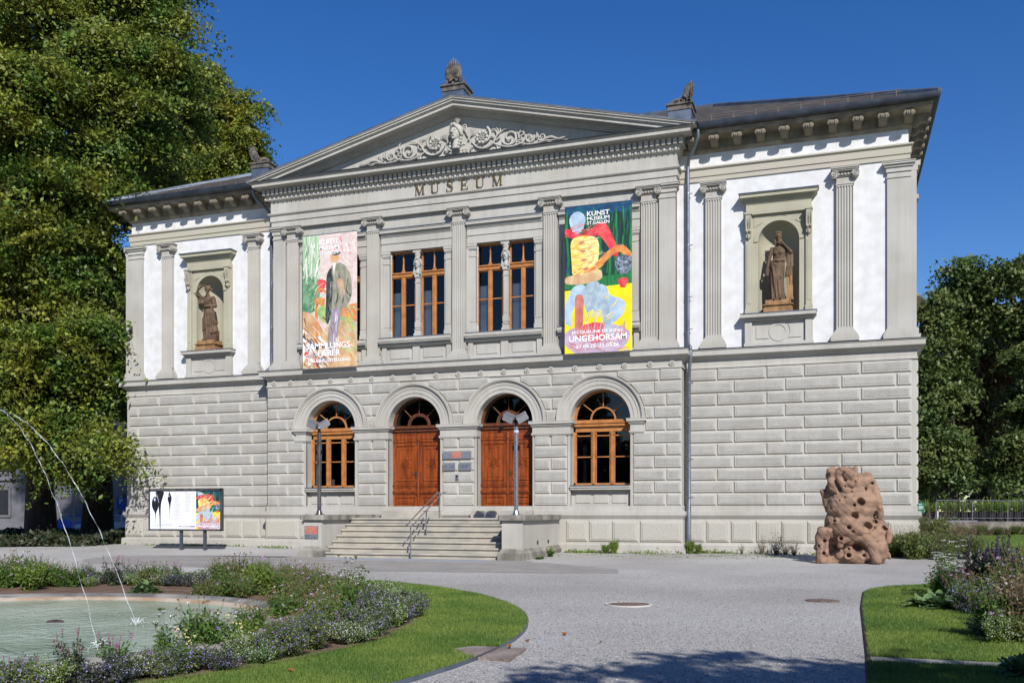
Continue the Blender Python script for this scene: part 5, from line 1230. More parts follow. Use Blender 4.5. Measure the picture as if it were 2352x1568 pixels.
# right statue
S1 = thing("niche_statue", "brown statue of a laurel-wreathed woman touching her chin, in the right niche", "statue", (12.13, .02, 8.62), "allegorical statues in the wing niches")
m = MB(); body(m, .03, -.07, 1)
limb(m, [(-.22, 0, 1.88), (-.33, .0, 1.5), (-.38, -.10, 1.14)], [.075, .06, .038]); hand(m, (-.38, -.11, 1.12), (-.0, -.1, -1), (0, -1, 0))
m.box(-.44, -.33, -.19, -.05, .88, 1.16)
limb(m, [(.22, 0, 1.88), (.44, -.10, 1.70), (.12, -.19, 2.06)], [.08, .066, .038]); hand(m, (.10, -.19, 2.07), (-1, 0, .15), (0, -.3, 1))
m.tube([(0, -.02, 2.05), (-.0, -.04, 2.2)], [.07, .06], 10)
shead(m, -.01, -.05, 2.10, RAD(10))
for k in range(14):
    a = pi * k / 13; m.ell((-.01 + .115 * cos(a), -.06 - .07 * sin(a), 2.42 + .02 * (k % 2)), (.02, .02, .035), 6, 5)
m.ell((-.10, -.13, 1.70), (.085, .07, .08), 10, 8); m.ell((.08, -.13, 1.70), (.085, .07, .08), 10, 8)
cloth(m, [(.40, -.06, 1.66), (.40, -.1, 1.3), (.33, -.1, .9)], .22, k=5)
for k in range(7): limb(m, [(-.24, -.14, 1.40 - .05 * k), (-.05, -.235, 1.22 - .085 * k), (.20, -.17, 1.36 - .02 * k)], [.02, .028, .02], 6)
for k in range(5): limb(m, [(-.20 + .03 * k, -.20, 1.20), (-.15 + .05 * k, -.24, .85), (-.14 + .07 * k, -.24, .55 + .06 * k)], [.022, .026, .012], 6)
limb(m, [(-.22, -.08, 1.43), (0, -.19, 1.40), (.22, -.1, 1.44)], [.04, .05, .05])
m.ell((.20, -.18, 1.38), .06, 8, 6)
for dx in (-.12, .10): m.ell((dx, -.25, .03), (.05, .10, .035), 8, 6)
m.T = lambda p: (p[0], p[1], p[2])
zp = .44
me = remeshed(m, .013, "figure", M_terra, 1); o = link(bpy.data.objects.new("figure", me), S1, (0, -.02, zp))
c = MB(); c.box(.28, .52, -.16, .10, zp, zp + .10); c.box(.30, .50, -.14, .08, zp + .10, zp + .55); c.box(.31, .48, -.12, .06, zp + .55, zp + 1.2); c.box(.29, .52, -.15, .09, zp + 1.2, zp + 1.27); c.lathe(.41, -.03, [(.04, zp + 1.27), (.10, zp + 1.34), (.11, zp + 1.42), (.05, zp + 1.5), (.07, zp + 1.58)], 12)
for k in range(8): c.ell((.40 + .02 * sin(k), -.14, zp + .62 + .07 * k), (.03, .02, .035), 6, 5)
c.build("column", M_ochre, S1, smooth=35)
def ped(S, w=.5):
    p = MB(); p.box(-w, w, -.34, .3, 0, .16); p.box(-w + .04, w - .04, -.31, .3, .16, .24); p.box(-w - .02, w + .02, -.36, .3, .24, .28); p.box(-w + .05, w - .05, -.30, .3, .28, .30); p.box(-w + .06, w - .06, -.29, .28, .30, .44); p.build("pedestal", M_ochre, S, smooth=0)
ped(S1)
S2 = thing("niche_statue", "brown statue of a woman shading her eyes, with a child bust, in the left niche", "statue", (-12.22, .02, 8.62), "allegorical statues in the wing niches")
m = MB(); body(m, -.05, .05, 4, 9)
limb(m, [(-.20, 0, 1.87), (-.60, -.06, 2.10), (-.52, -.08, 2.30), (-.22, -.16, 2.44)], [.09, .062, .05, .036]); hand(m, (-.2, -.16, 2.44), (1, -.1, .0), (0, 0, 1))
cloth(m, [(-.22, -.02, 1.98), (-.42, -.04, 1.92), (-.42, -.04, 1.72)], .2, k=4)
limb(m, [(.22, 0, 1.87), (.36, -.06, 1.52), (.02, -.22, 1.50)], [.11, .10, .045]); hand(m, (.0, -.22, 1.50), (-1, 0, -.05), (0, -.2, 1))
m.tube([(-.02, -.02, 2.02), (-.04, -.03, 2.2)], [.07, .06], 10)
shead(m, -.04, -.03, 2.10, RAD(-55))
m.ell((.10, .07, 2.28), .06, 8, 6)
for k in range(8): limb(m, [(.28, -.14, 1.46 - .04 * k), (.05, -.25, 1.2 - .08 * k), (-.2, -.2, .95 - .08 * k)], [.02, .03, .02], 6)
for k in range(5): limb(m, [(-.18 + .09 * k, -.13, 1.90 - .03 * abs(k - 2)), (-.12 + .07 * k, -.20, 1.72), (-.1 + .07 * k, -.2, 1.55)], [.016, .022, .016], 6)
cloth(m, [(.06, -.24, 1.25), (.10, -.26, .95), (.12, -.24, .7)], .24, k=5); cloth(m, [(.24, -.16, 1.25), (.32, -.14, .85), (.30, -.12, .25)], .16, k=4)
for dx in (-.1, .08): m.ell((dx, -.24, .03), (.05, .10, .035), 8, 6)
me = remeshed(m, .013, "figure", M_terra, 1); link(bpy.data.objects.new("figure", me), S2, (-.02, -.02, zp))
c = MB(); c.box(.24, .48, -.2, .06, 0, .42); c.tube([(.36, -.08, .42), (.36, -.08, .62)], [.14, .10], 12); shead(c, .36, -.10, .60, RAD(5), 1.05); c.box(.22, .50, -.26, -.12, .30, .36)
for k in range(5): c.tube([(.26 + .05 * k, -.2, .28), (.26 + .05 * k, -.2, .02)], .025, 6)
c.T = None; c.build("child_bust", M_terra, S2, smooth=50, loc=(.0, 0, zp))
ped(S2, .52)
# ================================================================ ROCK SCULPTURE
M_sand = mat("brown_sandstone_sculpture", srgb(146, 118, 98), .85, vscale=1.1, col2=srgb(120, 96, 80), bump=.006, bscale=45, fine=.08, stretch=(.6, .6, 6))
RK = thing("rock_sculpture", "tall hollowed brown sandstone sculpture with knobs and holes on the gravel", "sculpture", (14.6, -3.9, GZ * .8))
SPX = .00436
def rp(x, y): return ((x - 1075) * SPX * .96, (1468 - y) * SPX)
ells = [(1045, 950, 165, 130), (945, 845, 62, 60), (1050, 840, 62, 60), (1000, 850, 90, 66), (1140, 905, 85, 78), (1060, 1060, 170, 150), (960, 1010, 105, 120), (1150, 1040, 100, 130), (1060, 1200, 165, 120), (1100, 1270, 190, 110), (950, 1330, 60, 130), (1090, 1410, 95, 75), (1250, 1370, 62, 105), (1240, 1230, 70, 90), (1000, 1240, 90, 90), (930, 1200, 60, 110), (1000, 1420, 80, 55), (1180, 1400, 60, 60)]
m = MB()
for i, (x, y, rx, rzz) in enumerate(ells):
    cx, cz = rp(x, y); m.ell((cx, .15 * sin(i * 2.1) + (.45 if (x, y) == (950, 1330) else 0), cz), (rx * SPX, .42 + .12 * sin(i * 1.7), rzz * SPX), 18, 12)
def worm(pts, r, y0):
    P = [(rp(*p)[0], y0 + .06 * sin(i * 1.3), rp(*p)[1]) for i, p in enumerate(pts)]; limb(m, P, r if hasattr(r, '__len__') else [r] * len(P), 10)
worm([(905, 810), (930, 800), (930, 850), (915, 880), (925, 930), (960, 960), (985, 1010)], .11, -.34); worm([(985, 800), (960, 840), (985, 890), (1010, 940), (1040, 960)], .10, -.42)
worm([(1010, 800), (1050, 830), (1085, 800), (1080, 870), (1060, 910), (1030, 900)], .10, -.40); worm([(1010, 950), (1040, 1000), (1060, 980)], .09, -.45); worm([(1085, 800), (1095, 850), (1090, 900)], .08, -.35)
worm([(1120, 850), (1170, 850), (1215, 930), (1240, 1010), (1250, 1080), (1255, 1150)], [.12, .14, .15, .14, .12, .1], -.1)
worm([(855, 960), (880, 1020), (900, 1080)], [.08, .1, .1], -.15)
worm([(1000, 1180), (1050, 1130), (1090, 1130)], .13, -.5); worm([(960, 1170), (1010, 1160)], .12, -.45); worm([(975, 1210), (1000, 1280), (980, 1340)], [.14, .13, .1], -.42)
worm([(1270, 1200), (1310, 1220), (1325, 1260), (1310, 1310)], [.09, .09, .09, .06], -.15); worm([(1310, 1390), (1320, 1420)], [.09, .07], -.1)
worm([(990, 1300), (1060, 1270), (1150, 1290), (1200, 1340), (1230, 1440)], [.16, .18, .18, .17, .16], -.38)
# small left column, joined at the base
worm([(860, 1240), (830, 1290), (850, 1370), (850, 1440)], [.19, .15, .15, .2], -.35); worm([(900, 1240), (880, 1300), (885, 1360), (880, 1400)], [.1, .07, .07, .1], -.42); worm([(850, 1450), (920, 1450), (1000, 1455)], [.2, .16, .2], -.2); worm([(815, 1280), (810, 1360)], .06, -.3)
holes = [(1078, 1055, 10), (1120, 1035, 27), (1080, 1130, 24), (1220, 1175, 15), (1160, 940, 9), (1040, 1210, 14), (985, 1290, 13), (940, 1165, 10), (1040, 1365, 8), (1038, 1408, 15), (1145, 1408, 11), (1205, 900, 9), (1290, 1215, 20), (865, 1395, 10), (870, 1310, 13), (1020, 878, 5), (1015, 920, 5), (985, 935, 5), (1060, 960, 5), (1012, 1000, 5), (930, 930, 4), (950, 975, 5), (1085, 890, 5), (1165, 1205, 28), (1100, 1352, 36), (830, 1345, 8), (975, 1020, 5), (1000, 845, 6), (1070, 1240, 7)]
for (x, y, r) in holes:
    if 11 < r < 16:
        cx, cz = rp(x, y); R = r * SPX * 1.5
        m.tube([(cx + R * cos(a), -.52 if 1000 < x < 1200 else -.38, cz + R * sin(a)) for a in [2 * pi * k / 14 for k in range(15)]], R * .4, 6, caps=False)
me = remeshed(m, .022, "rock", M_sand, 3)
n = len(me.vertices); V = np.empty(n * 3); me.vertices.foreach_get('co', V); V = V.reshape(-1, 3); Nn = np.empty(n * 3); me.vertices.foreach_get('normal', Nn); Nn = Nn.reshape(-1, 3)
fr = np.clip(-Nn[:, 1] * 1.6 + .2, 0, 1)
for (x, y, r) in holes:
    cx, cz = rp(x, y); R = r * SPX * .9; d = np.sqrt((V[:, 0] - cx) ** 2 + (V[:, 2] - cz) ** 2); front = V[:, 1] < .0
    k = 1 / (1 + np.exp((d - R) / (R * .14))); V[:, 1] += np.where(front, k * (min(.4, .10 + R * 1.5) if r < 40 else .3), 0)
def vn(p, s, o): return np.sin(p[:, 0] * s + o) * np.sin(p[:, 2] * s * 1.1 + o * 2) * np.sin(p[:, 1] * s * .9 + o * 3)
V += Nn * (vn(V, 7, 1) * .04 + vn(V, 15, 2) * .02 + vn(V, 31, 3) * .009 + np.sin(V[:, 2] * 95 + 3 * np.sin(V[:, 0] * 3)) * .0008)[:, None]
V[:, 2] = np.maximum(V[:, 2], -.05)
me.vertices.foreach_set('co', V.ravel()); me.update()
link(bpy.data.objects.new("carved_stone", me), RK)
# ================================================================ GROUND
M_grav = mat("gravel", srgb(172, 170, 166), .95, vscale=.16, col2=srgb(152, 149, 144), bump=.03, bscale=30, fine=.38, detail=9)
M_asph = mat("worn_asphalt", srgb(134, 130, 126), .95, vscale=1.2, col2=srgb(146, 142, 136), bump=.01, bscale=50, fine=.16, detail=8)
M_soil = mat("bed_soil", srgb(96, 76, 62), .98, vscale=3, col2=srgb(120, 98, 82), bump=.03, bscale=30, fine=.25)
xs = [-600, -300, -120, -60, -40, -30, -25] + [-20 + k * 1.0 for k in range(0, 61)] + [45, 60, 120, 300, 600]
ys = [-80, -50] + [-40 + k * 2 for k in range(17)] + [-6, -5.3, -4, -3, -2, -1, 0, 2, 4, 8, 12, 16, 20, 24, 30, 40, 60, 100, 200, 500, 1500]
g = MB(); g.grid([[(x, y, gz(x, y)) for x in xs] for y in ys]); o = g.build("ground", M_grav, smooth=60); tag(o, kind='structure')
def smooth_poly(P, it=2):
    for _ in range(it):
        Q = []
        for i in range(len(P)):
            a = P[i]; b = P[(i + 1) % len(P)]; Q += [(a[0] * .75 + b[0] * .25, a[1] * .75 + b[1] * .25), (a[0] * .25 + b[0] * .75, a[1] * .25 + b[1] * .75)]
        P = Q
    return P
def tri_sheet(poly, z, name, mt, zf=None, dens=None):
    bm = bmesh.new(); vs = [bm.verts.new((x, y, (zf(x, y) if zf else 0) + z)) for x, y in poly]; f = bm.faces.new(vs); bmesh.ops.triangulate(bm, faces=[f])
    me = bpy.data.meshes.new(name); bm.to_mesh(me); bm.free(); me.materials.append(mt); o = bpy.data.objects.new(name, me); COL.objects.link(o); return tag(o, kind='structure')
asph = [(-8.3, -11.2), (-4, -11.9), (0, -11.9), (4, -11.6), (6.8, -11.1), (8.6, -10.5), (8.2, -8.8), (5.6, -6.6), (4.6, -6.0), (4.6, -5.45), (-4.5, -5.45), (-4.6, -6.0), (-10.3, -6.2), (-11.2, -7.2), (-10.2, -9.6)]
tri_sheet(asph, GZ + .006, "path", M_asph)
sl_ = MB(); sl_.prismz([(-3.1, -5.75), (3.2, -5.75), (3.5, -6.5), (-2.4, -6.9)], GZ, GZ + .014); tag(sl_.build("paving", mat("blue_grey_slab", srgb(132, 138, 146), .9, vscale=3, col2=srgb(146, 150, 156), fine=.1), smooth=0), kind='structure')
# loose grit lying on the forecourt
n = 90000; Zg = 8 + 17 * rng.uniform(0, 1, n) ** 1.6; pxg = rng.uniform(300, 2352, n); Xg = CAM.x + (pxg - 1176) / FPX * Zg * cos(TH) - Zg * sin(TH); Yg = CAM.y + (pxg - 1176) / FPX * Zg * sin(TH) + Zg * cos(TH)
kg = (Xg + .4) ** 2 + (Yg + 25.2) ** 2 > 10.76 ** 2; kg &= Xg < 14.36; kg &= Yg < -6; Xg, Yg, Zg = Xg[kg], Yg[kg], Zg[kg]; n = len(Xg)
Vg = leaf_arrays(np.c_[Xg, Yg, np.full(n, GZ + .006)], .016, np.array([[0, 0, 2.2]]), 1.1)
og = bpy.data.objects.new("grit", np_mesh("grit", Vg, np.arange(n * 4), mat("grit_stone", srgb(168, 165, 160), .9, vscale=9, col2=srgb(120, 116, 112), island=.5))); COL.objects.link(og); tag(og, "loose pale and dark grit scattered over the gravel forecourt", "grit", kind="stuff")
# ---------------- lawns
M_lawn = mat("lawn_soil", srgb(78, 100, 34), .95, vscale=2.5, col2=srgb(96, 116, 44), bump=.02, bscale=40)
M_grass = mat("grass_blades", (.10, .18, .032), .55, vscale=.8, col2=(.19, .26, .05), island=.35, transl=.3, spec=.35)
def inpoly(P, X, Y):
    c = np.zeros(len(X), bool); n = len(P)
    for i in range(n):
        x0, y0 = P[i]; x1, y1 = P[(i + 1) % n]
        k = ((y0 > Y) != (y1 > Y)) & (X < (x1 - x0) * (Y - y0) / (y1 - y0 + 1e-12) + x0); c ^= k
    return c
LC = (-.4, -25.2); LR = 10.7
lawnC = [(LC[0] + LR * cos(a), LC[1] + LR * sin(a)) for a in [2 * pi * k / 96 for k in range(96)]]
notch = [(9.78, -24.82), (9.95, -24.5), (10.6, -24.45), (10.7, -25.35), (10.2, -25.3)]
lawnR1 = [(14.42, -23.83), (14.50, -18), (14.62, -14.8), (14.75, -14.2), (15.2, -13.2), (16.2, -12.3), (20, -10.5), (26, -9.5), (26, -23.8)]
lawnR2 = [(14.40, -24.22), (26, -24.22), (26, -34), (14.6, -34), (14.3, -28)]
lawnF = [(19.1, -7.2), (18.9, -4.9), (18.75, -1), (18.9, 3.5), (19.3, 9), (20.2, 20), (21.0, 27), (40, 34), (60, 30), (60, -9), (30, -8)]
a = MB(); a.grid([[(LC[0] + LR * cos(t), LC[1] + LR * sin(t), GZ + .02) for t in [2 * pi * j / 96 for j in range(97)]], [(1.4 + 7.2 * cos(t), -24.8 + 7.2 * sin(t), GZ + .02) for t in [2 * pi * j / 96 for j in range(97)]]]); tag(a.build("lawn", M_lawn, smooth=0), kind='structure')
for nm, P in (("lawn", lawnR1), ("lawn", lawnR2), ("lawn", lawnF)): tri_sheet(P, .02, nm, M_lawn, lambda x, y: max(gz(x, y), GZ))
# kerbs: thin zinc strip around the round lawn, sunk stone strip right
k = MB(); n = 96
k.grid([[(LC[0] + (LR + d) * cos(a), LC[1] + (LR + d) * sin(a), z) for a in [2 * pi * j / n for j in range(n + 1)]] for d, z in ((.0, GZ - .05), (.0, GZ + .045), (.02, GZ + .045), (.02, GZ - .05))])
tag(k.build("lawn_edging", M_lead, smooth=60), "thin grey zinc strip edging the round lawn", "edging")
k = MB(); k.box(14.42, 26, -24.24, -23.84, GZ - .05, GZ + .03); tag(k.build("kerb", mat("kerb_stone", srgb(140, 138, 134), .9, vscale=3, col2=srgb(120, 118, 114), fine=.12), smooth=0), kind='structure')
k = MB(); P = [(14.55, -34), (14.30, -28), (14.39, -24.05), (14.40, -23.83), (14.48, -18), (14.60, -14.8), (14.73, -14.18), (15.18, -13.16), (16.2, -12.26), (20, -10.46)]; k.tube([(x, y, GZ) for x, y in P], .03, 6); tag(k.build("lawn_edging", mat("dark_edging", srgb(50, 44, 38), .95)), "dark earth-caked edging along the right-hand lawn", "edging")
def grass(P, dens, h, name, fade=True, excl=None, ymin=-31):
    x0 = min(p[0] for p in P); x1 = min(max(p[0] for p in P), 27); y0 = max(min(p[1] for p in P), ymin); y1 = max(p[1] for p in P)
    n = int((x1 - x0) * (y1 - y0) * dens); X = rng.uniform(x0, x1, n); Y = rng.uniform(y0, y1, n)
    k = inpoly(P, X, Y)
    # inside the camera's view, and thinner with distance
    dx, dy = X - CAM.x, Y - CAM.y; Z = -dx * sin(TH) + dy * cos(TH); XX = dx * cos(TH) + dy * sin(TH)
    k &= (Z > 3) & (np.abs(XX / Z) < .62)
    if fade: k &= rng.uniform(0, 1, n) < np.clip((11 / np.maximum(Z, 1)) ** 1.3, .06, 1)
    if excl is not None: k &= ~excl(X, Y)
    X = X[k]; Y = Y[k]; Z = Z[k]; n = len(X)
    sc = np.clip(Z / 11, 1, 3.2) ** .8
    hh = h * rng.uniform(.5, 1.25, n) * (1 + .15 * np.sin(X * 2.3) * np.cos(Y * 1.9)); a = rng.uniform(0, 2 * pi, n); wd = .0028 * sc * rng.uniform(.7, 1.3, n) * 1.4
    lean = rng.normal(0, .42, (n, 2)) * hh[:, None]
    zz = GZ + .02 if y1 < -8 else 0.02
    z0 = np.full(n, zz) if y1 < -8 else np.array([gz(x, y) + .02 for x, y in zip(X, Y)])
    V = np.empty((n, 3, 3)); V[:, 0] = np.c_[X - wd * np.cos(a), Y - wd * np.sin(a), z0]; V[:, 1] = np.c_[X + wd * np.cos(a), Y + wd * np.sin(a), z0]; V[:, 2] = np.c_[X + lean[:, 0], Y + lean[:, 1], z0 + hh]
    me = np_mesh(name, V.reshape(-1, 3), np.arange(n * 3), M_grass, 3); o = bpy.data.objects.new(name, me); COL.objects.link(o); return tag(o, kind='stuff')
BCN = (1.4, -24.8); BR = 7.28
tag(grass(lawnC, 9000, .05, "grass", excl=lambda X, Y: ((X - BCN[0]) ** 2 + (Y - BCN[1]) ** 2 < (BR - .1) ** 2) | inpoly(notch, X, Y)), "short mown grass of the round lawn around the flower bed", "grass")
tag(grass(lawnR1, 9000, .05, "grass"), "short mown grass of the right-hand lawn", "grass")
tag(grass(lawnR2, 9000, .055, "grass"), "shaded mown grass in front of the stone strip", "grass")
tag(grass(lawnF, 1500, .09, "grass"), "bright grass of the far lawn beside the building", "grass")
# mesh drain, manholes
k = MB(); k.prismz(notch, GZ, GZ + .03); DM = mat("rusty_mesh_plate", srgb(150, 138, 130), .9, vscale=3, col2=srgb(120, 106, 98), bump=.03, bscale=50, fine=.25)
tag(k.build("ground_plate", DM, smooth=0), "rusty mesh ground plate cut into the edge of the round lawn", "ground plate")
def manhole(x, y, r, label, ring):
    T = thing("manhole_cover", label, "manhole cover", (x, y, GZ), "manhole covers in the gravel")
    a = MB(); a.tube([(0, 0, -.02), (0, 0, .012)], r, 36); a.build("lid", mat("rusty_iron" + str(ring), srgb(92, 76, 70), .8, vscale=6, col2=srgb(120, 104, 96), fine=.2) , T)
    if ring: a = MB(); ring_pts = [[(q * cos(t), q * sin(t), z) for t in [2 * pi * j / 40 for j in range(41)]] for q, z in ((r, .0), (r, .02), (r + .045, .02), (r + .045, 0))]; a.grid(ring_pts); a.build("frame_ring", mat("concrete_ring", srgb(186, 182, 172), .9), T)
    for j in range(9):
        a = MB(); x_ = -r * .8 + r * 1.6 * j / 8; l = sqrt(max(0, (r * .9) ** 2 - x_ ** 2)); a.box(x_ - .018, x_ + .018, -l, l, .010, .02)
        a.build("lid_rib", MATS["rusty_iron" + str(ring)], T, smooth=0)
manhole(10.62, -18.75, .37, "larger ribbed manhole cover with a pale ring in the middle of the gravel", 1)
manhole(13.83, -16.88, .31, "smaller plain manhole cover near the right-hand lawn", 0)
# ---------------- basin
BX, BY, BRO = 3.2, -26.0, 4.6
a = MB(); a.grid([[(BCN[0] + BR * cos(t), BCN[1] + BR * sin(t), GZ + .05) for t in [2 * pi * j / 72 for j in range(73)]], [(BX + (BRO - .1) * cos(t), BY + (BRO - .1) * sin(t), GZ + .05) for t in [2 * pi * j / 72 for j in range(73)]]]); tag(a.build("flower_bed_soil", M_soil, smooth=0), kind='structure')
FB = thing("fountain_basin", "round concrete fountain basin with pale rim and shallow clear water", "fountain", (BX, BY, GZ))
def ring(prof, n=96): return [[(r * cos(t), r * sin(t), z) for t in [2 * pi * j / n for j in range(n + 1)]] for r, z in prof]
M_rim = mat("concrete_rim", srgb(152, 148, 140), .85, vscale=1.6, col2=srgb(100, 96, 92), bump=.008, bscale=40, fine=.12)
M_rim2 = mat("stained_inner_rim", srgb(152, 128, 104), .8, vscale=2, col2=srgb(172, 158, 140), bump=.004, bscale=30, fine=.1)
a = MB(); a.grid(ring([(BRO, .0), (BRO, .16), (BRO - .03, .2), (BRO - .28, .22), (BRO - .42, .17)])); a.build("rim", M_rim, FB, smooth=50)
a = MB(); a.grid(ring([(BRO - .42, .17), (BRO - .47, .15), (BRO - .55, .10), (BRO - .8, -.02), (BRO - .95, -.08)])); a.build("inner_rim", M_rim2, FB, smooth=50)
M_floor = mat("basin_floor", srgb(140, 156, 140), .9, vscale=1.2, col2=srgb(104, 118, 100), bump=.01, bscale=12, fine=.12)
a = MB(); a.F([((BRO - .9) * cos(t), (BRO - .9) * sin(t), -.06) for t in [2 * pi * j / 64 for j in range(64)]]); a.build("basin_floor", M_floor, FB, smooth=0)
WZ = GZ + .12
def watermat():
    m = mat("water", srgb(156, 172, 156), .13, vscale=.55, col2=srgb(120, 138, 118), spec=.4); N = m.node_tree.nodes; L = m.node_tree.links; b = N["Principled BSDF"]; b.inputs['IOR'].default_value = 1.2
    tc = N.new("ShaderNodeTexCoord"); h = None
    for sc_, am in ((3.0, .6), (9.0, .3), (24.0, .12)):
        wv = N.new("ShaderNodeTexNoise"); wv.inputs['Scale'].default_value = sc_; wv.inputs['Detail'].default_value = 2; wv.inputs['Distortion'].default_value = 1.2; L.new(tc.outputs['Object'], wv.inputs['Vector'])
        k = N.new("ShaderNodeMath"); k.operation = 'MULTIPLY_ADD'; k.inputs[1].default_value = am; L.new(wv.outputs[0], k.inputs[0])
        if h: L.new(h.outputs[0], k.inputs[2])
        else: k.inputs[2].default_value = 0
        h = k
    bp = N.new("ShaderNodeBump"); bp.inputs['Distance'].default_value = .22; bp.inputs['Strength'].default_value = .8; L.new(h.outputs[0], bp.inputs['Height']); L.new(bp.outputs[0], b.inputs['Normal']); return m
M_water = watermat()
def jetmat():
    m = bpy.data.materials.new("water_jet"); m.use_nodes = True; N = m.node_tree.nodes; L = m.node_tree.links; b = N["Principled BSDF"]; b.inputs['Base Color'].default_value = (.7, .75, .8, 1); b.inputs['Roughness'].default_value = .12
    t = N.new("ShaderNodeBsdfTransparent"); mx = N.new("ShaderNodeMixShader"); n = N.new("ShaderNodeTexNoise"); n.inputs['Scale'].default_value = 9; tc = N.new("ShaderNodeTexCoord"); L.new(tc.outputs['Object'], n.inputs['Vector'])
    r = N.new("ShaderNodeMapRange"); r.inputs[1].default_value = .35; r.inputs[2].default_value = .65; r.inputs[3].default_value = .05; r.inputs[4].default_value = .5; L.new(n.outputs[0], r.inputs[0]); L.new(r.outputs[0], mx.inputs[0]); L.new(t.outputs[0], mx.inputs[1]); L.new(b.outputs[0], mx.inputs[2]); L.new(mx.outputs[0], N["Material Output"].inputs[0]); return m
a = MB(); a.F([(BX + (BRO - .5) * cos(t), BY + (BRO - .5) * sin(t), WZ) for t in [2 * pi * j / 64 for j in range(64)]]); tag(a.build("water", M_water, smooth=0), kind='structure')
M_jet = jetmat(); M_foam = mat("white_foam", srgb(235, 240, 242), .3, transl=.3)
def jet(pk, foot, label, seed):
    # parabola from pk (peak point) to the foot
    r_ = random.Random(seed); p0 = Vector(pk); p1 = Vector(foot); n = 60; pts = []; rs = []
    for i in range(-22, n + 1):
        t = i / n; h = p0.lerp(p1, t); z = p0.z + (p1.z - p0.z) * t * t
        pts.append((h.x + .008 * sin(i * .9 + seed), h.y + .006 * sin(i * 1.3), z + .006 * sin(i * 2.1))); rs.append(.0016 + .0036 * abs(sin(i * 1.1 + seed)) * r_.uniform(.3, 1) + r_.uniform(0, .003))
    J = thing("water_jet", label, "water jet", tuple(foot), "arcing fountain jets")
    a = MB(); a.T = lambda p: (p[0] - foot[0], p[1] - foot[1], p[2] - foot[2]); a.tube(pts, rs, 6, caps=True); a.build("jet_stream", M_jet, J)
    a = MB(); a.T = lambda p: (p[0] - foot[0], p[1] - foot[1], p[2] - foot[2])
    for i in range(0, len(pts), 2):
        if r_.random() < .4: p = pts[i]; a.ell((p[0] + r_.uniform(-.012, .012), p[1], p[2] + r_.uniform(-.02, .02)), (.003, .003, r_.uniform(.006, .02)), 5, 4)
    a.build("jet_drop", M_foam, J)['kind'] = 'stuff'
    a = MB()
    for i in range(46):
        t = r_.uniform(0, 2 * pi); q = r_.uniform(.0, .16); h = r_.uniform(0, .13) * (1 - q * 4); a.ell((q * cos(t), q * sin(t), max(h, .0)), (.002 + .005 * r_.random(),) * 3, 5, 4)
    for i in range(9):
        t = 2 * pi * i / 9; q = r_.uniform(.05, .11); a.tube([(0, 0, 0), (q * .6 * cos(t), q * .6 * sin(t), r_.uniform(.04, .1)), (q * cos(t), q * sin(t), r_.uniform(.06, .12))], [.008, .005, .001], 5)
    a.build("splash", M_foam, J)
f1 = at(226, 1479, 1.47 * 2154 / (1479 - 1174)); f2 = at(313, 1451, 1.61 * 2154 / (1451 - 1174))
f1.z = f2.z = WZ
jet(at(-30, 936, 12.2), f1, "steeper arc of water landing nearer the basin edge", 3)
jet(at(-30, 936, 12.6), f2, "longer shallower arc of water landing farther out in the basin", 5)
a = MB(); a.ell((0, 0, -.01), (.13, .09, .035), 14, 8); a.ell((.05, .01, -.01), (.08, .07, .035), 10, 7); o = a.build("fountain_stone", mat("wet_dark_stone", srgb(84, 74, 72), .4, vscale=20, col2=srgb(60, 52, 50), bump=.01, bscale=60), loc=None); p = at(126, 1443, 12.9); o.location = (p.x, p.y, WZ + .01); tag(o, "small dark stone poking out of the fountain water", "stone")
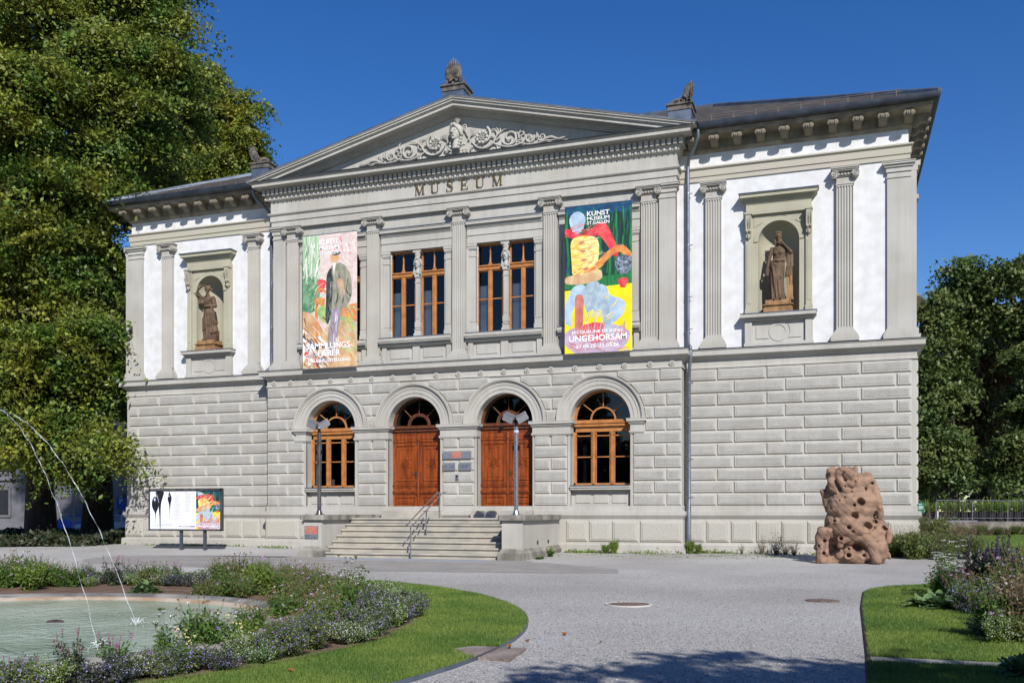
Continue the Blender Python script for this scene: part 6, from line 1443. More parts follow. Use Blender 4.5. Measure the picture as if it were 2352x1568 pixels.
# ================================================================ TREES
M_bark = mat("bark", srgb(74, 66, 58), .95, vscale=3, col2=srgb(50, 44, 40), bump=.03, bscale=12, fine=.2, stretch=(1, 1, .2))
def leafmat(name, c1, c2, vs=.5, isl=.4, tr=.28, spec=.4): return mat(name, c1, .5, vscale=vs, col2=c2, island=isl, transl=tr, spec=spec, detail=3)
L_beech = leafmat("beech_leaves", (.085, .155, .022), (.245, .245, .032), .6, .6, .36)
L_beech2 = leafmat("beech_leaves_green", (.07, .14, .022), (.19, .21, .03), .6, .6, .36)
L_green = leafmat("dark_green_leaves", (.07, .12, .03), (.13, .16, .04), .4)
L_brown = leafmat("autumn_brown_leaves", (.17, .14, .045), (.24, .14, .055), .35)
L_deep = leafmat("deep_green_leaves", (.05, .09, .022), (.08, .11, .03), .4)
def crown_mesh(name, blobs, nspray, per, leaf, m, spray_r=.95, flat=.16, squash=.85, core=.55, bough=2.2, bs=.70):
    tot = sum(b[1] ** 2 for b in blobs); CS = []; NB = []; nspray = int(nspray * .34); per = int(per * 2.1)
    for (c, r) in blobs:
        k = max(4, int(nspray * r * r / tot)); r = max(r - spray_r * .55, r * .4); u = rng.normal(size=(k, 3)); u /= np.linalg.norm(u, axis=1)[:, None]
        rad = r * (core + (1.1 - core) * rng.uniform(0, 1, k) ** .5)
        ms = max(5, int(r * r * bough)); us = rng.normal(size=(ms, 3)); us /= np.linalg.norm(us, axis=1)[:, None]; us *= (r * rng.uniform(.5, 1.22, ms))[:, None]
        ib = rng.integers(0, ms, k); cc = us[ib] * np.array([1, 1, squash]) + np.clip(rng.normal(0, 1, (k, 3)), -1.7, 1.7) * np.array([.62, .62, .30]) * bs
        inner = rng.uniform(0, 1, k) < .10; cc = np.where(inner[:, None], u * (rad * .8)[:, None], cc); u = cc / (np.linalg.norm(cc, axis=1)[:, None] + 1e-6); cc = cc + np.array(c)
        sr = spray_r * rng.uniform(.6, 1.5, k)
        nrm = u * .5 + np.array([0, 0, .8]) + rng.normal(0, .3, (k, 3)); nrm /= np.linalg.norm(nrm, axis=1)[:, None]
        # leaves inside each spray disc
        a = np.clip(rng.normal(size=(k, per, 3)), -1.7, 1.7); a -= (a * nrm[:, None, :]).sum(2)[:, :, None] * nrm[:, None, :] * (1 - flat)
        a *= sr[:, None, None] * .55
        a[:, :, 2] -= (a ** 2).sum(2) * .10
        a += u[:, None, :] * sr[:, None, None] * .25
        CS.append((cc[:, None, :] + a).reshape(-1, 3)); NB.append(np.repeat(nrm, per, 0))
    Cn = np.concatenate(CS); Nn = np.concatenate(NB); V = leaf_arrays(Cn, leaf, Nn * .9)
    return np_mesh(name, V, np.arange(len(Cn) * 4), m)
def tree(name, label, base, top, blobs, nspray, per, leaf, m, tr=.5, group=None, cat="tree", spray_r=.95, limbs=True, core=.55, multi=None):
    base = Vector(base); T = thing(name, label, cat, tuple(base), group)
    bl = [((Vector(c) - base), r) for c, r in blobs]
    k = MB(); tp = Vector(top) - base
    pts = [tp * (i / 10) + Vector((.25 * sin(i * .9), .2 * cos(i * 1.3), 0)) * (i / 10) for i in range(11)]; pts[0] = Vector((0, 0, -.3))
    k.tube(pts, [tr * 1.35, tr * 1.1] + [tr * (1 - .085 * i) for i in range(2, 11)], 14)
    if limbs:
        for i, (c, r) in enumerate(bl):
            t = min(.85, max(.12, (c.z - r * .6 - abs(Vector((c.x, c.y)).length) * .35) / max(tp.z, 1))); s = tp * t
            mid = s.lerp(c, .5) + Vector((0, 0, -.3 + .1 * (i % 3))); k.tube([s, s.lerp(mid, .5) + Vector((0, 0, .1)), mid, c.lerp(mid, .3), c], [tr * .4 * (1 - t * .5), tr * .3, tr * .2, tr * .13, .03], 7)
            for j in range(5):
                a = Vector((rng.normal(), rng.normal(), rng.normal() * .6)).normalized() * r * .85; k.tube([mid.lerp(c, .3 + .13 * j), c + a * .5, c + a], [.07, .045, .015], 5)
    k.build("trunk", M_bark, T)
    link(bpy.data.objects.new("crown", crown_mesh("crown", [(tuple(c), r) for c, r in bl], nspray, per, leaf, m, spray_r, core=core)), T)
    return T
def B(lst, Z): return [(tuple(at(x, y, Z + (d[0] if d else 0))), r / FPX * Z) for x, y, r, *d in lst]
def gp(x, y, Z): p = at(x, y, Z); return (p.x, p.y, gz(p.x, p.y))
tree("beech_tree", "huge broad beech at the far left with yellow-green foliage reaching the top edge", gp(95, 1200, 46), at(60, 200, 46), B([(-20, 300, 110, 0), (-20, 640, 110, -1), (10, 180, 90, 0), (20, 420, 90, 1), (0, 820, 90, 0), (-160, 60, 150, 2), (-60, 180, 150, -2), (60, 40, 140, 1), (-120, 380, 150, -1), (60, 260, 130, -3), (-40, 520, 140, -2), (80, 480, 110, -4), (-100, 720, 150, 0), (40, 700, 120, -3), (-60, 900, 120, -2), (60, 880, 100, -4), (130, 800, 80, -4), (0, 1000, 80, -4), (110, 1010, 60, -2), (-40, -80, 150, 2), (100, -90, 130, 2)], 46), 5200, 85, .135, L_beech, .60, spray_r=1.15, core=.62)
tree("beech_tree", "tall dark-hearted beech between the far-left beech and the museum's left corner", gp(222, 1200, 47), at(260, 180, 48), B([(200, 20, 120, 1), (315, 30, 84, 1), (400, 60, 40, 0), (360, -60, 70, 1), (240, 160, 110, -2), (360, 140, 80, -1), (410, 180, 55, 1), (175, 330, 110, -2), (300, 290, 95, -2), (400, 290, 70, 2), (220, 460, 95, -3), (330, 420, 80, 3), (160, 620, 95, -3), (240, 620, 70, 0), (214, 760, 50, -4), (180, 850, 90, -3), (240, 900, 55, -2), (200, 1000, 60, -4), (228, 1035, 34, -5), (262, 1045, 13, -6), (150, 1080, 40, -3)], 47), 4000, 85, .13, L_beech2, .62, spray_r=1.1, core=.62)
tree("beech_tree", "sunlit beech rising behind the left roof beside the pediment", gp(520, 1190, 64), at(510, 300, 64), B([(450, 205, 42), (480, 200, 28), (505, 250, 36), (530, 280, 36), (572, 262, 18), (584, 235, 10), (560, 330, 38), (582, 375, 22), (500, 350, 56), (440, 300, 60), (430, 400, 70), (510, 420, 60), (570, 430, 36), (390, 420, 60), (470, 165, 16), (520, 232, 12)], 64), 2100, 80, .15, L_beech, .7, spray_r=.95)
tree("background_tree", "dark trees' middle crown filling the gap behind the two left trunks", gp(180, 1190, 85), at(180, 900, 85), B([(40, 900, 150), (200, 850, 130), (300, 900, 120), (180, 1040, 70), (300, 1050, 80), (60, 1050, 60), (260, 1120, 40), (320, 700, 120), (200, 650, 150), (60, 700, 150)], 85), 1100, 50, .42, L_deep, .6, spray_r=1.7)
# right-hand park trees
RT = "park trees behind the right corner"
tree("park_tree", "green park tree nearest the museum's right corner with the tallest pointed top", gp(2185, 1190, 62), at(2190, 700, 62), B([(2122, 720, 26), (2140, 780, 42), (2165, 690, 30), (2205, 625, 28), (2215, 660, 42), (2180, 760, 55), (2240, 720, 50), (2100, 850, 50), (2160, 880, 60), (2110, 960, 60), (2150, 1010, 60), (2120, 1080, 55), (2200, 1060, 50), (2060, 1000, 60)], 62), 1700, 75, .17, L_green, .45, RT, spray_r=1.0)
tree("park_tree", "brown-tinged park tree in the middle of the right-hand group", gp(2262, 1190, 66), at(2260, 800, 66), B([(2230, 830, 60), (2290, 800, 55), (2330, 740, 45), (2260, 900, 70), (2180, 940, 42), (2320, 880, 65), (2210, 1010, 48), (2300, 980, 60), (2370, 820, 60)], 66), 1300, 70, .16, L_brown, .5, RT, spray_r=.9, core=.5)
tree("park_tree", "dark green park tree cut by the right edge of the picture", gp(2390, 1190, 60), at(2390, 700, 60), B([(2300, 640, 34), (2340, 650, 44), (2390, 620, 60), (2420, 720, 90), (2370, 720, 50), (2400, 860, 90), (2350, 960, 60), (2400, 1040, 90), (2330, 1080, 50), (2450, 960, 90)], 60), 1700, 75, .17, L_green, .5, RT, spray_r=1.0)
for i, (x, y, Z) in enumerate(((2140, 900, 84), (2300, 940, 88), (2440, 900, 84), (2020, 960, 90))):
    tree("park_tree", ("dark back-row tree showing between the green and the brown park trees", "dark back-row tree behind the brown-tinged park tree", "dark back-row tree behind the tree at the right edge", "dark back-row tree mostly hidden behind the museum's right corner")[i], gp(x, 1190, Z), at(x, y - 60, Z), B([(x - 60, y, 90), (x + 50, y - 40, 90), (x, y + 90, 110), (x + 80, y + 80, 90), (x - 90, y + 130, 90), (x + 10, y + 180, 80)], Z), 650, 46, .40, L_deep, .5, RT, spray_r=1.5)
# shade tree behind the camera (its shadow falls on the gravel and lawn at lower right)
def W3(l): return [((x, y, z), r) for x, y, z, r in l]
tree("shade_tree", "leafy tree standing outside the picture whose shadow crosses the lower right ground", (23, -41, GZ), (22.3, -38.6, 8.5), W3([(gu + .762 * h, gv + .45 - 1.136 * h, h, R) for gu, gv, h, R in ((13.9, -26.3, 7.5, 1.25), (12.5, -27.0, 7.0, 1.05), (15.4, -26.2, 7.8, 1.4), (17.4, -26.2, 8.0, 1.5), (19.6, -25.8, 8.2, 1.5), (13.6, -29.4, 7.8, 1.4), (16.5, -29.5, 8.8, 1.8), (19.5, -29.5, 9.2, 1.9), (11.8, -29.2, 6.6, .7))]), 500, 46, .15, L_green, .35, spray_r=.6)
# unseen park trees added behind the camera: they darken the low sky for the facade and show in the window glass
n = 60000; X = rng.uniform(-90, 110, n); Y = -66 - 10 * rng.uniform(0, 1, n); Zt = 15 + 5 * np.sin(X * .23) * np.cos(X * .11 + 1) + 2.5 * np.sin(X * .9); Z = Zt * rng.uniform(0, 1, n)
V = leaf_arrays(np.c_[X, Y, Z], 1.0, None, 1.3); o = bpy.data.objects.new("park_wood", np_mesh("park_wood", V, np.arange(n * 4), L_deep)); COL.objects.link(o); tag(o, "unseen belt of park trees facing the museum, added to cut the low sky light", "wood", kind="stuff")
# ================================================================ UNDERGROWTH AND WEEDS
G_leaf = leafmat("leafy_green", (.07, .14, .025), (.10, .17, .03), 3, .35)
G_lime = leafmat("lime_green_leaf", (.13, .21, .03), (.17, .23, .04), 3, .35)
G_olive = leafmat("olive_leaf", (.085, .13, .032), (.14, .165, .045), 3, .35)
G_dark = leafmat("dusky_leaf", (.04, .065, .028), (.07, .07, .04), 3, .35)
G_dry = leafmat("dry_stems", (.13, .10, .06), (.19, .14, .085), 3, .3, .1)
G_stem = leafmat("green_stem", (.09, .14, .04), (.13, .16, .06), 3, .2, .1)
F_white = leafmat("white_petals", (.78, .78, .76), (.70, .72, .66), 5, .1, .2, .2)
F_viol = leafmat("violet_petals", (.32, .26, .62), (.42, .34, .70), 5, .25, .2, .2)
F_lilac = leafmat("lilac_petals", (.48, .30, .58), (.58, .42, .66), 5, .2, .25, .2)
F_pink = leafmat("pink_petals", (.40, .16, .30), (.34, .18, .28), 5, .3, .2, .2)
F_mar = leafmat("maroon_spikes", (.20, .05, .10), (.26, .10, .14), 5, .3, .1, .2)
F_yel = leafmat("pale_yellow_petals", (.75, .66, .30), (.8, .7, .4), 5, .1, .2, .2)
F_seed = leafmat("brown_seedheads", (.16, .09, .05), (.22, .17, .08), 6, .3, .05, .1)
F_ink = leafmat("dark_spikes", (.035, .02, .06), (.06, .03, .09), 6, .3, .05, .1)
def scatter_obj(name, X, Y, Z, leaf, m, kind=None, label=None, cat=None):
    Cn = np.c_[X, Y, Z]; V = leaf_arrays(Cn, leaf, np.array([[0, 0, .5]])); o = bpy.data.objects.new(name, np_mesh(name, V, np.arange(len(Cn) * 4), m)); COL.objects.link(o); return tag(o, label, cat, kind=kind)
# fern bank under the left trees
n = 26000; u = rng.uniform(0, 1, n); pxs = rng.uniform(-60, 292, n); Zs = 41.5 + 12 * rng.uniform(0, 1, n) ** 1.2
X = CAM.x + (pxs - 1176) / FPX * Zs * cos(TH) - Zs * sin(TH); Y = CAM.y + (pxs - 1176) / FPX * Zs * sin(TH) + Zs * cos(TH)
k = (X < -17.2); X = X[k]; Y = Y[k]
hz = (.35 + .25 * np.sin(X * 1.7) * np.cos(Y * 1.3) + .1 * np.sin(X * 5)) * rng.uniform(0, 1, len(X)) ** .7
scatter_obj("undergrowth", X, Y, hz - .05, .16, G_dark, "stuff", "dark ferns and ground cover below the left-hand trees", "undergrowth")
# weeds along the wall base
n = 9000; X = rng.uniform(-16.5, 16.9, n); Y = np.where(np.abs(X) < 8.9, -1.08, -.42) - np.abs(rng.normal(0, .10, n)); keep = (np.abs(X) > 4.5) & ((X > 4.4) | (rng.uniform(0, 1, n) < .45)); keep &= rng.uniform(0, 1, n) < np.clip(.45 + .6 * np.sin(X * 2.1) * np.sin(X * .7 + 1), .05, 1); X, Y = X[keep], Y[keep]
Z = np.array([gz(x, y) for x, y in zip(X, Y)]) + np.abs(rng.normal(0, .05, len(X)))
scatter_obj("weeds", X, Y, Z, .055, G_lime, "stuff", "low green weeds along the foot of the wall", "weeds")
n = 1500; X = rng.uniform(4.6, 13.2, n); Y = -1.2 - np.abs(rng.normal(0, 1.0, n)); k = rng.uniform(0, 1, n) < np.clip(.3 + np.sin(X * 3) * np.sin(Y * 4), 0, 1); X, Y = X[k], Y[k]
scatter_obj("weeds", X, Y, np.array([gz(x, y) for x, y in zip(X, Y)]) + .01, .035, G_lime, "stuff", "sparse green seedlings in the gravel right of the steps", "weeds")
# ================================================================ FLOWER BED PLANTS
def quads(C, s, m, nb=None, el=1.7): return np_mesh("q", leaf_arrays(C, s, nb, el), np.arange(len(C) * 4), m)
def stems_mesh(paths, w, m):
    V = []; F = []
    for p in paths:
        b = len(V); k = len(p)
        for i, q in enumerate(p):
            ww = w * (1 - .5 * i / k); V += [(q[0] - ww, q[1], q[2]), (q[0] + ww * .5, q[1] + ww, q[2]), (q[0] + ww * .5, q[1] - ww, q[2])]
        for i in range(k - 1):
            for j in range(3): F += [b + i * 3 + j, b + i * 3 + (j + 1) % 3, b + i * 3 + 3 + (j + 1) % 3, b + i * 3 + 3 + j]
    return np_mesh("stems", np.array(V), np.array(F), m)
def proto(parts): return parts
def bushy(R, H, nl, ls, ml, nf, fs, mf, top=.35, spike=0):
    nst = 46; a = rng.uniform(0, 2 * pi, nst); q = np.sqrt(rng.uniform(0, 1, nst)); tx = R * q * np.cos(a); ty = R * q * np.sin(a); th = H * (1 - .35 * q ** 2) * rng.uniform(.55, 1.25, nst)
    def along(n, lo, spread):
        i = rng.integers(0, nst, n); t = lo + (1 - lo) * rng.uniform(0, 1, n) ** .75
        return np.c_[tx[i] * t ** .8 + rng.normal(0, spread, n), ty[i] * t ** .8 + rng.normal(0, spread, n), np.maximum(.02, th[i] * t)]
    P = {'foliage': quads(along(nl, .08, R * .10), ls, ml, np.array([[0, 0, .4]]))}
    if nf: P['flowers'] = quads(along(nf, top, R * .085), fs, mf, np.array([[0, 0, .3]]), 1.1)
    P['stems'] = stems_mesh([[(0, 0, 0), (tx[i] * .5, ty[i] * .5, th[i] * .45), (tx[i], ty[i], th[i])] for i in range(nst)], .0035, G_stem)
    return P
def head_cloud(pts, r, m, per=14, el=1.0):
    C = np.concatenate([np.array(p)[None] + rng.normal(0, r * .45, (per, 3)) * np.array([1, 1, .7]) for p in pts]); return quads(C, r * .9, m, None, el)
def stalky(R, H, ns, heads, leaves, lm, low=.5, stem_m=None, ls=.035):
    a = rng.uniform(0, 2 * pi, ns); q = np.sqrt(rng.uniform(0, 1, ns)); hx = R * q * np.cos(a); hy = R * q * np.sin(a); hz = H * rng.uniform(low, 1, ns)
    paths = [[(hx[i] * .15, hy[i] * .15, 0), (hx[i] * .4, hy[i] * .4, hz[i] * .4), (hx[i] * .75, hy[i] * .75, hz[i] * .75), (hx[i], hy[i], hz[i])] for i in range(ns)]
    P = {'stems': stems_mesh(paths, .0038, stem_m or G_stem)}
    k = 0
    for nm, m, r, cnt, per in heads:
        idx = np.arange(k, min(ns, k + cnt)); k += cnt; P[nm] = head_cloud([(hx[i], hy[i], hz[i]) for i in idx], r, m, per)
    if leaves:
        i = rng.integers(0, ns, leaves); t = rng.uniform(0, .85, leaves) ** 1.25
        C = np.c_[hx[i] * t + rng.normal(0, R * .13, leaves), hy[i] * t + rng.normal(0, R * .13, leaves), np.maximum(.02, hz[i] * t)]; P['foliage'] = quads(C, ls, lm, None, 2.6)
    return P
def spikes(R, H, ns, m, leaves, lm, sr=.016, sl=.13):
    a = rng.uniform(0, 2 * pi, ns); q = np.sqrt(rng.uniform(0, 1, ns)); hx = R * q * np.cos(a); hy = R * q * np.sin(a); hz = H * rng.uniform(.6, 1, ns)
    P = {'stems': stems_mesh([[(hx[i] * .3, hy[i] * .3, 0), (hx[i] * .7, hy[i] * .7, hz[i] * .6), (hx[i], hy[i], hz[i])] for i in range(ns)], .004, G_stem)}
    C = []
    for i in range(ns):
        t = rng.uniform(0, 1, 34); C.append(np.c_[hx[i] + hx[i] * .1 * t + rng.normal(0, sr * .5, 34), hy[i] + rng.normal(0, sr * .5, 34), hz[i] + (t - .5) * sl])
    P['flowers'] = quads(np.concatenate(C), .016, m, None, 1.2)
    i = rng.integers(0, ns, leaves); t = rng.uniform(0, .85, leaves); P['foliage'] = quads(np.c_[hx[i] * t + rng.normal(0, R * .2, leaves), hy[i] * t + rng.normal(0, R * .2, leaves), np.maximum(.02, hz[i] * t)], .035, lm, None, 2.0)
    return P
def broad(n, L, m, up=.55):
    V = []; F = []
    for i in range(n):
        a = 2 * pi * i / n * 2.39996 * 1.0 + rng.normal(0, .2); l = L * rng.uniform(.6, 1.15); wd = l * rng.uniform(.16, .22); el = rng.uniform(.25, 1.15); b = len(V); ph = rng.uniform(0, 6)
        for j in range(7):
            t = j / 6; r = .03 + l * t * (cos(el) * (.55 + .45 * t)); z = .02 + l * (sin(el) * t * up * 1.6 - .55 * t * t * cos(el) * .6); ww = wd * sin(pi * min(1, t * .93 + .05)) ** .7 + .004
            wv = .02 * sin(t * 9 + ph)
            for s_, dz in ((-1, .35), (0, 0), (1, .35)): V.append((r * cos(a) - s_ * ww * sin(a), r * sin(a) + s_ * ww * cos(a), max(.01, z + dz * ww + wv * abs(s_))))
        for j in range(6):
            for s_ in range(2): F += [b + j * 3 + s_, b + j * 3 + s_ + 1, b + j * 3 + s_ + 4, b + j * 3 + s_ + 3]
    me = np_mesh("broad", np.array(V), np.array(F), m); me.polygons.foreach_set('use_smooth', [True] * len(me.polygons)); return {'foliage': me}
def umbel(R, H, ns):
    a = rng.uniform(0, 2 * pi, ns); q = np.sqrt(rng.uniform(0, 1, ns)); hx = R * q * np.cos(a); hy = R * q * np.sin(a); hz = H * rng.uniform(.6, 1, ns); paths = []; C = []; C2 = []
    for i in range(ns):
        paths.append([(hx[i] * .1, hy[i] * .1, 0), (hx[i] * .5, hy[i] * .5, hz[i] * .5), (hx[i], hy[i], hz[i] - .04)]); rr = rng.uniform(.03, .055)
        for j in range(8):
            t = 2 * pi * j / 8; paths.append([(hx[i], hy[i], hz[i] - .04), (hx[i] + rr * cos(t), hy[i] + rr * sin(t), hz[i])])
        cc = np.c_[hx[i] + rng.normal(0, rr * .55, 40), hy[i] + rng.normal(0, rr * .55, 40), hz[i] + rng.normal(0, .005, 40)]
        (C if i % 5 else C2).append(cc)
    P = {'stems': stems_mesh(paths, .003, G_stem), 'flowers': quads(np.concatenate(C), .014, F_white, np.array([[0, 0, 1.5]]), 1)}
    if C2: P['seedheads'] = quads(np.concatenate(C2), .016, G_olive, None, 1.5)
    i = rng.integers(0, ns, 420); t = rng.uniform(0, .7, 420); P['foliage'] = quads(np.c_[hx[i] * t + rng.normal(0, .05, 420), hy[i] * t + rng.normal(0, .05, 420), hz[i] * t + .02], .03, G_leaf, None, 3)
    return P
PR = {
 'white': [bushy(.38, .42, 1900, .026, G_olive, 1000, .016, F_white), bushy(.32, .52, 1600, .026, G_lime, 800, .016, F_white), bushy(.42, .36, 1900, .026, G_leaf, 700, .016, F_white)],
 'violet': [bushy(.36, .42, 1700, .026, G_olive, 760, .017, F_viol, .3), bushy(.30, .56, 1600, .026, G_olive, 760, .017, F_viol, .3), bushy(.42, .36, 1900, .026, G_dark, 700, .017, F_viol, .3)],
 'scab': [stalky(.42, .82, 74, [('seedheads', F_seed, .019, 52, 16), ('flowers', F_lilac, .026, 5, 20), ('pale_flowers', F_white, .022, 3, 14)], 2600, G_leaf, .35), stalky(.38, .70, 80, [('seedheads', F_seed, .019, 68, 16), ('flowers', F_lilac, .024, 3, 20)], 2300, G_olive, .3)],
 'green': [stalky(.34, .85, 60, [('flowers', F_lilac, .024, 7, 18), ('buds', G_olive, .014, 30, 10)], 4200, G_lime, .45, ls=.034)],
 'broad': [broad(46, .34, leafmat("broad_grey_green", (.11, .19, .07), (.15, .22, .08), 5, .15))],
 'umbel': [umbel(.28, .95, 20), umbel(.24, .8, 12)],
 'spike': [spikes(.3, .75, 16, F_pink, 900, G_leaf), spikes(.25, .7, 12, F_mar, 800, G_dark)],
 'dark': [spikes(.3, .75, 30, F_ink, 2200, G_dark, .014, .16)],
 'dry': [stalky(.45, .95, 90, [('seedheads', F_seed, .016, 70, 10)], 5200, G_dry, .4, G_dry, .03)],
 'thin': [stalky(.30, .85, 26, [('seedheads', F_seed, .014, 20, 7)], 260, G_dry, .4, G_dry, .03)],
 'shrub': [stalky(.62, 1.05, 120, [('seedheads', F_seed, .014, 90, 8)], 9000, G_olive, .45, G_dry, .035)],
 'dryb': [stalky(.38, .72, 80, [('seedheads', F_seed, .018, 66, 14)], 2400, G_olive, .3)],
 'yellow': [stalky(.25, .6, 16, [('flowers', F_yel, .022, 12, 16)], 700, G_leaf, .5)],
}
NM = {'white': ("calamint_clump", "bushy clump dotted with tiny white flowers in the round bed", "flower clump", "white-flowering clumps of the round bed"),
      'violet': ("violet_calamint_clump", "dusky bushy clump dotted with tiny violet flowers in the round bed", "flower clump", "violet-flowering clumps of the round bed"),
      'scab': ("scabious_plant", "tall loose scabious with brown seedheads and a few lilac pompoms in the round bed", "flowering plant", "seeding scabious plants of the round bed"),
      'green': ("leafy_perennial", "tall fresh green perennial with fine leaves and few lilac flowers", "perennial", "tall green perennials of the round bed"),
      'broad': ("broad_leaf_plant", "low rosette of broad grey-green leaves beside the basin rim", "leafy plant", "broad-leaved rosettes"),
      'umbel': ("wild_carrot", "wild carrot with flat white umbels above the other flowers", "flowering plant", "wild carrots"),
      'spike': ("spiked_perennial", "plant with slender pink or maroon flower spikes among the low clumps", "flowering plant", "spiked perennials"),
      'dark': ("dark_spike_plant", "plant with dark purple spikes in the right-hand bed", "flowering plant", None),
      'dry': ("dry_perennial", "brown dried perennial stems beside the wall", "dry plant", "dry perennials"),
      'thin': ("dry_weed", "thin dry weed stalks against the plinth", "dry weed", None),
      'shrub': ("dry_shrub", "wide brownish-green shrub at the foot of the museum's right corner", "shrub", "shrubs at the right corner"),
      'dryb': ("seeding_plant", "brown seeding plant without blooms in the middle of the round bed", "seeding plant", "brown seeding plants of the round bed"),
      'yellow': ("yellow_flower_plant", "small plant with pale yellow button flowers near the fountain", "flowering plant", "small yellow-flowered plants")}
proto_obj = {}; SZ = GZ + .04
def plant(kind, x, y, s=1.0, label=None, group=None, z=None):
    if z == SZ and s > .7: s *= .8
    v = rng.integers(0, len(PR[kind])); nm, lb_, ct, gr_ = NM[kind]
    T = thing(nm, label or lb_, ct, (x, y, (gz(x, y) if z is None else z) - .01), group or gr_, rng.uniform(0, 6.28))
    q = s * rng.uniform(.85, 1.15); T.scale = (q * rng.uniform(.85, 1.15), q * rng.uniform(.85, 1.15), q * rng.uniform(.8, 1.2))
    for part, me in PR[kind][v].items():
        link(bpy.data.objects.new(part, me), T)
def ong(x, y, z=GZ):
    Z = (CAM.z - z) * FPX / (y - HY); p = at(x, y, Z); return p.x, p.y
SZ = GZ + .04
def row(kind, pts, s=1.0, n=1, jit=.0, **kw):
    for (x, y) in pts:
        for _ in range(n):
            X, Y = ong(x, y, SZ); plant(kind, X + rng.normal(0, jit), Y + rng.normal(0, jit), s, z=SZ, **kw)
# front edge of the round bed (image column, ground row)
def bedpt(ang, r): return BCN[0] + r * cos(RAD(ang)), BCN[1] + r * sin(RAD(ang))
def rim_ok(x, y): return (x - BX) ** 2 + (y - BY) ** 2 > (BRO + .18) ** 2
seq = []
ang = -47.0; i = 0
pat = ['violet', 'violet', 'violet', 'violet', 'white', 'white', 'white', 'white', 'white', 'violet', 'white', 'white', 'white', 'violet', 'violet', 'white', 'violet', 'violet', 'white', 'violet', 'violet', 'white', 'white', 'violet', 'white', 'violet']
while ang < 62:
    kd = 'violet' if (ang < -21 or -13 < ang < -8.5 or 5 < ang < 11 or 17 < ang < 24 or 30 < ang < 36) else 'white'
    for r in (7.08, 6.68) + ((6.35,) if ang < -10 else ()):
        x, y = bedpt(ang + rng.normal(0, .5) + (1.5 if r < 7 else 0), r + rng.normal(0, .05))
        if not rim_ok(x, y) or (ang < -36 and r < 7): continue
        plant(kd if rng.uniform() < .88 else ('violet' if kd == 'white' else 'white'), x, y, .50 if ang < -34 else .62 if ang < -24 else .82 if ang < -12 else .98, z=SZ)
    ang += (2.5 if ang < -10 else 3.4) + .4 * rng.uniform(); i += 1
for a_ in np.arange(-62, 30, 3.0):   # low plants hugging the outside of the basin rim
    x, y = BX + (BRO + .2) * cos(RAD(a_)), BY + (BRO + .2) * sin(RAD(a_))
    if (x - BCN[0]) ** 2 + (y - BCN[1]) ** 2 < (BR - .25) ** 2: plant(('violet', 'white', 'violet', 'yellow')[rng.integers(0, 4)] if a_ < 0 else 'scab', x, y, .52 if a_ < -20 else .6, z=SZ)
# middle: tall scabious
def scrx(x, y):
    dx, dy = x - CAM.x, y - CAM.y; return 1176 + FPX * (dx * cos(TH) + dy * sin(TH)) / (-dx * sin(TH) + dy * cos(TH))
for ang in np.arange(-12, 70, 3.6):
    for r in (6.05, 5.5, 5.0, 4.5):
        x, y = bedpt(ang + rng.normal(0, 1), r + rng.normal(0, .12))
        if not rim_ok(x, y): continue
        if scrx(x, y) < 655 and ang < 62: continue
        plant(('scab', 'scab', 'scab', 'scab', 'green', 'dryb', 'dryb')[rng.integers(0, 7)] if r > 4.8 else 'scab', x, y, .9 if r > 4.8 else .8, z=SZ)
for (a_, r, k, s) in ((-33, 6.9, 'spike', .5), (-29, 6.8, 'spike', .6), (-25, 6.6, 'spike', .62), (-19, 6.5, 'yellow', .8), (-15, 6.35, 'scab', .62), (-12, 6.3, 'yellow', .9), (34, 6.4, 'umbel', 1.0), (38, 6.4, 'umbel', 1.1), (42, 6.3, 'umbel', .95), (30, 6.2, 'umbel', .8), (20, 6.4, 'broad', .9), (8, 6.3, 'umbel', .75), (-8, 6.2, 'green', .75), (-20, 6.5, 'umbel', .6)):
    x, y = bedpt(a_, r); plant(k, x, y, s, z=SZ)
for (x, y, s) in ((15, 1600, .8), (75, 1610, .8), (-25, 1585, .8)): X, Y = ong(x, y, SZ); plant('broad', X, Y, s, "broad-leaved plant in the lower left corner of the flower bed", "broad-leaved plants in the lower left corner", z=SZ)
# back rows behind the basin
for ang in np.arange(62, 172, 3.1):
    for r in (6.95, 6.5):
        x, y = bedpt(ang + rng.normal(0, .6), r + rng.normal(0, .06)); u_ = math.sin(ang * .35)
        k = 'violet' if u_ > .25 else 'white' if u_ > -.75 else 'scab'
        plant(k, x, y, 1.0 if r > 6.8 else .92, z=SZ)
    if ang > 78 and rng.uniform() < .45:
        x, y = bedpt(ang, 6.1); plant(('white', 'spike', 'scab')[rng.integers(0, 3)], x, y, .8, z=SZ)
row('green', [(585, 1352), (600, 1345), (575, 1360)], .95); row('green', [(68, 1356), (85, 1350)], .95); row('scab', [(60, 1345), (95, 1340), (15, 1340)], 1.0)
row('broad', [(318, 1362), (352, 1362), (336, 1356)], .95); row('broad', [(490, 1366), (530, 1364), (510, 1358)], .95)
row('spike', [(395, 1340), (300, 1338), (260, 1345)], .9); row('scab', [(500, 1335)], .9); row('scab', [(575, 1462)], .62); row('scab', [(640, 1425), (655, 1440)], .8)
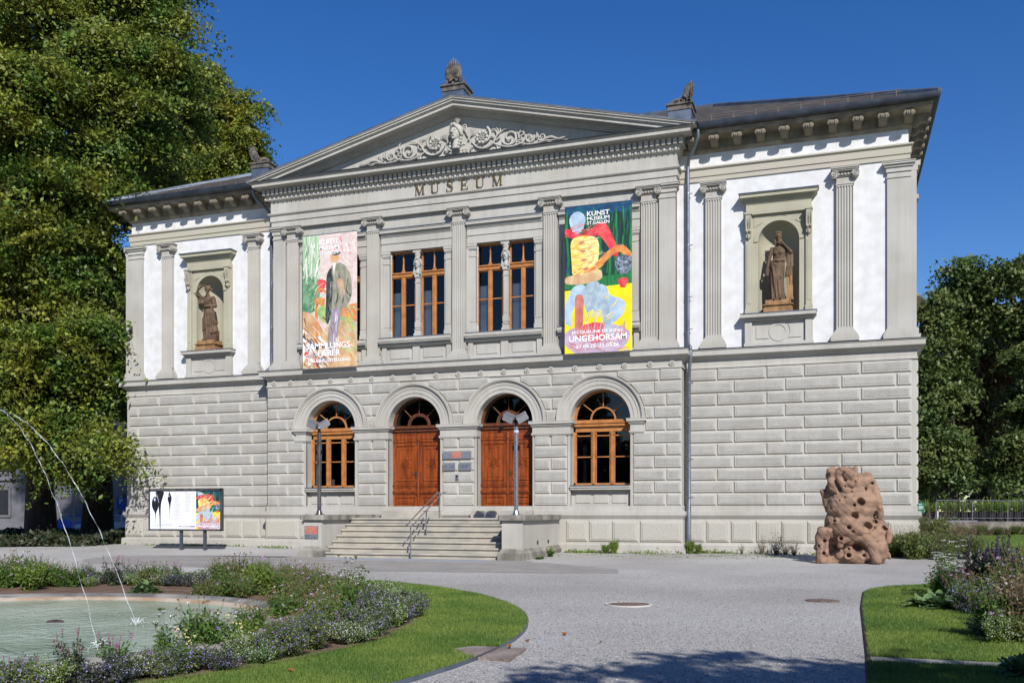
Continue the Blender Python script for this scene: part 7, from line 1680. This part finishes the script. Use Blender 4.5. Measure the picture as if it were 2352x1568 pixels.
# right-hand bed
RB = "plants of the right-hand bed"
def rrow(kind, pts, s, lab, gr=RB):
    for x, y in pts: X, Y = ong(x, y, GZ + .02); plant(kind, X, Y, s, lab, gr, z=GZ + .02)
rrow('broad', [(2125, 1398), (2165, 1402), (2190, 1396), (2150, 1388)], 1.15, "broad grey-green rosette at the front of the right-hand bed", "broad-leaved rosettes of the right-hand bed")
rrow('umbel', [(2150, 1375), (2172, 1372), (2190, 1378), (2166, 1366)], 1.15, "thin-stemmed wild carrot at the left end of the right-hand bed", "wild carrots of the right-hand bed")
rrow('spike', [(2195, 1385), (2215, 1378)], .9, "pink-flowering plant between the wild carrots and the dark spikes", "pink plants of the right-hand bed")
rrow('scab', [(2225, 1395), (2255, 1400), (2285, 1402), (2315, 1404), (2345, 1400), (2240, 1380), (2300, 1385), (2335, 1380), (2370, 1395)], 1.05, "loose scabious with brown heads in the right-hand bed", "scabious of the right-hand bed")
rrow('dark', [(2265, 1385), (2285, 1378), (2300, 1392), (2318, 1384)], 1.25, "dark purple-spiked plant in the right-hand bed", "dark-spiked plants of the right-hand bed")
rrow('violet', [(2215, 1408), (2245, 1412), (2275, 1414), (2310, 1414), (2345, 1414)], .8, "low dusky plant along the front of the right-hand bed", "low plants of the right-hand bed")
rrow('scab', [(2290, 1470), (2330, 1478), (2362, 1470), (2310, 1450)], .75, "small shaded plant with brown heads at the right edge", "shaded plants at the right edge"); rrow('white', [(2262, 1462), (2290, 1480)], .7, "small sparse white-flowering plant in the shaded right corner", "sparse white plants at the right edge")
rrow('dry', [(2345, 1470), (2360, 1440)], .9, "straw-coloured dry stems at the right edge", "dry stems at the right edge"); rrow('broad', [(2345, 1560), (2368, 1540)], .85, "dark broad-leaved plant in the bottom right corner", "broad-leaved plants in the bottom right corner")
# shrubs at the building
for (x, y, s) in ((16.0, -.9, 1.0), (16.9, -1.1, 1.05), (17.7, -.8, 1.0), (16.5, -1.9, .9), (17.4, -2.0, .9), (18.2, -1.6, .8), (17.2, .4, 1.2), (15.4, -1.5, .7)): plant('shrub', x, y, s)
for (x, y, s) in ((17.3, 1.4, 1.5), (17.9, 2.0, 1.4), (17.0, 2.6, 1.5)): plant('dry', x, y, s, "tall straw-coloured stems behind the corner shrub", "straw-coloured stems at the corner")
for (x, y, s) in ((11.6, -.75, .75), (12.1, -.8, .9), (12.7, -.75, .8), (10.9, -.7, .6), (12.4, -.6, 1.0)): plant('thin', x, y, s, "thin dry weed stalks against the plinth left of the sculpture", "dry weed stalks by the sculpture")
for (x, y, s, l) in ((6.1, -1.35, .62, "low bushy weed at the wall foot below the right arched window"), (6.4, -1.35, .55, "low bushy weed at the wall foot below the right arched window"), (9.1, -.85, .62, "dark bushy weed at the foot of the right downpipe"), (9.4, -.85, .55, "dark bushy weed at the foot of the right downpipe")): plant('green', x, y, s, l, l.replace("low bushy weed", "weeds").replace("dark bushy weed", "weeds"))
plant('broad', 4.55, -4.6, .6, "small green weed beside the right cheek wall", "weeds by the right cheek wall"); plant('broad', 4.5, -4.2, .55, "small green weed beside the right cheek wall", "weeds by the right cheek wall"); plant('yellow', 4.6, -3.4, .8, "yellow weed beside the right cheek wall with thin stalks", "yellow weeds by the right cheek wall")
# ---------------- fallen leaves
M_fl = mat("fallen_leaf", srgb(156, 98, 50), .7, vscale=30, col2=srgb(116, 70, 34))
for (x, y, l) in ((1170, 1494, "curled orange leaf lying on the rusty ground plate"), (1296, 1459, "orange leaf lying alone on the gravel left of the manhole"), (1380, 1477, "tiny brown leaf on the open gravel"), (1212, 1474, "small brown leaf on the gravel by the lawn edging"), (2088, 1498, "brown leaf on the gravel beside the right-hand lawn edge"), (668, 1556, "pale dry leaf on the round lawn near the bottom edge")):
    X, Y = ong(x, y, GZ); a = MB(); s = .05 if x in (1170, 1296) else .035
    a.grid([[(-s, 0, .02), (-s * .4, s * .5, .035), (s * .3, s * .55, .03), (s, .1 * s, .045)], [(-s, 0, .02), (-s * .4, 0, .01), (s * .3, 0, .012), (s, 0, .045)], [(-s, 0, .02), (-s * .4, -s * .5, .04), (s * .3, -s * .5, .045), (s, -.1 * s, .045)]])
    o = a.build("fallen_leaf", M_fl, loc=(X, Y, GZ + (.03 if x == 1170 else .05 if x == 668 else 0))); tag(o, l, "leaf"); o.rotation_euler = (0, 0, x * .7)
# ================================================================ RIGHT BACKGROUND: terrace, railing, barrier
TA = at(2143, 1231, 50); TA.z = 0
def rb(x, Z): p = at(x, 1174, Z); return p.x, p.y
g_t = .16; tz = .92
a0 = rb(2150, 50); a1 = rb(2470, 53); b1 = rb(2900, 90); b0 = rb(2085, 90); c0 = rb(2075, 56)
t = MB(); t.prismz([a0, a1, b1, b0, c0], -.2, tz); o = t.build("terrace", mat("terrace_asphalt", srgb(150, 150, 156), .95, vscale=1, col2=srgb(160, 160, 164), fine=.1), smooth=0); tag(o, kind='structure')
def quadwall(p, q, z0, z1, th):
    d = (Vector(q) - Vector(p)).normalized(); nrm = Vector((d.y, -d.x)) * th; return [p, q, (q[0] + nrm.x, q[1] + nrm.y), (p[0] + nrm.x, p[1] + nrm.y)]
t = MB(); t.prismz(quadwall(a0, a1, 0, 0, .25), -.1, tz + .03); tag(t.build("retaining_wall", mat("stained_concrete", srgb(140, 134, 126), .95, vscale=.8, col2=srgb(100, 94, 88), bump=.02, bscale=10, fine=.15, streak=.4), smooth=0), "low stained concrete wall between the far lawn and the terrace", "wall")
BR_ = thing("crowd_barrier", "long galvanised barrier with thin vertical bars on the low wall at right", "barrier", (a0[0], a0[1], tz))
nseg = 4; b = MB(); b.tube([(0, 0, 0), (0, 0, .95)], .009, 5); BAR = b.mesh("bar", M_steeld)
for s in range(nseg):
    p = Vector(a0).lerp(Vector(a1), s / nseg) - Vector(a0); q = Vector(a0).lerp(Vector(a1), (s + 1) / nseg) - Vector(a0)
    f = MB(); f.tube([(p.x, p.y, .03), (p.x, p.y, 1.05), (p.x + (q - p).x * .02, p.y + (q - p).y * .02, 1.18), (q.x - (q - p).x * .02, q.y - (q - p).y * .02, 1.18), (q.x, q.y, 1.05), (q.x, q.y, .03)], .022, 7); f.tube([(p.x, p.y, .22), (q.x, q.y, .22)], .018, 6)
    o = f.build("barrier_panel", M_steel, BR_)
    for k in range(1, 14): v = p.lerp(q, k / 14); link(bpy.data.objects.new("bar", BAR), o, (v.x, v.y, .22))
r0 = rb(2098, 66); r1 = rb(2500, 66)
RL = thing("terrace_railing", "thin dark railing along the back of the terrace", "railing", (r0[0], r0[1], tz))
d = Vector(r1) - Vector(r0)
for h in (.1, 1.05, 1.75): f = MB(); f.tube([(0, 0, h), (d.x, d.y, h)], .028, 6); f.build("rail", M_steeld, RL)
f = MB(); f.tube([(0, 0, 0), (0, 0, 1.78)], .025, 6); me_ = f.mesh("post", M_steeld)
for k in range(12): v = d * (k / 11); link(bpy.data.objects.new("post", me_), RL, (v.x, v.y, 0))
def strap():
    V = []; F = []
    for i in range(90):
        a = rng.uniform(0, 6.28); l = rng.uniform(.5, .85); el = rng.uniform(.5, 1.4); b = len(V)
        for j in range(5):
            t = j / 4; r = l * t * cos(el) * (.6 + .6 * t); z = .45 + l * sin(el) * t - .45 * t * t * cos(el); w_2 = .022 * (1 - t * .8); V += [(r * cos(a) - w_2 * sin(a), r * sin(a) + w_2 * cos(a), z), (r * cos(a) + w_2 * sin(a), r * sin(a) - w_2 * cos(a), z)]
        for j in range(4): F += [b + j * 2, b + j * 2 + 1, b + j * 2 + 3, b + j * 2 + 2]
    return np_mesh("strap_leaves", np.array(V), np.array(F), leafmat("strap_leaf", (.17, .27, .035), (.24, .30, .04), 2, .3))
SM = strap(); PT = MB(); PT.lathe(0, 0, [(.17, 0), (.24, .44), (.26, .46), (.22, .46), (.2, .40)], 14); PTm = PT.mesh("pot", mat("black_pot", srgb(34, 32, 34), .6))
pots = [(2128 + 21 * k, 61) for k in range(13)] + [(2255 + 20 * k, 54.5) for k in range(8)]
for i, (x, Z) in enumerate(pots):
    X, Y = rb(x, Z); T = thing("potted_plant", "potted strap-leaved plant in the " + ("front" if Z < 58 else "rear") + " row on the terrace", "potted plant", (X, Y, tz), "potted plants in the " + ("front" if Z < 58 else "rear") + " row on the terrace", i * 1.3)
    link(bpy.data.objects.new("pot", PTm), T); link(bpy.data.objects.new("leaves", SM), T); T.scale = (1.25,) * 3
p = at(2115, 1230, 46); zg = gz(p.x, p.y)
SG = thing("info_sign", "small dark green information sign on a short post by the lawn", "sign", (p.x, p.y, zg)); M_sg = mat("green_sign", srgb(24, 92, 74), .6)
f = MB(); f.box(-.02, .02, -.02, .02, 0, 1.55); f.build("post", M_steeld, SG); f = MB(); f.box(-.16, .16, -.04, -.02, 1.3, 1.82); f.build("panel", M_sg, SG, smooth=0); f = MB(); put_text(f, "PARK", -.12, -.045, 1.72, width=.16, height=.035)
for k in range(5): f.box(-.12, .10 - .03 * (k % 2), -.046, -.045, 1.64 - .035 * k, 1.652 - .035 * k)
f.build("lettering", M_wt, SG, smooth=0, fix=False); SG.rotation_euler = (0, 0, RAD(15))
p = at(2154, 1240, 44); f = MB(); f.tube([(0, 0, -.2), (0, 0, 1.42)], .02, 8); o = f.build("marker_post", M_wt, loc=(p.x, p.y, gz(p.x, p.y))); tag(o, "thin white post beside the low concrete wall", "post")
for k in range(16):   # straggly shrubs along the retaining wall
    q = Vector(a0).lerp(Vector(a1), (k + .5) / 16); plant('dry' if k % 2 else 'shrub', q.x + .1, q.y - .5 - .3 * rng.uniform(), .62, "straggly shrub along the foot of the low concrete wall", "straggly shrubs along the low wall")
# ================================================================ LEFT BACKGROUND: building, cars, parking sign
NB_ = thing("neighbour_building", "grey stone building, its wall colour darkened for tree shade, seen between the left trunks", "building", gp(40, 1190, 74))
def hw(mb, x0, x1, z0, z1, d0, d1, m=0): mb.box(x0, x1, d0, d1, z0, z1, m)
NB_.rotation_euler = (0, 0, RAD(12))
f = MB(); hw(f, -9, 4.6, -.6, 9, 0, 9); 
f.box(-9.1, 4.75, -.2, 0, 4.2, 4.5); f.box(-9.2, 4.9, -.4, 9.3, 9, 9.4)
f.build("wall", mat("shade_toned_wall", srgb(104, 104, 108), .9, vscale=.6, col2=srgb(92, 92, 96), bump=.01, bscale=20), NB_, smooth=0)  # wall grey darkened to stand in for the shade of the trees
for k in range(4):
    f = MB(); x = -7.4 + 3.1 * k; f.box(x - .75, x + .75, -.14, .02, 5.0, 7.6); f.box(x - .7, x + .7, -.12, .02, 1.3, 3.6); W_ = f.build("window", MATS["shade_toned_wall"], NB_, smooth=0); g_ = MB(); g_.box(x - .55, x + .55, -.16, -.13, 5.2, 7.4); g_.build("pane", MATS["side_glass"], W_, smooth=0); g_ = MB(); g_.box(x - .5, x + .5, -.15, -.11, 1.5, 3.45); g_.build("pane", MATS["side_glass"], W_, smooth=0)  # window frames share the grey that carries the tree shade
f = MB(); f.box(5.2, 16, 6, 14, -.6, 10); NB2 = thing("neighbour_building", "sunlit beige building with pale window surrounds beyond the parked cars", "building", gp(250, 1190, 96), None, RAD(10))
f = MB(); f.box(-8, 7, 0, 8, -.5, 9.5)
for k in range(9): f.bbox(-8.02, 7.02, -.08, 0, .1 + .45 * k, .5 + .45 * k, .04)
f.build("wall", mat("beige_far_wall", srgb(186, 176, 156), .9, vscale=1, col2=srgb(170, 160, 142)), NB2, smooth=0)
for k in range(4):
    x = -6.4 + 3.3 * k; f = MB(); f.box(x - .8, x + .8, -.16, .02, 4.7, 7.4); W_ = f.build("window", M_wt, NB2, smooth=0); g_ = MB(); g_.box(x - .5, x + .5, -.19, -.14, 5.0, 7.2); g_.build("pane", MATS["side_glass"], W_, smooth=0)
M_tyre = mat("tyre_rubber", srgb(26, 26, 28), .9); M_cg = mat("car_glass", (.02, .03, .04), .06, spec=.8)
def car(x, Z, col, label, rz):
    pos = at(x, 1190, Z); zg = gz(pos.x, pos.y); T = thing("parked_car", label, "car", (pos.x, pos.y, zg), "cars parked behind the left trees", rz)
    mt = mat("car_paint_" + str(x), col, .25, spec=.6)
    prof = [(-2.1, .35), (-2.15, .62), (-2.05, .82), (-1.2, .93), (-.55, 1.38), (.2, 1.46), (1.1, 1.40), (1.75, 1.0), (2.05, .92), (2.12, .6), (2.05, .32)]
    rows = []
    for y, k in ((-.86, .0), (-.80, .06), (.80, .06), (.86, 0)):
        rows.append([(px_ * (1 - .01 * (k == 0)), y if pz < 1 else y * .86, pz + (k - .06) * .5 * (pz > 1)) for px_, pz in prof])
    b = MB(); b.grid(rows, closed=True, capa=True, capb=True); b.build("body", mt, T, smooth=40)
    g_ = MB(); 
    for s in (-1, 1): g_.F([(-1.05, s * .80, .98), (-.5, s * .755, 1.34), (.2, s * .755, 1.40), (1.05, s * .755, 1.34), (1.5, s * .80, 1.0)])
    g_.F([(-1.19, -.7, .97), (-.6, -.64, 1.36), (-.6, .64, 1.36), (-1.19, .7, .97)]); g_.F([(1.18, -.64, 1.38), (1.72, -.7, 1.03), (1.72, .7, 1.03), (1.18, .64, 1.38)])
    g_.v = [(v[0] * 1.012, v[1] * 1.03, v[2] + .012) for v in g_.v]; g_.build("windows", M_cg, T, smooth=0)
    for sx in (-1.3, 1.32):
        for sy in (-1, 1):
            w_h = MB(); w_h.T = lambda p, sx=sx, sy=sy: (sx + p[0], sy * .78 + p[1], .32 + p[2]); w_h.tube([(0, -.11, 0), (0, .11, 0)], .32, 18); o = w_h.build("wheel", M_tyre, T); r_ = MB(); r_.T = w_h.T; r_.tube([(0, sy * .112, 0), (0, sy * .118, 0)], .2, 12); r_.build("rim", M_steel, o)
    for sy in (-1, 1):
        l = MB(); l.ell((-2.08, sy * .62, .68), (.07, .17, .07), 8, 6); l.build("headlight", M_steel, T); l = MB(); l.ell((2.06, sy * .66, .78), (.05, .14, .09), 8, 6); l.build("tail_light", MATS["red_glass"], T)
    return T
car(178, 64, srgb(30, 84, 180), "bright blue car parked between the left trunks", RAD(20)); car(258, 62, srgb(190, 194, 200), "silver car parked by the parking sign beside the museum corner", RAD(15))
p = at(279, 1200, 58); zg = gz(p.x, p.y); T = thing("parking_sign", "blue parking sign at the museum's left corner", "sign", (p.x, p.y, zg), None, RAD(19))
f = MB(); f.tube([(0, .02, 0), (0, .02, 2.6)], .03, 8); f.build("post", M_steel, T); f = MB(); f.box(-.3, .3, -.02, 0, 1.72, 2.5); f.box(-.2, .2, -.02, 0, 1.4, 1.66); f.build("panel", mat("blue_sign", srgb(34, 92, 190), .5), T, smooth=0)
f = MB(); put_text(f, "P", -.12, -.025, 2.1, height=.32, bold=.04); f.build("lettering", M_wt, T, smooth=0, fix=False)
p = at(170, 1200, 55); zg = gz(p.x, p.y); T = thing("street_lamp", "dark lantern post between the two left trunks", "street lamp", (p.x, p.y, zg)); f = MB(); f.tube([(0, 0, 0), (0, 0, 3.1)], .04, 8); f.build("post", M_steeld, T); f = MB(); f.lathe(0, 0, [(.08, 3.05), (.22, 3.1), (.28, 3.45), (.32, 3.5), (.1, 3.6)], 12); f.build("lantern", M_steeld, T)
